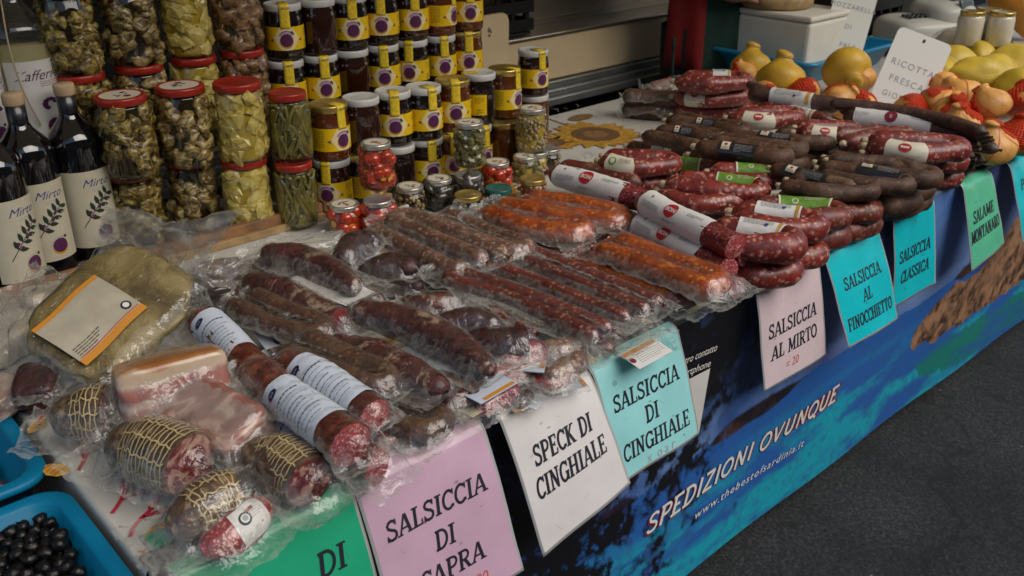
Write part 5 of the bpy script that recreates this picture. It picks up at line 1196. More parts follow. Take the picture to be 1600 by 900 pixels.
# ---- bottles
LM = ('ink_blue', 'leaf_dark', 'twig', 'label_purple', 'ink_pale', 'ink_maroon', 'label_gold')
def bottle(name, label, px, py, z, H_, r, kind, turn, group, Y=None):
    x, y = on_z(px, py, z+H_)
    if Y: x, y = PY(px, py, Y).x, Y
    t = thing(name, label, 'bottle', (x, y, ZT+z), group)
    rz = math.atan2(-y, -x)+R(turn)
    mb = MB(); sh = H_*.66; nk = r*.32
    prof = [(r*.9, 0), (r*.98, .003), (r, .01), (r, sh), (r*.97, sh+.012), (r*.86, sh+.026), (r*.62, sh+.041), (nk*1.35, sh+.053), (nk, sh+.066), (nk*.98, H_-.03), (nk*1.0, H_-.022), (0, H_-.021)]
    if kind == 'black':
        mb.lathe(prof, 36); build('glass_body', mb, M['liquor_black'], t, local=True)
        mb = MB(); mb.lathe([(nk*1.06, H_-.075), (nk*1.09, H_-.074), (nk*1.08, H_-.022), (nk*.95, H_-.021)], 24); build('neck_foil', mb, M['foil_black'], t, local=True)
    else:
        mb.lathe(prof, 36); build('glass_body', mb, M['glass_clear_bottle'], t, local=True)
        mb = MB(); mb.lathe([(r*.93, .006), (r*.94, sh*.93), (0, sh*.93)], 30); build('liquor', mb, M['liquor_yellow'], t, local=True)
    mb = MB(); mb.lathe([(nk*1.10, H_-.022), (nk*1.18, H_-.019), (nk*1.18, H_-.003), (nk*1.08, H_), (0, H_)], 22); build('cork_cap', mb, M['cork_cap'], t, local=True)
    q = r+.0007; z0, z1 = sh*.15, sh*.82
    fn = lambda X, Y, lay: (x+(q+lay*.0003)*math.cos(rz+X/q), y+(q+lay*.0003)*math.sin(rz+X/q), ZT+z+(z0+z1)/2+Y)
    W = r*1.05; Hb = (z1-z0)/2
    mb = MB(); rect2(mb, -W, -Hb, W, Hb, fn, 0, 0, 26, 1); lb = build('label', mb, [M['bottle_paper'] if kind == 'black' else M['paper_white']], t)
    mb = MB()
    for s in (-1, 1): fakelines(mb, (lambda a, b, l: fn(s*W*.93+b*.0, a, l)), -Hb*.9, Hb*.9, 0, 1, .003, 4, 1, .0012)
    build('edge_print', mb, [M[k] for k in LM], lb); mb = MB()
    if kind == 'black':
        font_text(mb, 'Mirto', .0155, fn, 0, 1, .010, Hb*.70, shear=.45, wscale=1.1); build('lettering', mb, [M[k] for k in LM], lb); mb = MB(); fakelines(mb, fn, 0, r*.75, Hb*.52, 2, .004, 4, 1); build('small_print', mb, [M[k] for k in LM], lb); mb = MB()
        for k in range(13):     # myrtle sprig
            f = k/12; bx, by = -.026+.058*f, -.034+.062*f+.006*math.sin(f*3)
            if k: ribbon(mb, [(pb[0], pb[1]), (bx, by)], .0018, fn, 2, 1)
            pb = (bx, by)
            if k > 2 and k % 2:
                for s in (-1, 1):
                    a = R(48)+s*R(58); L_ = .021-.006*abs(f-.6)
                    c, s_ = math.cos(a), math.sin(a)
                    poly2(mb, [(bx+c*d-s_*w_, by+s_*d+c*w_) for d, w_ in ((0, 0), (L_*.35, -.0042), (L_*.7, -.0034), (L_, 0), (L_*.7, .0034), (L_*.35, .0042))], fn, 1, 1.5+.1*(k % 3)+.2*s)
        for bx, by in ((-.004, -.012), (.008, .004), (.014, .016), (-.010, -.004)): disc2(mb, bx, by, .0034, fn, 3, 3, 9)
    else:
        font_text(mb, 'Zafferru', .019, fn, 3, 1, 0, Hb*.66, shear=.45); build('lettering', mb, [M[k] for k in LM], lb); mb = MB(); fakelines(mb, fn, 0, r*.8, Hb*.48, 3, .004, 5, 1); build('small_print', mb, [M[k] for k in LM], lb); mb = MB()
        for k in range(8): a = R(20+k*30); disc2(mb, .012+.011*math.cos(a), -.006+.009*math.sin(a), .006, fn, 3, 1+.1*k, 8, ry=.0035)
        fakelines(mb, (lambda a, b, l: fn(W*.8+b, a, l)), -Hb*.6, Hb*.5, 0, 2, .006, 5, 1, .003)
    build('printed_sprig' if kind == 'black' else 'printed_flower', mb, [M[k] for k in LM], lb); mb = MB()
    cy0 = -Hb*.62
    disc2(mb, .012, cy0-.003, .0150, fn, 6, 2, 22); disc2(mb, .012, cy0, .0140, fn, 3, 3, 22)
    for k in range(8): a = R(150-k*12); disc2(mb, .012+.017*math.cos(a), cy0+.017*math.sin(a), .0010, fn, 4, 3, 5)
    disc2(mb, .024, cy0+.015, .003, fn, 1, 4, 7); fakelines(mb, fn, -.005, .03, -Hb*.92, 1, .003, 4, 1)
    build('round_emblem', mb, [M[k] for k in LM], lb)
    return t
GB = 'dark liqueur bottles'
bottle('liqueur_bottle', 'dark myrtle liqueur bottle cut by the photo edge, first of its row', -38, 166, .004, .345, .050, 'black', 26, GB)
bottle('liqueur_bottle', 'dark myrtle liqueur bottle with cork cap, between two others of its kind', 18, 145, .004, .345, .050, 'black', 14, GB)
bottle('liqueur_bottle', 'dark myrtle liqueur bottle with cork cap, nearest the pickle jars', 98, 130, .004, .345, .050, 'black', 14, GB)
sb = bottle('spirit_bottle', 'clear saffron spirit bottle with string and yellow-white label, behind the dark bottles', 47, 140, .20, .345, .056, 'clear', 20, 'clear spirit bottles', 1.95)
bottle('spirit_bottle', 'clear spirit bottle cut by the photo edge, behind the dark bottles', -42, 150, .20, .345, .056, 'clear', 20, 'clear spirit bottles', 1.95)

q = sb.location; mb = MB(); Tube([Vector((q.x-.02, q.y-.02, q.z+.31)), Vector((q.x-.035, q.y-.06, q.z+.22)), Vector((q.x-.03, q.y-.066, q.z+.14)), Vector((q.x-.012, q.y-.064, q.z+.07))], .0016, .01).mesh(mb, 6, amp=0); build('hanging_string', mb, M['string'], sb)
# ================================================================== SAUSAGES AND CURED MEAT
def S_(label, path, z, r, mat, bands=(), cap=('nip', 'nip'), cat='sausage', name='sausage', group=None, film=None, **kw):
    if group in ('red horseshoe sausages', 'brown horseshoe sausages'): kw.setdefault('ties', True)
    t, tb = sausage_thing(name, label, cat, path, z, r, mat, cap, bands, group, **kw)
    if film is not None: bag(t, tube_spheres(tb), **film)
    return t, tb
GR, GBn, GSt, GBo, GP_, GG, GW = ('red horseshoe sausages', 'brown horseshoe sausages', 'long dried stick sausages', 'salami with white labels', 'paprika sausages in vacuum bags', 'goat sausages in vacuum bags', 'wild boar sausages in vacuum bags')
a0, a1, a2, a3 = .026, .074, .122, .168
RR = .0255
# ---- far stack of coarse red sausages
def U0(label, front, z, r, mat, bands=()):
    SEED[0] += 1; return S_(label, horseshoe(front, z, r, 2.2, None, SEED[0]), z, r, mat, bands, group=GR)
U0('topmost coarse red horseshoe sausage of the far stack, white paper on its back', [(1068,129),(1110,133),(1150,130)], .130, .0235, 'red_sausage', [(.76, .05, st_white, dict(tc=15))])
U0('coarse red sausage with cream label and red ring, second of the far stack', [(1064,152),(1110,156),(1152,153)], .082, .0235, 'red_sausage', [(.11, .055, st_creamred)])
U0('lowest coarse red sausage of the far stack, beneath the cream-labelled one', [(1060,172),(1110,176),(1156,173)], .034, .0235, 'red_sausage')
t, tb = S_('brown sausage wrapped flat in film at the back edge of the table', [(986,152),(1015,153),(1048,155)], .066, .026, 'brown_sausage', cap=('round', 'round'), group='film-wrapped brown sausages', film=dict(mu=.012, mv=.012, seed=3))
t, tb = S_('film-wrapped brown sausage under the other one at the back edge', [(984,171),(1015,174),(1052,176)], .026, .026, 'brown_sausage', cap=('round', 'round'), group='film-wrapped brown sausages', film=dict(mu=.012, mv=.012, seed=4))
t, tb = S_('pale brown sausage in crumpled red-printed film behind the film-wrapped pair', [(1022,138),(1045,132)], .05, .02, 'goat_sausage', cap=('round', 'round'), film=dict(mu=.035, mv=.018, seed=5, flap=(.03, .03), mat='loose_film'))
mbx = MB()
for k in range(5): q = P(1020+k*7, 134-k*3, .085); ribbon(mbx, [(q.x, q.y), (q.x+.012, q.y+.018)], .007, lambda x, y, l: (x, y, q.z), 0)
build('red_print', mbx, M['paper_red'], t, False)
# ---- dark salami and sticks at the far right
S_('brown salami with white label, tied end, in front of the net cheeses', [(1182,147),(1215,152),(1260,159),(1302,164)], .118, .024, 'dark_stick', [(.48, .115, st_white)], cap=('round', 'nip'), name='salami', cat='salami', ties=True)
S_('short dark pointed sausage end sticking up by the far red stack', [(1172,133,.135),(1190,142,.125),(1205,150,.115)], .12, [.012,.018,.02], 'dark_stick', cap=('round', 'round'))
S_('brown salami with big white label and maroon half disc', [(1336,183),(1390,190),(1450,200),(1500,209)], .120, .030, 'dark_stick', [(.36, .20, st_maroon)], cap=('round', 'nip'), name='salami', cat='salami')
stk = [([(1306,162),(1360,168),(1420,177),(1480,190),(1530,205)], .148, 'topmost long thin dark stick sausage, beside the ricotta card'),
       ([(1320,170),(1400,180),(1470,192),(1534,211)], .134, 'long dark stick sausage just under the topmost one'),
       ([(1440,196),(1490,205),(1536,216)], .118, 'dark stick sausage ending right of the maroon-labelled salami'),
       ([(1470,215),(1510,224),(1549,232)], .088, 'dark stick sausage whose blunt end points at the perette sign'),
       ([(1462,206),(1500,218),(1520,226)], .104, 'short dark stick end between the labelled salami and the blunt end'),
       ([(1470,232),(1505,243),(1528,250)], .052, 'dark stick end low in the bundle by the table edge'),
       ([(1450,228),(1490,236),(1512,243)], .072, 'dark stick end behind the cream-labelled red sausage'),
       ([(1460,240),(1495,252),(1512,262)], .026, 'lowest dark stick end resting on the cloth near the mint sign'),
       ([(1480,226),(1515,238),(1535,243)], .026, 'dark stick at the bottom under the blunt-ended one')]
for p_, z, lb in stk: S_(lb, p_, z, .0165, 'dark_stick', cap=('round', 'nip'), group=GSt, ties=False)
# ---- red loops with cream labels
def U_(label, front, z, r, mat, bands=(), cap=('nip', 'nip'), group=GR, gap=2.1, back=None, name='sausage', **kw):
    SEED[0] += 1
    return S_(label, horseshoe(front, z, r, gap, back, SEED[0]*3+1), z, r, mat, bands, cap, group=group, name=name, **kw)
C_ = st_creamred
U_('red loop sausage with twisted cream label, left of the middle row', [(1150,186),(1195,190),(1238,185)], .090, .0212, 'red_sausage', [(.16, .07, C_)])
S_('white-labelled red sausage lying behind the twisted cream label', [(1195,170),(1240,178),(1290,188)], .088, .020, 'dull_red_sausage', [(.62, .07, st_white)], group=GR)
U_('red horseshoe sausage with cream label, upper one in the middle of the far rows', [(1258,209),(1300,212),(1352,208)], .098, .0225, 'red_sausage', [(.12, .055, C_)])
U_('red sausage with cream label beneath the upper labelled one of the far rows', [(1285,236),(1318,238),(1352,233)], .052, .0225, 'red_sausage', [(.15, .055, C_)])
U_('large dark red horseshoe with cream label and red dot, close to the mint sign', [(1372,232),(1430,241),(1484,237)], .126, .0255, 'red_sausage', [(.15, .075, C_)])
U_('second red horseshoe of the pile by the mint sign', [(1370,252),(1430,259),(1482,256)], .076, .0255, 'red_sausage')
U_('lowest red horseshoe of the pile by the mint sign', [(1390,276),(1430,282),(1474,279)], .027, .0255, 'red_sausage')
U_('dark red horseshoe behind the pile by the mint sign', [(1330,222),(1380,214),(1440,210)], .10, .023, 'dull_red_sausage')
# ---- brown horseshoes
st_ = st_black; B_ = 'brown_sausage'
U_('brown horseshoe with black label, far left beside the sunflower', [(1036,206),(1078,211),(1116,217)], .066, .0195, B_, [(.17, .055, st_)], group=GBn)
S_('plain brown sausage with a tied end, leftmost over the printed sunflower', [(1014,214),(1040,219),(1065,224),(1088,228)], .062, .0205, B_, group=GBn, ties=True)
S_('thin brown sausage on the cloth below the leftmost tied one', [(990,230),(1030,235),(1065,242),(1088,248)], .020, .018, B_, [(.45, .06, st_white)], group=GBn)
U_('brown horseshoe with crumpled black film label, behind the leftmost one', [(1052,190),(1100,196),(1146,206)], .078, .0195, B_, [(.22, .06, st_)], group=GBn)
U_('brown horseshoe with black label on its front limb, middle of the far pile', [(1100,231),(1150,238),(1208,247)], .122, .0205, B_, [(.21, .085, st_)], group=GBn)
U_('brown loop with dark label behind the middle black-labelled horseshoe', [(1130,220),(1180,226),(1234,234)], .098, .020, B_, [(.72, .08, st_, dict(tc=20))], group=GBn)
U_('greyish brown loop end, right of the dark-labelled loop', [(1220,218),(1252,222),(1280,223)], .086, .020, B_, group=GBn)
U_('grey brown sausage end under the loop end, beside the lower cream label', [(1212,244),(1250,246),(1284,242)], .044, .021, B_, group=GBn)
U_('brown sausage end at the bottom of the middle pile', [(1150,258),(1200,260),(1248,255)], .036, .020, B_, group=GBn)
U_('brown horseshoe below the middle black-labelled one', [(1092,244),(1145,251),(1200,259)], .078, .020, B_, group=GBn)
S_('brown straight sausage next to the green labels, tied end at left', [(1082,246),(1120,256),(1165,264),(1210,270)], .044, .019, B_, group=GBn)
U_('long brown horseshoe, front one of the brown rows', [(1232,292),(1290,302),(1344,302)], .112, .0185, B_, gap=2.5, group=GBn)
S_('brown straight sausage with black and white label inside the long front horseshoe', [(1216,266),(1250,275),(1285,285),(1325,293)], .118, .0175, B_, [(.42, .10, st_)], group=GBn)
U_('brown horseshoe with folded black film, second of the brown rows', [(1290,276),(1345,288),(1396,292)], .118, .0185, B_, [(.70, .09, st_, dict(tc=10))], gap=2.5, group=GBn)
U_('brown horseshoe at the right end of the brown rows', [(1330,264),(1385,274),(1438,281)], .116, .0195, B_, gap=2.3, group=GBn)
S_('thin brown sausage over the right end of the brown rows', [(1305,250),(1350,252),(1400,255),(1425,260)], .128, .016, B_, group=GBn)
U_('brown lower loop under the right end of the brown rows', [(1360,302),(1405,306),(1436,300)], .066, .0215, B_, group=GBn)
U_('dark brown loop end resting low above the classica sign', [(1350,318),(1385,324),(1414,318)], .054, .0215, B_, group=GBn)
U_('greyish loop end on the cloth between two turquoise signs', [(1318,338),(1345,341),(1366,334)], .026, .021, B_, group=GBn)
U_('lowest brown loop near the classica sign', [(1375,330),(1410,328),(1436,318)], .024, .021, B_, group=GBn)
U_('brown horseshoe under the long front one', [(1236,318),(1290,326),(1340,322)], .074, .0185, B_, group=GBn)
U_('brown horseshoe deep in the brown rows, near the lower cream label', [(1290,256),(1340,262),(1385,268)], .078, .020, B_, group=GBn)
# ---- red / fennel horseshoes in the front rows
U_('red sausage with cream and green label on top, left above the white salami', [(950,255),(990,263),(1036,259)], .098, .0212, 'red_sausage', [(.11, .06, st_creamgreen)])
U_('plain red horseshoe beneath the cream and green labelled one', [(968,284),(1000,289),(1034,287)], .050, .0212, 'red_sausage')
S_('red sausage with green label, half buried at the back of the green-labelled group', [(1050,256),(1075,259),(1110,263),(1150,266)], .066, .0190, 'dull_red_sausage', [(.22, .07, st_green)], group=GR)
U_('red horseshoe with flat green label lying on top of the group', [(1130,279),(1175,285),(1220,282)], .088, .0205, 'red_sausage', [(.74, .10, st_green, dict(tc=12))])
U_('red horseshoe with wide green label bent round its curve', [(1055,290),(1115,299),(1168,302)], .090, .0212, 'red_sausage', [(.70, .085, st_green, dict(tc=20))])
U_('red horseshoe with blank white paper label between green label and white salami', [(1040,309),(1090,319),(1136,315)], .074, .0215, 'red_sausage', [(.74, .095, st_white, dict(tc=15))])
S_('dull red sausage beneath the cream-labelled pair', [(1035,292),(1065,283),(1100,287)], .03, .021, 'dull_red_sausage', group=GR)
U_('dull red horseshoe tucked under the green-labelled group', [(1115,322),(1150,326),(1180,320)], .044, .021, 'dull_red_sausage')
U_('dull red horseshoe behind the green-labelled group, partly hidden', [(1100,262),(1150,270),(1200,268)], .052, .020, 'dull_red_sausage')
U_('long red horseshoe with green label on its back, near the finocchietto sign', [(1196,336),(1245,345),(1294,343)], .088, .0245, 'dull_red_sausage', [(.76, .105, st_green, dict(tc=15))])
U_('lower red loop under the green-labelled one, near the finocchietto sign', [(1225,372),(1262,377),(1296,372)], .032, .0250, 'dull_red_sausage')
U_('red horseshoe with white paper wrapped over its back, second from the white salami', [(1160,348),(1205,360),(1250,360)], .090, .0255, 'red_sausage', [(.80, .085, st_white, dict(tc=20))])
U_('lower red loop under the paper-wrapped horseshoe', [(1192,398),(1225,406),(1254,402)], .034, .0255, 'red_sausage')
U_('red horseshoe with white paper next to the cut salami ends', [(1112,372),(1160,386),(1210,388)], .092, .0260, 'red_sausage', [(.78, .085, st_white, dict(tc=20))])
U_('lower red loop at the table edge beside the mirto sign', [(1150,424),(1182,432),(1214,428)], .032, .0260, 'red_sausage')
U_('dark red horseshoe under the brown front row, right of the green label', [(1245,322),(1295,334),(1342,333)], .066, .0230, 'dull_red_sausage')
U_('dark red loop low above the finocchietto sign', [(1290,356),(1322,362),(1350,354)], .028, .0235, 'dull_red_sausage')
# ---- salami with white printed labels
c1, c2 = ('nip', 'flat'), ('nip', 'nip')
S_('red salami with white label and red disc, leftmost and highest of the labelled salami', [(872,274),(915,286),(960,300),(1002,313)], .102, .0245, 'salami_red', [(.42, .185, st_bon)], cap=('nip', 'round'), group=GBo, name='salami', cat='salami')
S_('dark red unlabelled salami lying behind the leftmost labelled one', [(886,262),(920,268),(960,276),(990,284)], .075, .020, 'dull_red_sausage', cap=c2, group=GBo, name='salami', cat='salami')
S_('white-labelled red salami with red disc, uppermost of the middle pair, cut end showing', [(1010,316),(1050,338),(1100,362),(1148,386)], .118, .0245, 'salami_red', [(.40, .185, st_bon)], cap=c1, group=GBo, name='salami', cat='salami')
S_('white-labelled red salami with red disc, lower of the middle pair, nearest the paprika sausages', [(1000,352),(1040,374),(1090,400),(1138,424)], .074, .0245, 'salami_red', [(.38, .185, st_bon)], cap=c1, group=GBo, name='salami', cat='salami')
S_('unlabelled red salami end wedged between the middle salami and a red horseshoe', [(1080,370),(1125,384),(1165,398)], .080, .0225, 'salami_red', cap=c1, group=GBo, name='salami', cat='salami')
S_('red salami lying under the leftmost labelled one beside the paprika sausages', [(905,315),(950,330),(990,352),(1010,366)], .050, .0245, 'salami_red', [(.15, .08, st_bon)], cap=c2, group=GBo, name='salami', cat='salami')
S_('lowest red salami end by the corner of the mirto sign, wrapped in film', [(1090,425),(1125,440),(1152,452)], .026, .0215, 'salami_red', cap=c1, group=GBo, name='salami', cat='salami', film=dict(mu=.02, mv=.01, seed=21))
S_('lowest red salami end under the lower middle salami', [(1060,425),(1095,440),(1128,455)], .026, .0215, 'salami_red', cap=c1, group=GBo, name='salami', cat='salami')
S_('red salami hidden under the middle pair', [(1005,385),(1050,400),(1110,412)], .03, .0235, 'salami_red', cap=c2, group=GBo, name='salami', cat='salami')
# ---- paprika sausages (orange)
def card(t, quad, z, mat='card_cream', name='backing_card'):
    mb = MB(); q = [P(x, y, z) for x, y in quad]; mb.add([p for p in q]+[p-Vector((0, 0, .002)) for p in q], [(0,1,2,3), (7,6,5,4)]+[(i, (i+1) % 4, 4+(i+1) % 4, 4+i) for i in range(4)]); build(name, mb, M[mat], t, False)
PK = dict(mat='vacuum_film')
t, tb = S_('bagged orange paprika sausage bent in a loop, upper left of its group', horseshoe([(768,336),(825,356),(882,364)], .088, .0215, 2.15, 1.0, 1), .088, .023, 'paprika_sausage', group=GP_, film=dict(mu=.03, mv=.018, seed=31))
t, tb = S_('bagged orange paprika loop on a cream card, rearmost beside the white-labelled salami', horseshoe([(822,322),(885,338),(946,346)], .082, .0205, 2.15, 1.0, 2), .082, .0215, 'paprika_sausage', group=GP_, film=dict(mu=.022, mv=.016, seed=32)); card(t, [(905,366),(972,352),(966,326),(890,336)], .056)
t, tb = S_('orange paprika sausage showing at the bottom between the loops', [(790,378),(830,388),(870,393),(895,386)], .038, .022, 'paprika_sausage', group=GP_, film=dict(mu=.03, mv=.015, seed=33)); card(t, [(850,405),(905,392),(890,375),(840,385)], .012)
t, tb = S_('short red orange paprika piece in film under the rear loop', [(892,378),(925,368),(952,366),(975,376)], .042, .022, 'paprika_sausage', group=GP_, film=dict(mu=.025, mv=.015, seed=34))
t, tb = S_('thick orange paprika loop in film, nearest the mirto sign', horseshoe([(946,394),(1015,418),(1088,446)], .074, .0225, 2.15, 1.0, 3), .074, .0225, 'paprika_sausage', group=GP_, film=dict(mu=.035, mv=.02, seed=35))
t, tb = S_('low orange paprika loop in film, in front of the thick one', horseshoe([(902,416),(970,440),(1034,462)], .036, .0200, 2.2, 1.0, 4), .036, .021, 'paprika_sausage', group=GP_, film=dict(mu=.06, mv=.02, seed=36, flap=(0, .004)))
t, tb = S_('orange paprika sausage under the thick loop', [(960,405),(1020,425),(1080,452)], .026, .0205, 'paprika_sausage', group=GP_, film=dict(mu=.03, mv=.02, seed=37)); card(t, [(1075,490),(1130,462),(1112,445),(1050,470)], .006)
# ---- goat sausages (pale brown)
t, tb = S_('pale goat sausage loop in film, closed end towards the front', horseshoe([(592,364),(648,392),(700,420)], .060, .0190, 2.3, 1.05, 5), .060, .0195, 'goat_sausage', group=GG, film=dict(mu=.028, mv=.018, seed=41))
t, tb = S_('pale goat sausage loop in film, closed end towards the small jars', horseshoe([(748,404),(685,376),(620,350)], .080, .0180, 2.3, 1.05, 6), .082, .0185, 'goat_sausage', group=GG, film=dict(mu=.03, mv=.018, seed=42))
t, tb = S_('pinkish goat sausage loop in film, beside the first paprika loop', horseshoe([(682,350),(735,373),(788,392)], .074, .0190, 2.3, 1.05, 7), .074, .0195, 'goat_sausage', group=GG, film=dict(mu=.026, mv=.018, seed=43))
t, tb = S_('goat sausage under the other goat loops', [(620,380),(680,405),(730,418)], .024, .0195, 'goat_sausage', group=GG)
t, tb = S_('goat sausage under the pinkish loop', [(700,372),(745,392),(775,400)], .028, .0195, 'goat_sausage', group=GG, film=dict(mu=.04, mv=.02, seed=44))
# ---- wild boar sausages (long and dark red)
t, tb = S_('long wild boar sausage bent double in film, its bend towards the dark meats', horseshoe([(924,524),(862,494),(790,463),(708,439)], .058, .0135, 2.6, 1.0, 8), .058, .0135, 'boar_sausage', group=GW, film=dict(mu=.045, mv=.022, seed=51))
t, tb = S_('single long wild boar sausage in film beside the doubled one', [(776,418),(830,437),(880,458),(930,478),(972,494)], .056, .0135, 'boar_sausage', group=GW, film=dict(mu=.035, mv=.03, seed=52))
t, tb = S_('long wild boar sausage bent double in film, next to the paprika loops', horseshoe([(1004,482),(940,458),(870,428),(815,404)], .062, .0140, 2.5, 1.0, 9), .062, .0140, 'boar_sausage', group=GW, film=dict(mu=.03, mv=.024, seed=53))
t, tb = S_('dark stub of a wild boar sausage poking out above the aqua sign', [(870,510),(910,525),(948,544)], .018, .0135, 'boar_sausage', group=GW, film=dict(mu=.02, mv=.02, seed=54))
t, tb = S_('wild boar sausage lying under the single one', [(840,475),(900,500),(960,520)], .024, .0140, 'boar_sausage', group=GW, film=dict(mu=.07, mv=.05, seed=55))
t, tb = S_('wild boar sausage lying under the doubled one by the paprika loops', [(850,425),(930,465),(1000,500)], .026, .0140, 'boar_sausage', group=GW, film=dict(mu=.05, mv=.03, seed=56))

# ---- loins and chunks in vacuum bags
GL, GC = 'cured loins in vacuum bags', 'dark cured chunks in vacuum bags'
def loin(label, path, z, r, mat, seed, mu=.035, mv=.022, grp=GL, amp=.10, cap=('round', 'round'), cutmat='cut_red_meat', flap=(0, 0), card_=None, name='cured_loin', cat='cured meat', film='vacuum_film', **kw):
    t, tb = sausage_thing(name, label, cat, path, z, r, mat, cap, (), grp, amp=amp, cutmat=cutmat, nseg=20, partname='meat')
    bag(t, tube_spheres(tb), mu=mu, mv=mv, seed=seed, flap=flap, mat=film, **kw)
    rk_ = random.Random(seed*3)
    if rk_.random() < .55:      # printed paper slipped into the bag under the meat
        A, B = tb.p[0].copy(), tb.p[-1].copy(); A.z = B.z = min(p.z-q for p, q in zip(tb.p, tb.r))+.006; d_ = (B-A).normalized(); s_ = Vector((-d_.y, d_.x, 0)); w2 = max(tb.r)+rk_.uniform(.006, .016); m_ = A.lerp(B, .35); e_ = B+d_*rk_.uniform(.018, .034)
        mk = MB(); q_ = [m_-s_*w2, e_-s_*w2*rk_.uniform(.8, 1.1), e_+s_*w2*rk_.uniform(.8, 1.1), m_+s_*w2]
        mk.add(q_+[p-Vector((0, 0, .0015)) for p in q_], [(0,1,2,3), (7,6,5,4)]+[(i, (i+1) % 4, 4+(i+1) % 4, 4+i) for i in range(4)], 0)
        if rk_.random() < .6: mk.add([e_-s_*w2*.8-d_*.008+Vector((0,0,.0008)), e_-s_*w2*.8-d_*.001+Vector((0,0,.0008)), e_+s_*w2*.8-d_*.001+Vector((0,0,.0008)), e_+s_*w2*.8-d_*.008+Vector((0,0,.0008))], [(0,1,2,3)], 1)
        build('paper_insert', mk, [M[rk_.choice(('paper_white', 'paper_blue_white', 'paper_blue_white', 'card_cream'))], M['paper_orange']], t, False)
    if card_: card(t, *card_)
    return t, tb
loin('reddish dried loin on top, rearmost of the bagged loins', [(424,398),(470,403),(520,424),(550,446)], .098, [.020,.024,.022,.017], 'cured_loin', 61)
loin('dark red loin with pale fat rim, just under the rearmost loin', [(412,418),(455,428),(505,450),(540,468)], .066, [.020,.024,.022,.016], 'cured_loin', 62, card_=([(470,448),(545,480),(555,455),(480,430)], .040, 'paper_white'))
loin('thick dark loin with white mould patches, left of the bagged brown loop', [(400,446),(440,460),(490,485),(530,504)], .060, [.026,.030,.028,.024], 'cured_loin', 63, cap=('round', 'flat'))
loin('long tapering dark loin lying diagonally over the others in the middle', [(572,490),(630,505),(700,535),(745,565),(763,580)], .070, [.024,.030,.029,.021,.012], 'cured_loin', 64, mu=.03)
loin('long dark loin nearest the pink sign, below the diagonal one', [(532,545),(580,560),(640,585),(682,606)], .062, [.022,.029,.029,.020], 'cured_loin', 65, mu=.028)
t, tb = S_('bagged brown sausage loop on a white card, left of the long loins', horseshoe([(368,482),(420,506),(470,522)], .066, .0180, 2.3, 1.0, 10), .066, .0185, 'brown_sausage', group='brown sausage loops in bags', film=dict(mu=.026, mv=.016, seed=66)); card(t, [(415,545),(488,525),(470,505),(395,520)], .040, 'paper_blue_white'); card(t, [(450,528),(486,524),(480,517),(448,521)], .0425, 'sign_green', 'green_print')
t, tb = S_('dark brown sausage loop in film behind the labelled smoked salami', horseshoe([(450,556),(510,578),(570,602)], .066, .0190, 2.2, 1.0, 11), .066, .020, 'brown_sausage', group='brown sausage loops in bags', film=dict(mu=.02, mv=.018, seed=67))
t, tb = S_('brown sausage loop on a cream card hanging over the pink sign', horseshoe([(594,652),(625,666),(650,672)], .032, .0180, 2.4, 1.0, 12), .032, .019, 'brown_sausage', group='brown sausage loops in bags', film=dict(mu=.02, mv=.022, seed=68)); card(t, [(598,702),(706,662),(690,632),(590,660)], .010)
def chunk(label, path, z, r, seed, mat='dark_cured_meat', cap=('round', 'round'), cut='cut_red_meat', **kw): return loin(label, path, z, r, mat, seed, kw.pop('mu', .022), kw.pop('mv', .018), GC, .10, cap, cut, name='cured_chunk', cat='cured meat', **kw)
chunk('dark cured chunk with glossy glints, upright behind the loins', [(540,400),(556,384),(575,378)], .075, [.024,.028,.024], 71)
chunk('dark cured chunk below the upright glossy one', [(528,422),(552,424),(570,428)], .040, .024, 72)
chunk('round dark cured chunk between goat sausages and white film', [(590,418),(612,416),(636,420)], .058, [.022,.028,.024], 73, mu=.035)
chunk('dark chunk under the round one', [(590,440),(620,446),(650,450)], .026, .022, 74)
chunk('dark chunk with one red cut side, right of the rearmost loin', [(548,464),(565,470),(580,474)], .045, .024, 75, 'cured_loin')
chunk('cured chunk with red cut face, behind the long diagonal loin', [(654,478),(680,478),(705,474)], .064, [.020,.025,.020], 76, 'cured_loin', ('round', 'flat'))
chunk('dark glossy chunk with white glints, beside the doubled boar sausage', [(700,508),(735,506),(765,510)], .060, [.022,.028,.022], 77)
chunk('cured chunk with bright red face pointing to the white sign', [(750,534),(790,540),(822,538)], .062, [.022,.027,.026], 78, 'dark_cured_meat', ('round', 'flat'), mu=.035)
chunk('flat slice of bright red meat on an orange-edged card', [(795,560),(815,556),(835,552)], .046, .020, 79, 'cut_red_meat', mu=.03, card_=([(790,590),(850,560),(838,540),(780,565)], .026, 'paper_orange'))
chunk('red cured chunk low beside the white sign', [(775,590),(800,582),(822,574)], .030, .021, 80, 'cut_red_meat')
chunk('dark round chunk end in front of the diagonal loin', [(732,592),(748,588),(765,584)], .030, .022, 81)
chunk('small red oval chunk above the pink sign corner', [(758,634),(775,624),(795,614)], .022, .019, 82, 'cut_red_meat', mu=.03, flap=(.0, .01))
chunk('pinkish sausage round in film near the boar sausages', [(858,552),(880,548),(900,542)], .032, .019, 83, 'goat_sausage', mu=.03)
chunk('pinkish speckled round in film above the white sign', [(862,588),(882,578),(902,566)], .024, .018, 84, 'goat_sausage', mu=.035)
chunk('tiny dark truffle round under the film edge at the white sign', [(812,626),(822,620)], .014, .013, 85, card_=([(805,645),(838,628),(828,615),(795,630)], .006, 'paper_orange'))
chunk('dark meat piece deep under the diagonal loin', [(690,560),(720,575)], .024, .022, 86)
chunk('dark meat piece deep under the nearest long loin', [(560,590),(620,612)], .024, .023, 87)
chunk('dark meat piece under the bagged brown loop', [(440,545),(520,560)], .024, .022, 88)
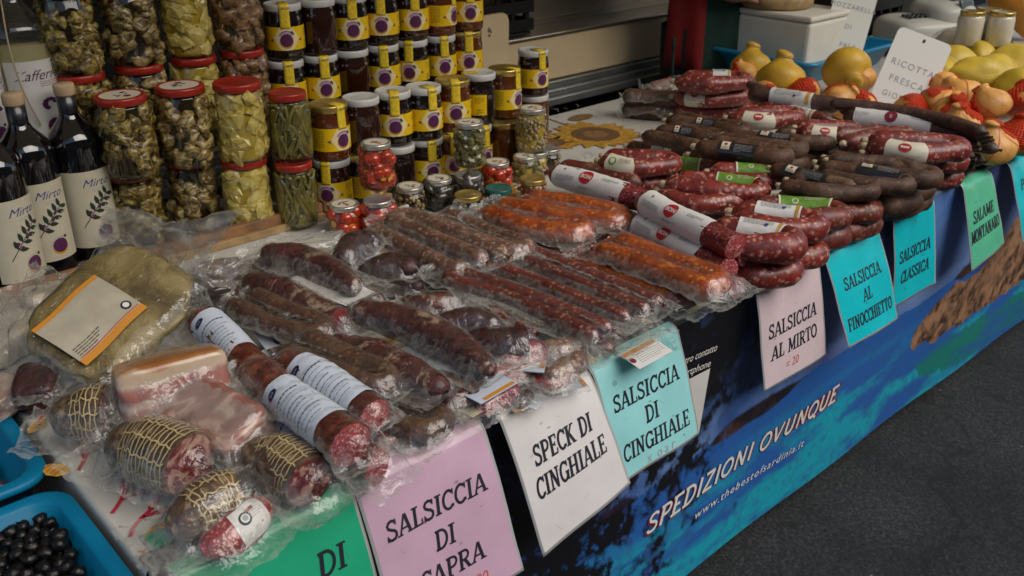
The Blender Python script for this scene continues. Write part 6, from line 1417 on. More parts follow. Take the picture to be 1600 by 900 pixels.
chunk('dark meat piece under the thick mould-patched loin', [(400,470),(470,490)], .022, .022, 89)
chunk('dark lump behind the labelled smoked salami at left', [(330,470),(360,480)], .026, .024, 90)
chunk('brown chunk under the rear film, beside the wooden tray', [(320,428),(350,422),(380,420)], .030, .022, 91, 'brown_sausage', mu=.05, mv=.03)
chunk('red meat piece in film between the long loins and the pink sign', [(690,640),(720,632),(742,620)], .022, .019, 92, 'dark_cured_meat', mu=.03)
for k, (pth, z, r, mt, lb) in enumerate((
  ([(600,590),(630,600),(655,612)], .034, .018, 'dark_cured_meat', 'small dark pack between the brown loop and the nearest long loin'),
  ([(690,596),(715,606),(735,618)], .036, .017, 'cured_loin', 'small mould-streaked pack at the end of the nearest long loin'),
  ([(640,476),(665,490),(690,498)], .036, .018, 'cured_loin', 'small pack tucked under the rear side of the diagonal loin'),
  ([(770,490),(800,506),(830,520)], .030, .015, 'boar_sausage', 'short dark sausage pack under the doubled boar sausage bag'),
  ([(420,640),(445,655),(470,662)], .030, .020, 'dark_cured_meat', 'dark pack under the two labelled smoked salami'),
  ([(600,690),(622,684),(645,680)], .016, .013, 'cut_red_meat', 'thin red pack slipping out below the brown loop card'),
  ([(470,520),(500,532),(528,540)], .036, .018, 'dark_cured_meat', 'dark pack between the bagged brown loop and the long loins'),
  ([(705,628),(728,620),(748,606)], .034, .017, 'cured_loin', 'short reddish pack on top beside the white sign corner'),
  ([(840,600),(860,600),(880,592)], .016, .014, 'cut_red_meat', 'thin red slice pack lying on the top of the white sign'))): chunk(lb, pth, z, r, 150+k, mt, mu=.03, mv=.025)
# ---- smoked salami with pale labels (front left)
GK = 'smoked salami with pale printed labels'
t, tb = S_('long smoked salami with pale label and navy oval, tied in two parts', [(322,504),(350,528),(380,558),(398,578)], .080, .026, 'smoked_salami', [(.42, .13, st_navy)], cap=('nip', 'nip'), group=GK, name='salami', cat='salami')
t, tb = S_('smoked salami with pale label across its middle, nearest the netted coppa', [(406,588),(445,618),(500,660),(548,694)], .088, .029, 'smoked_salami', [(.56, .125, st_navy)], cap=('nip', 'flat'), group=GK, name='salami', cat='salami', film=dict(mu=.028, mv=.012, seed=101))
t, tb = S_('smoked salami with pale label and film-wrapped red end, beside the brown loop', [(455,572),(500,596),(550,628),(585,650)], .082, .028, 'smoked_salami', [(.50, .14, st_navy)], cap=('nip', 'flat'), group=GK, name='salami', cat='salami', film=dict(mu=.026, mv=.012, seed=102))
t, tb = S_('bottom smoked salami with film-wrapped red end over the pink sign', [(440,670),(490,692),(545,714),(590,728)], .034, .028, 'smoked_salami', [(.3, .12, st_navy)], cap=('round', 'flat'), group=GK, name='salami', cat='salami', film=dict(mu=.022, mv=.016, seed=103))
# ---- netted coppa
GN = 'netted coppa pieces'
def coppa(label, path, z, r, seed, net=True, cap=('round', 'flat'), mu=.04, mv=.03, flap=(0, 0), mat='coppa_skin'):
    t, tb = sausage_thing('netted_coppa', label, 'cured meat', path, z, r, mat, cap, (), GN, amp=.06, cutmat='marbled_cut', nseg=28, partname='meat')
    if net: netting(t, tb)
    bag(t, tube_spheres(tb, 1), mu=mu, mv=mv, seed=seed, flap=flap, mat='vacuum_film', amp=.004); return t, tb
coppa('large netted coppa with marbled red and white cut face', [(212,700),(238,705),(270,716),(296,727)], .058, [.038,.046,.046,.042], 111, mu=.05)
coppa('small netted coppa in front at the table end, hanging towards the green sign', [(296,812),(316,800),(345,784),(372,774)], .044, [.028,.036,.037,.033], 112, mu=.05)
coppa('netted coppa with cut red face beside the bottom smoked salami', [(412,716),(438,722),(464,738),(484,752)], .046, [.030,.038,.038,.035], 113, mu=.04)
coppa('netted coppa end peeping out behind the pancetta slab', [(118,650),(140,648),(168,646)], .056, [.032,.040,.040], 114, mu=.05)
t, tb = S_('red meat piece with white sticker and green roundel, below the small netted coppa', [(338,850),(358,838),(385,815),(398,802)], .028, [.020,.026,.027,.022], 'salami_cut', cap=('round', 'round'), cat='cured meat', name='cured_chunk', bands=[(.62, .045, st_roundel, dict(a0=0, a1=100))], film=dict(mu=.06, mv=.04, seed=115))
# ---- pancetta slabs and ham
def slab_thing(name, label, cat, a, b, width, thick, mat, seed, roll=0.0, ex=5, amp=.05, film=None, flapkw=None, group=None, off=0.0):
    p0, p1 = P(*a), P(*b); c = (p0+p1)/2; u = (p1-p0).normalized(); v = Vector((0, 0, 1)).cross(u).normalized(); n = u.cross(v)
    v, n = v*math.cos(roll)+n*math.sin(roll), n*math.cos(roll)-v*math.sin(roll)
    hd = ((p1-p0).length/2, width/2, thick/2); mb = MB(); uv = slab(mb, c, u, v, n, hd, ex, 12, amp, seed)
    t = thing(name, label, cat, (c.x, c.y, min(q[2] for q in mb.v)), group); o = build('meat', mb, M[mat], t); set_uv(o, uv)
    if film: bag(t, slab_spheres(c, u, v, n, hd), ang=math.atan2(u.y, u.x), **film)
    return t, c, u, v, n, hd
t, c, u, v, n, hd = slab_thing('ham_piece', 'big olive brown cured ham piece with pale label, tilted up against the bottles', 'cured ham', (82,575,.062), (258,408,.150), .185, .046, 'ham_rind', 3, roll=R(22), ex=2.8, amp=.13, film=dict(mu=.045, mv=.035, seed=121, mat='vacuum_film'))
fn = lambda x, y, lay: tuple(c+u*(x-.035)+v*(y-.0)+n*(hd[2]*1.06+.0035+lay*.0005+.002*math.sin(x*60)+.0015*math.cos(y*50)))
mb = MB(); rect2(mb, -.062, -.052, .062, .052, fn, 0, 0, 8, 8); rect2(mb, .046, -.052, .062, .052, fn, 1, 1, 3, 8)if False else None
rect2(mb, -.062, -.052, .062, -.040, fn, 1, 1, 8, 2); rect2(mb, -.062, .044, .062, .052, fn, 1, 1, 8, 2)
for k in range(5): fakelines(mb, fn, -.055, .045-.01*k, -.020-.0045*k, 1, .004, 3, 1, .0016)
rect2(mb, -.058, -.0385, .058, -.0372, fn, 4, 1, 8, 1); disc2(mb, .046, -.026, .008, fn, 3, 1, 14); disc2(mb, .046, -.026, .005, fn, 2, 2, 12)
build('paper_label', mb, [M[k] for k in ('label_under_film', 'paper_orange', 'paper_white', 'ink', 'paper_red')], t)
sheet(t, [(140,410,.10),(163,322,.24),(368,346,.24),(300,440,.08)], seed=4, amp=.022, n=40, mat='crisp_film')
sheet(t, [(248,470,.10),(285,360,.17),(300,372,.17),(238,560,.05)], seed=9, amp=.008, n=20, mat='vacuum_film')
t, c, u, v, n, hd = slab_thing('pancetta_slab', 'pancetta slab with orange rind on top and white fat side, behind the netted coppa', 'cured meat', (182,622,.085), (352,578,.085), .085, .085, 'pancetta', 5, roll=R(-18), ex=7, film=dict(mu=.035, mv=.022, seed=122, amp=.004))
t, c, u, v, n, hd = slab_thing('pancetta_slab', 'pinkish pancetta block in milky film, between coppa and smoked salami', 'cured meat', (268,620,.070), (400,690,.058), .085, .060, 'bacon_pink', 8, roll=R(25), ex=6, film=dict(mu=.05, mv=.03, seed=123, mat='loose_film', amp=.004))
t, c, u, v, n, hd = slab_thing('cheese_piece', 'pale cheese piece in clear film behind the ham, under the bottle labels', 'cheese', (38,478,.03), (112,462,.03), .07, .05, 'bread_white', 11, film=dict(mu=.04, mv=.03, seed=124, mat='vacuum_film', flap=(.02, .02)))
sheet(t, [(45,450,.06),(60,405,.13),(100,430,.09),(108,455,.06)], seed=14, amp=.012, n=16)
t, c, u, v, n, hd = slab_thing('cured_chunk', 'dark-rinded wedge at the left table end, under the tilted ham', 'cured meat', (52,632,.03), (66,578,.05), .06, .05, 'dark_cured_meat', 13, film=dict(mu=.02, mv=.02, seed=125))
t, c, u, v, n, hd = slab_thing('bagged_meat', 'pale meat piece in bluish film at the very left table end', 'cured meat', (-40,560,.03), (52,500,.03), .09, .05, 'bread_white', 15, film=dict(mu=.04, mv=.05, seed=126, mat='loose_film', amp=.006))
sheet(t, [(-10,470,.08),(60,410,.10),(70,440,.05),(0,545,.06)], seed=21, amp=.012, n=20)
t, c, u, v, n, hd = slab_thing('bagged_meat', 'pinkish meat in crumpled film hanging over the left table end', 'cured meat', (-30,640,.02), (34,600,.03), .07, .04, 'bacon_pink', 16, film=dict(mu=.03, mv=.03, seed=127, mat='loose_film', amp=.006))
t, tb = S_('dark rind piece with a black oval sticker in a loose clear bag, beside the ham', [(290,458),(318,452),(348,462)], .070, [.026,.032,.028], 'brown_sausage', cap=('round', 'round'), cat='cured meat', name='cured_chunk', film=dict(mu=.04, mv=.03, seed=128))
mb = MB(); q = P(334, 455, .104); disc2(mb, 0, 0, .030, lambda x, y, l: (q.x+x*.9+y*.3, q.y+y-x*.2, q.z+l*.0005-abs(x)*.12), 0, 0, 18, ry=.015); disc2(mb, 0, 0, .026, lambda x, y, l: (q.x+x*.9+y*.3, q.y+y-x*.2, q.z+l*.0005-abs(x)*.12), 1, 1, 18, ry=.0115, a0=20, a1=60); build('sticker', mb, [M['paper_black'], M['ink_pale']], t)
sheet(t, [(296,452,.10),(300,400,.15),(384,402,.12),(352,490,.06)], seed=33, amp=.012, n=24)
t = thing('empty_bag', 'flat pale vacuum bag lying behind the loins, beside the wooden tray', 'plastic bag', P(430, 380)); sheet(t, [(352,415,.055),(420,372,.06),(540,362,.06),(520,392,.05)], seed=41, amp=.010, n=24, mat='loose_film')
sheet(t, [(352,418,.04),(420,376,.045),(545,368,.045),(520,398,.035)], seed=42, amp=.008, n=20, mat='loose_film')
t = thing('empty_bag', 'crumpled clear bag between the goat sausages and the gold-lidded low jar', 'plastic bag', P(720, 330)); sheet(t, [(690,350,.06),(712,310,.11),(748,330,.09),(745,352,.06)], seed=43, amp=.012, n=18)
t = thing('empty_bag', 'loose film with printed orange strip hanging over the aqua sign', 'plastic bag', P(1000, 560)); sheet(t, [(955,548,.012),(1045,512,.02),(1062,545,-.03),(968,580,-.03)], seed=44, amp=.004, n=18, mat='vacuum_film')
t = thing('price_clip', 'small white plastic clip leaning on the grey mushroom jar', 'clip', P(630, 328)); q = P(630, 326, .055)
mb = MB(); uv = slab(mb, q, (RT*.94+Vector((0, 0, .34))).normalized(), Vector((0, 0, 1)), -FW, (.013, .0065, .002), 4, 6, 0); build('clip_body', mb, M['card_white'], t)
# ================================================================== SIGNS
GX = .885
sign('white laminated sign reading SPECK DI CINGHIALE', .762, .948, (.104, .110), (.214, .168), 'sign_white', [('SPECK DI', .40, .66), ('CINGHIALE', .60, .80)], scribble=None, slx=(.015, .005))
sign('pink laminated sign reading SALSICCIA DI CAPRA', .513, .728, (.10, .10), (.215, .215), 'sign_pink', [('SALSICCIA', .37, .84), ('DI', .56, .3), ('CAPRA', .74, .6)], scribble=('€ 280', .6, .90, 'ink_red'), ink='ink', on=.07)
sign('pale aqua laminated sign reading SALSICCIA DI CINGHIALE', .958, 1.168, (.095, .080), (.178, .188), 'sign_aqua', [('SALSICCIA', .40, .80), ('DI', .60, .3), ('CINGHIALE', .80, .84)], scribble=('x  o a r', .5, .93, 'ink_pale'))
sign('pale rose laminated sign reading SALSICCIA AL MIRTO', 1.402, 1.614, (.068, .066), (.202, .204), 'sign_rose', [('SALSICCIA', .50, .78), ('AL MIRTO', .70, .74)], scribble=('= 20', .42, .86, 'ink_red'))
sign('turquoise laminated sign reading SALSICCIA AL FINOCCHIETTO', 1.636, 1.850, (.106, .100), (.178, .188), 'sign_turquoise', [('SALSICCIA', .42, .70), ('AL', .60, .2), ('FINOCCHIETTO', .80, .88)], th=.026)
sign('turquoise laminated sign reading SALSICCIA CLASSICA', 1.925, 2.108, (.050, .060), (.205, .200), 'sign_turquoise', [('SALSICCIA', .50, .80), ('CLASSICA', .72, .72)], scribble=('~', .5, .2, 'ink_grey'))
sign('mint green laminated sign reading SALAME MONTANARO', 2.258, 2.412, (.085, .09), (.204, .173), 'sign_mint', [('SALAME', .46, .68), ('MONTANARO', .66, .90)])
sign('turquoise laminated sign reading PERETTE, cut by the photo edge', 2.520, 2.735, (.10, .10), (.20, .20), 'sign_turquoise', [('PERETTE', .36, .66), ('D', .60, .14)])
sign('emerald green laminated sign at the near table corner, mostly cut by the photo edge', .268, .505, (.09, .09), (.22, .22), 'sign_green', [('          DI', .36, 1.0)], th=.034, on=.075)
t = thing('product_label', 'small white product label with orange stripe lying on the aqua sign', 'label', P(1015, 545))
a, b = P(983, 566, .006), P(1050, 530, .006); uu = (b-a).normalized(); vv = Vector((0, 0, 1)).cross(uu); q0 = a
fn = lambda x, y, lay: tuple(q0+uu*x+vv*y+Vector((0, 0, .003+lay*.0004+.2*min(0, y-.01))))
mb = MB(); rect2(mb, 0, -.022, .085, .024, fn, 0, 0, 8, 6); rect2(mb, 0, .010, .080, .020, fn, 1, 1, 8, 2); fakelines(mb, fn, .016, .08, .004, 5, .0042, 3, 1); disc2(mb, .007, -.002, .006, fn, 2, 1, 12); build('paper', mb, [M[k] for k in ('paper_white', 'paper_orange', 'ink_maroon', 'ink_grey')], t)

# ================================================================== CHEESES AND FAR END
PEAR = [(0, 0), (.32, .01), (.64, .07), (.89, .24), (1.0, .52), (.97, .80), (.83, 1.04), (.63, 1.22), (.46, 1.36), (.37, 1.46), (.35, 1.53), (.37, 1.60), (.35, 1.68), (.24, 1.75), (.10, 1.78), (0, 1.785)]
def pear_mesh(r, n=24, seed=0, amp=.08):
    mb = MB(); q, _ = catmull([Vector((a, 0, b)) for a, b in PEAR], .09); mb.lathe([(max(0, v.x)*r, v.z*r) for v in q], n)
    mb.v = [tuple(Vector(p)*(1+amp*noise.noise(Vector(p)/r*1.2+Vector((seed, 0, 0))))) for p in mb.v]; return mb
def orient(t, lean, az, roll=0): t.rotation_euler = (Matrix.Rotation(az, 3, 'Z') @ Matrix.Rotation(lean, 3, 'Y') @ Matrix.Rotation(roll, 3, 'Z')).to_euler()
protoS = []
def scam(label, x, y, z, r, lean, az, sc=1.0):
    p = P(x, y, z)
    if not protoS:
        t = thing('scamorza', label, 'cheese', p, 'yellow scamorza cheeses'); build('cheese_body', pear_mesh(.075, seed=2), M['scamorza'], t, local=True)
        mb = MB(); k = Tube([Vector((.075*.36*math.cos(a), .075*.36*math.sin(a), .075*1.52)) for a in [6.283*i/14 for i in range(15)]], .0012, .006); k.mesh(mb, 6, amp=0); build('string_tie', mb, M['string'], t, local=True); protoS.append(t)
    else: t = dup(protoS[0], p, 0, label)
    s = r/.075; t.scale = (s, s, s); orient(t, lean, az)
    return t
scam('leftmost yellow scamorza standing before the white box, knob up', 1172, 122, .03, .066, .35, .6)
scam('plump yellow scamorza with a small knob, second from the left before the white box', 1216, 146, .03, .074, .22, .3)
scam('yellow scamorza lying with its knob towards the camera, before the blue tray', 1315, 95, .105, .076, 1.95, R(-128))
protoN = []
def net_mesh(r, seed):
    """red net pulled over one side of the cheese"""
    mb = MB(); q, _ = catmull([Vector((a, 0, b)) for a, b in PEAR], .09); prof = [(max(0, v.x)*r*1.025+.0008, v.z*r) for v in q]; N = 40
    V_ = {}; L = len(prof)
    for i, (a, z) in enumerate(prof):
        for k in range(N):
            th = 6.283*k/N; d = Vector((a*math.cos(th), a*math.sin(th), z)); f = 1+.08*noise.noise(d/r*1.2+Vector((seed, 0, 0)))+.03*max(0, noise.noise(d/r*4))
            V_[i, k] = d*f
    for i in range(L-1):
        for k in range(N):
            th = 6.283*k/N; m = math.cos(th)+.45*math.sin(3*th+i*.25)+.9*(abs(i/L-.3)*1.2-.35)
            if m > .12:
                mb.add([V_[i, k], V_[i, (k+1) % N], V_[i+1, (k+1) % N], V_[i+1, k]], [(0, 1, 2, 3)])
    return mb
def netlines(r, seed):
    mb = MB(); q, _ = catmull([Vector((a, 0, b)) for a, b in PEAR], .09); prof = [(max(0, v.x)*r*1.012+.0006, v.z*r) for v in q]; L = len(prof)
    def fn(x, y, lay):
        i = min(max(int(y), 0), L-2); f = y-i; a = prof[i][0]*(1-f)+prof[i+1][0]*f; z = prof[i][1]*(1-f)+prof[i+1][1]*f; d = Vector((a*math.cos(x), a*math.sin(x), z)); return d*(1+.08*noise.noise(d/r*1.2+Vector((seed, 0, 0))))
    for s in (-1, 1):
        for k in range(9):
            pts = [(6.283*k/9+s*i*.055, float(i)) for i in range(2, L-6)]
            w_ = .0005 if k % 4 else .0016
            n = len(pts); A = [fn(p[0]-w_/r*.7, p[1], 0) for p in pts]; B = [fn(p[0]+w_/r*.7, p[1], 0) for p in pts]; mb.add(A+B, [(i, n+i, n+i+1, i+1) for i in range(n-1)])
    return mb
def netted(label, x, y, z, r, lean, az, roll):
    p = P(x, y, z)
    if not protoN:
        t = thing('netted_cheese', label, 'cheese', p, 'small pear cheeses in red nets'); build('cheese_body', pear_mesh(.055, seed=4), M['net_cheese'], t, local=True)
        n = build('net', net_mesh(.055, 4), M['net_film'], t, local=True, solid=.0006); build('net_strands', netlines(.055, 4), M['net_red'], n, local=True); protoN.append(t)
    else: t = dup(protoN[0], p, 0, label)
    s = r/.055; t.scale = (s, s, s); orient(t, lean, az, roll); return t
for lb, x, y, z, r, le, az, ro in (
  ('small netted cheese at the far left, beside the leftmost scamorza', 1166, 128, .03, .045, .5, 2.2, 0),
  ('netted cheese lying between the far red sausages and the plump scamorza', 1205, 160, .03, .055, 1.2, 2.6, 1.0),
  ('netted cheese with mostly red net, in front of the plump scamorza', 1262, 158, .03, .052, 1.0, 1.2, 2.6),
  ('netted cheese behind the brown white-labelled salami', 1298, 172, .03, .056, .7, -1.2, 1.8),
  ('netted cheese left of the ricotta card, low', 1338, 178, .03, .055, 1.3, .4, 3.0),
  ('netted cheese left of the ricotta card, behind another', 1352, 140, .03, .055, .9, 1.4, .4),
  ('netted cheese leaning on the foot of the ricotta card', 1425, 182, .045, .055, 1.1, -2.8, 2.2),
  ('netted cheese with knob pointing up beside the ricotta card', 1448, 178, .06, .055, .9, -.6, 2.0),
  ('netted cheese behind the dark stick sausages, red net on its right', 1482, 190, .06, .052, .4, -2.4, .2),
  ('netted cheese high in the heap under the yellow caciotta', 1476, 152, .07, .055, 1.0, .8, .6),
  ('netted cheese almost covered by bright red net in the heap middle', 1512, 168, .075, .058, .8, 1.5, -1.0),
  ('pale netted cheese with its knob up in the heap middle', 1502, 212, .045, .052, .25, 2.4, 3.4),
  ('large pale netted cheese nearest the perette sign, knob up', 1544, 252, .02, .062, .12, 2.8, 3.6),
  ('netted cheese right of the large pale one, red band across', 1578, 240, .02, .060, .2, -.4, 2.8),
  ('netted cheese at the right photo edge above the perette sign', 1606, 225, .02, .060, .3, .3, 1.2),
  ('netted cheese with red net on top, behind the large pale one', 1555, 185, .08, .056, .6, 1.8, -.4),
  ('netted cheese at the right photo edge, upper one of the heap', 1600, 178, .07, .058, .8, .6, 2.0)): netted(lb, x, y, z, r, le, az, ro)
def caciotta(label, x, y, z, a, b, c, az):
    p = P(x, y, z); t = thing('caciotta', label, 'cheese', p, 'oval yellow caciotta cheeses'); mb = MB(); ico(mb, (0, 0, 0), (a, b, c), 4, .05, len(label)); mb.v = [tuple(Matrix.Rotation(az, 3, 'Z') @ Vector((q[0], q[1], q[2]))) for q in mb.v]; build('cheese_body', mb, M['caciotta'], t, local=True)
for lb, x, y, z, a, b, c, az in (
  ('large yellow oval caciotta behind the red-netted heap', 1524, 126, .085, .105, .075, .062, -.9), ('yellow caciotta tucked behind the ricotta card', 1464, 122, .08, .075, .08, .068, .3),
  ('yellow caciotta behind the one at the ricotta card', 1488, 100, .08, .085, .075, .06, -.6), ('yellow caciotta in front of the lower milk jars', 1530, 95, .07, .075, .07, .055, .5),
  ('yellow caciotta cut by the right photo edge, before the milk jars', 1588, 98, .08, .10, .07, .055, -.9), ('yellow caciotta cut by the right photo edge, beside the large oval one', 1592, 140, .085, .08, .075, .065, .2), ('yellow caciotta half hidden under the large oval one', 1560, 112, .07, .08, .07, .05, .2)): caciotta(lb, x, y, z, a, b, c, az)
# blue tray, white box, board, cards, cash register, jars
q = P(1168, 98, .0); tx0 = q.x+.02; ty1 = q.y
A_ = P(1288, 128, .0); Bq = P(1385, 92, .0)
tr_y0 = A_.y-.02
tb_ = tub('blue plastic tray under the white foam box', A_.x-.14, tr_y0, A_.x+.44, tr_y0+.46, .006, .085, 'tray_blue', 'plastic_tray', None, .03)
p = Vector((A_.x-.07, tr_y0+.06, ZT)); t = thing('foam_box', 'white foam box with grey lid standing in the blue tray', 'box', (p.x+.13, p.y+.17, ZT+.012)); mb = MB(); mb.box((p.x+.13, p.y+.17, ZT+.105), (.26, .34, .186)); build('box_body', mb, M['foam_white'], t, False, bevel=.012)
mb = MB(); mb.box((p.x+.13, p.y+.17, ZT+.209), (.265, .345, .020)); build('box_lid', mb, M['foam_white'], t, False, bevel=.008)
BXT = ZT+.219; bx, by = p.x+.12, p.y+.22
t = thing('cutting_board', 'thick round wooden cutting board on the white foam box', 'cutting board', (bx, by, BXT)); mb = MB(); mb.lathe([(.115, .001), (.128, .008), (.130, .036), (.122, .044), (0, .045)], 36, c=(bx, by, BXT)); build('board', mb, M['wood_pale'], t)
def card_sign(label, tl, tr_, bl, z, Y, lines, thick=.003, col='ink_pale', foot=None):
    """rigid card leaning back; tl, tr_, bl are its corners in the plane y = Y + k z"""
    return None
def standing_card(label, base, w_, h_, az, lean, lines, r=.018, hole=False, tilt=0.0):
    t = thing('price_card', label, 'sign', base, 'white standing cheese cards'); X = Vector((math.cos(az), math.sin(az), 0)); B = Vector((math.sin(az), -math.cos(az), 0)); N = (B*math.cos(lean)+Vector((0, 0, 1))*math.sin(lean)); U = N.cross(X); U = U if U.z > 0 else -U
    X, U = X*math.cos(tilt)+U*math.sin(tilt), U*math.cos(tilt)-X*math.sin(tilt)
    b = Vector(base); fn = lambda x, y, lay: b+X*x+U*y+N*(.0018+lay*.0004)
    out = rrect(-w_/2, 0, w_/2, h_, r, 6); mb = MB(); n = len(out); vs = [b+X*x+U*y+N*.0016 for x, y in out]+[b+X*x+U*y-N*.0016 for x, y in out]
    mb.add(vs, [tuple(range(n)), tuple(reversed(range(n, 2*n)))]+[(i, n+i, n+(i+1) % n, (i+1) % n) for i in range(n)]); build('card', mb, M['card_white'], t, False)
    for txt, y, hh in lines: mb = MB(); font_text(mb, txt, hh, fn, 0, 1, 0, y*h_, space=1.25); build('lettering', mb, M['ink_pale'], t)
    if hole: mb = MB(); disc2(mb, 0, h_*.93, .0045, fn, 0, 1, 10, ry=.006); build('punched_hole', mb, M['ink'], t)
    return t
b = P(1392, 190, .0)
standing_card('white card reading RICOTTA FRESCA leaning among the cheeses', (b.x-.0, b.y, ZT+.02), .165, .245, AX-R(90)-R(4), R(20), [('RICOTTA', .60, .019), ('FRESCA', .41, .019), ('GIORNO', .22, .017)], hole=True, tilt=R(-20))
b = P(1302, 96, .05)
standing_card('tall white card reading MOZZARELLA DI BUFALA at the blue tray', (b.x+.03, b.y-.005, ZT+.07), .15, .30, AX-R(90)+R(2), R(14), [('MOZZARELLA', .55, .016), ('DI', .33, .016), ('BUFALA', .12, .016)], tilt=R(-13), r=.008)
rgx = P(1440, 58, .06); cx_, cy_ = rgx.x, rgx.y
t = thing('cash_register', 'small white cash register with a grey display behind the cheese cards', 'cash register', (cx_, cy_, ZT))
X = Vector((math.cos(AX-R(75)), math.sin(AX-R(75)), 0)); Y_ = Vector((0, 0, 1)).cross(X)
mb = MB(); slab(mb, Vector((cx_, cy_, ZT+.085)), X, Y_, Vector((0, 0, 1)), (.17, .13, .06), 4, 10, 0); build('body', mb, M['register_grey'], t)
mb = MB(); slab(mb, Vector((cx_, cy_, ZT+.022)), X, Y_, Vector((0, 0, 1)), (.165, .13, .02), 6, 8, 0); build('base', mb, M['register_dark'], t)
mb = MB(); slab(mb, Vector((cx_, cy_, ZT+.15))+X*.07, X, Y_, (Vector((0, 0, 1))), (.10, .12, .05), 3, 10, 0); hd_ = build('display_housing', mb, M['register_grey'], t)
hc = Vector((cx_, cy_, ZT+.15))+X*.07; dv = (-Y_*1.0+X*.35+Vector((0, 0, .45))).normalized()
tt = ((abs(dv.dot(X))/.10)**3+(abs(dv.dot(Y_))/.12)**3+(abs(dv.z)/.05)**3)**(-1/3); c0 = hc+dv*tt*1.0
sx = Vector((0, 0, 1)).cross(dv).normalized(); sy = dv.cross(sx)
mb = MB(); slab(mb, c0, sx, sy, dv, (.040, .020, .006), 8, 6, 0); build('screen', mb, M['screen_grey'], hd_)
kc = Vector((cx_, cy_, ZT+.148))-X*.07-Y_*.03; mb = MB()
for i in range(4):
    for k in range(3): slab(mb, kc+X*(i*.022-.033)-Y_*(k*.022-.022), X, Y_, Vector((0, 0, 1)), (.008, .008, .004), 5, 2, 0)
build('keypad', mb, M['register_dark'], t)
mb = MB(); slab(mb, hc+X*.02+Vector((0, 0, .049)), X, Y_, Vector((0, 0, 1)), (.02, .05, .004), 6, 3, 0); build('paper_slot', mb, M['register_dark'], hd_)
t = thing('grey_box', 'plain grey box behind the cash register', 'box', P(1500, 30, .0)); q = P(1500, 36, .06); mb = MB(); mb.box((q.x, q.y+.12, ZT+.18), (.26, .2, .36), rot=.2); build('box_body', mb, M['grey_box'], t, False, bevel=.006)
for k, (x, l) in enumerate(((4.9, 'added black crate as dark backdrop behind the milk jars, red cloth on it'), (4.25, 'added black crate as dark backdrop behind the grey box'))): crate(l, x, 2.24, -.02, .6, .3, .42)  # crates added as a dark backdrop in front of the cream panel
t = thing('red_cloth', 'dark red cloth hung over the far black crate', 'cloth', (4.9, 2.06, ZT+.2)); mb = MB(); mb.grid([[(4.55+.7*i/12, 2.075-.012*math.sin(i*1.7)-.01*math.cos(j), ZT+.43-.40*j/6) for i in range(13)] for j in range(7)]); build('cloth', mb, M['ink_maroon'], t, solid=.002)
def milk(label, x, y, z0, h=.115, r=.043):
    q = P(x, y, z0+h); t = thing('milk_jar', label, 'jar', (q.x, q.y, ZT+z0), 'jars of white yoghurt'); mb = MB(); mb.lathe([(r*.9, 0), (r, .006), (r, h*.76), (r*.93, h*.84), (r*.86, h*.88), (0, h*.88)], 28); build('jar_body', mb, M['milk'], t, local=True)
    mb = MB(); mb.lathe(lid_prof(r*.92, .014, h*.87), 28); build('lid', mb, M['lid_gold'], t, local=True)
for lb, x, y, z in (('white yoghurt jar with gold lid, upper left of the jar stack', 1521, 16, .118), ('white yoghurt jar with gold lid, upper right of the jar stack', 1568, 17, .118), ('white yoghurt jar standing behind the upper two', 1546, 12, .118), ('lower yoghurt jar next to the wrapped cheese', 1544, 64, .002), ('lower yoghurt jar by the right photo edge', 1579, 70, .002), ('lower yoghurt jar behind, under the upper left one', 1522, 62, .002), ('lower yoghurt jar at the photo edge, behind the caciotta', 1600, 66, .002)): milk(lb, x, y, z)
p = P(1485, 78, .07); t = thing('wrapped_cheese', 'white round cheese wrapped in clear film, in front of the milk jars', 'cheese', p); mb = MB(); ico(mb, p, (.105, .085, .065), 4, .05, 3); build('cheese_body', mb, M['bread_white'], t); bag(t, [(p.x, p.y, p.z-.01, .085)], mu=.05, mv=.02, seed=141, mat='vacuum_film', amp=.006)
t = thing('orange_bag', 'orange brown bag of rusks behind the milk jars', 'bag', P(1598, 45, 0)); q = P(1606, 45, .05); mb = MB(); ico(mb, (q.x, q.y+.05, ZT+.13), (.10, .08, .14), 3, .2, 5); build('bag_body', mb, M['paper_orange'], t)

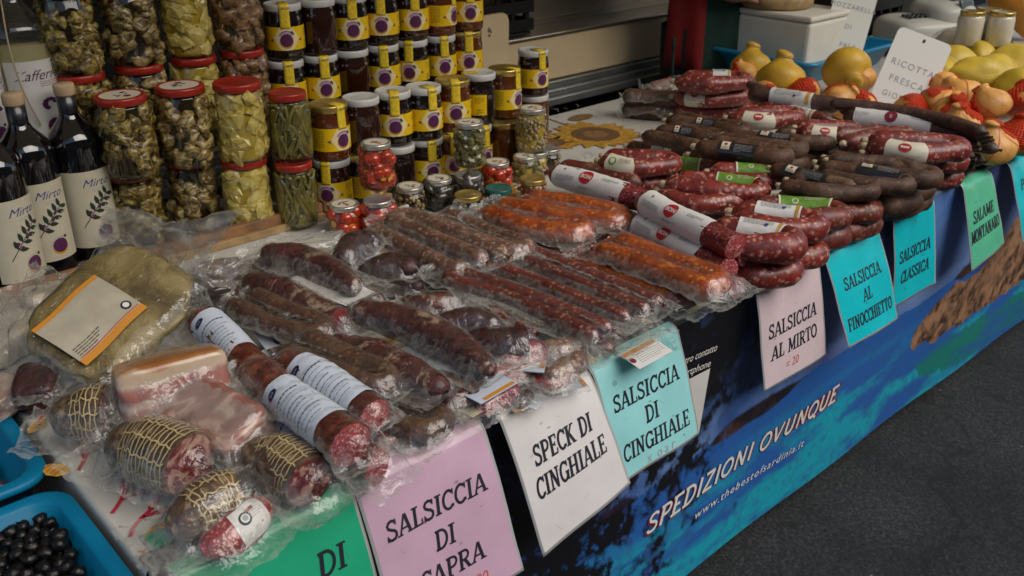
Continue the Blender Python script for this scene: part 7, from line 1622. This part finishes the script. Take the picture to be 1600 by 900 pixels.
# ================================================================== PERSON
def person():
    c = PY(1116, 40, 2.14); X0 = c.x; Yp = 2.16
    t = thing('person', 'person in red and dark green apron and black trousers reaching to the cutting board', 'person', (X0, Yp, 0))
    J = {}; Vv = []; E_ = []; Rr = []
    def j(n, x, y, z, r, par=None):
        J[n] = len(Vv); Vv.append((x, y, z)); Rr.append(r)
        if par: E_.append((J[par], J[n]))
    j('pel', 0, 0, .93, (.15, .115)); j('waist', 0, 0, 1.06, (.135, .10), 'pel'); j('chest', 0, .0, 1.25, (.15, .105), 'waist'); j('sh', 0, .01, 1.38, (.12, .08), 'chest'); j('neck', 0, .0, 1.46, (.052, .052), 'sh'); j('jaw', 0, -.02, 1.53, (.058, .062), 'neck'); j('head', 0, -.01, 1.60, (.078, .092), 'jaw'); j('crown', 0, .0, 1.67, (.062, .075), 'head')
    j('nose', 0, -.115, 1.575, (.012, .012), 'head')
    for s, n in ((-1, 'l'), (1, 'r')):
        j('hip'+n, s*.09, 0, .86, (.095, .10), 'pel'); j('knee'+n, s*.10, -.01, .48, (.062, .066), 'hip'+n); j('ank'+n, s*.105, .02, .09, (.042, .046), 'knee'+n); j('toe'+n, s*.12, -.13, .045, (.038, .03), 'ank'+n)
        j('shd'+n, s*.175, .01, 1.36, (.058, .058), 'sh')
    hx, hy = bx-X0-.10, by-Yp+.02
    j('elr', .26, -.06, 1.12, (.044, .044), 'shdr'); j('wrr', hx-.06, hy, BXT+.088, (.027, .030), 'elr'); j('pmr', hx, hy, BXT+.078, (.032, .018), 'wrr')
    j('ell', -.26, .0, 1.12, (.044, .044), 'shdl'); j('wrl', -.16, -.17, 1.0, (.028, .030), 'ell'); j('pml', -.11, -.20, .985, (.032, .018), 'wrl')
    for s, pm, dx in ((1, 'pmr', 1), (1, 'pml', 1)):
        x, y, z = Vv[J[pm]]
        for k in range(4):
            oy = (k-1.5)*.018; L = (.036, .042, .040, .030)[k]
            j(pm+'a%d' % k, x+.035, y+oy, z+.004, (.0095, .0095), pm); j(pm+'b%d' % k, x+.035+L*.7, y+oy*1.1, z-.006, (.0085, .0085), pm+'a%d' % k); j(pm+'c%d' % k, x+.035+L*1.2, y+oy*1.1, z-.024, (.007, .007), pm+'b%d' % k)
        j(pm+'t0', x+.005, y-.035, z-.006, (.010, .010), pm); j(pm+'t1', x+.035, y-.050, z-.018, (.0085, .0085), pm+'t0')
    me = bpy.data.meshes.new('body'); me.from_pydata(Vv, E_, []); me.update(); o = bpy.data.objects.new('body', me); COL.objects.link(o); o.parent = t
    sk = o.modifiers.new('skin', 'SKIN'); sk.use_smooth_shade = True; su = o.modifiers.new('sub', 'SUBSURF'); su.levels = 2; su.render_levels = 2
    if not me.skin_vertices: me.attributes.new  # skin layer is made by the modifier
    for i, sv in enumerate(me.skin_vertices[0].data): sv.radius = Rr[i]; sv.use_root = (i == 0)
    me.materials.append(M['skin'])
    def shell(name, rings, mats, a0=0, a1=360, n=36, solid=.003, split=None):
        mb = MB(); rows = []
        for x, y, z, rx, ry in rings:
            rows.append([(X0+x+rx*math.cos(R(a0+(a1-a0)*k/n)), Yp+y+ry*math.sin(R(a0+(a1-a0)*k/n)), z) for k in range(n+1)])
        mb.grid(rows)
        if split is not None: mb.m = [1 if (k % n) >= split else 0 for k in range(len(mb.f))]
        return build(name, mb, [M[m] for m in mats], t, solid=solid)
    shell('trousers_hips', [(0, 0, .72, .195, .135), (0, 0, .85, .19, .14), (0, 0, .98, .18, .13), (0, 0, 1.05, .165, .12)], ['trousers'])
    for s in (-1, 1): shell('trouser_leg', [(s*.105, .015, .10, .068, .075), (s*.10, 0, .45, .082, .09), (s*.095, 0, .75, .108, .12), (s*.09, 0, .86, .112, .128)], ['trousers'])
    shell('shirt', [(0, 0, 1.0, .172, .128), (0, 0, 1.1, .165, .122), (0, 0, 1.25, .175, .128), (0, .01, 1.36, .185, .11), (0, .01, 1.43, .10, .08), (0, .0, 1.46, .065, .065)], ['shirt'])
    # apron: red panel to the left, dark green to the right, hem a little uneven
    mb = MB(); rows = []; n = 30
    for i in range(13):
        f = i/12; row = []
        for k in range(n+1):
            a = R(168+182*k/n); dep = .0
            hem = ZT+.005 if k < 8 else ZT-.16
            z = 1.40-(1.40-hem)*f; wv = .012*math.sin(k*1.1)*f
            row.append((X0+(.20+.012*f+wv)*math.cos(a)*(1 if z < 1.2 else .9), Yp+(.152+.03*f+wv)*math.sin(a), z))
        rows.append(row)
    mb.grid(rows); mb.m = [0 if (q % n) < 8 else 1 for q in range(len(mb.f))]; build('apron', mb, [M['apron_red'], M['apron_green']], t, solid=.003)
    q = PY(1053, 60, Yp-.05); mb = MB(); Tube([q, q+Vector((.0, 0, -.06)), q+Vector((.004, 0, -.125))], .006, .01).mesh(mb, 6, amp=0); build('apron_strap', mb, M['apron_green'], t)
    for s in (-1, 1):
        mb = MB(); slab(mb, Vector((X0+s*.115, Yp-.06, .045)), Vector((0, 1, 0)), Vector((1, 0, 0)), Vector((0, 0, 1)), (.135, .048, .042), 3, 8, 0); build('shoe', mb, M['shoe'], t)
    mb = MB(); ico(mb, (X0, Yp+.012, 1.625), (.088, .10, .085), 3, .05, 2); mb.f = [f for f in mb.f if not (sum(mb.v[i][1] for i in f)/len(f) < Yp-.035 and sum(mb.v[i][2] for i in f)/len(f) < 1.655)]; mb.m = [0]*len(mb.f); build('hair', mb, M['hair'], t)
    for s in (-1, 1):
        mb = MB(); ico(mb, (X0+s*.03, Yp-.092, 1.60), (.010, .006, .007), 2, 0, 1); build('eye', mb, M['milk'], t)
person()
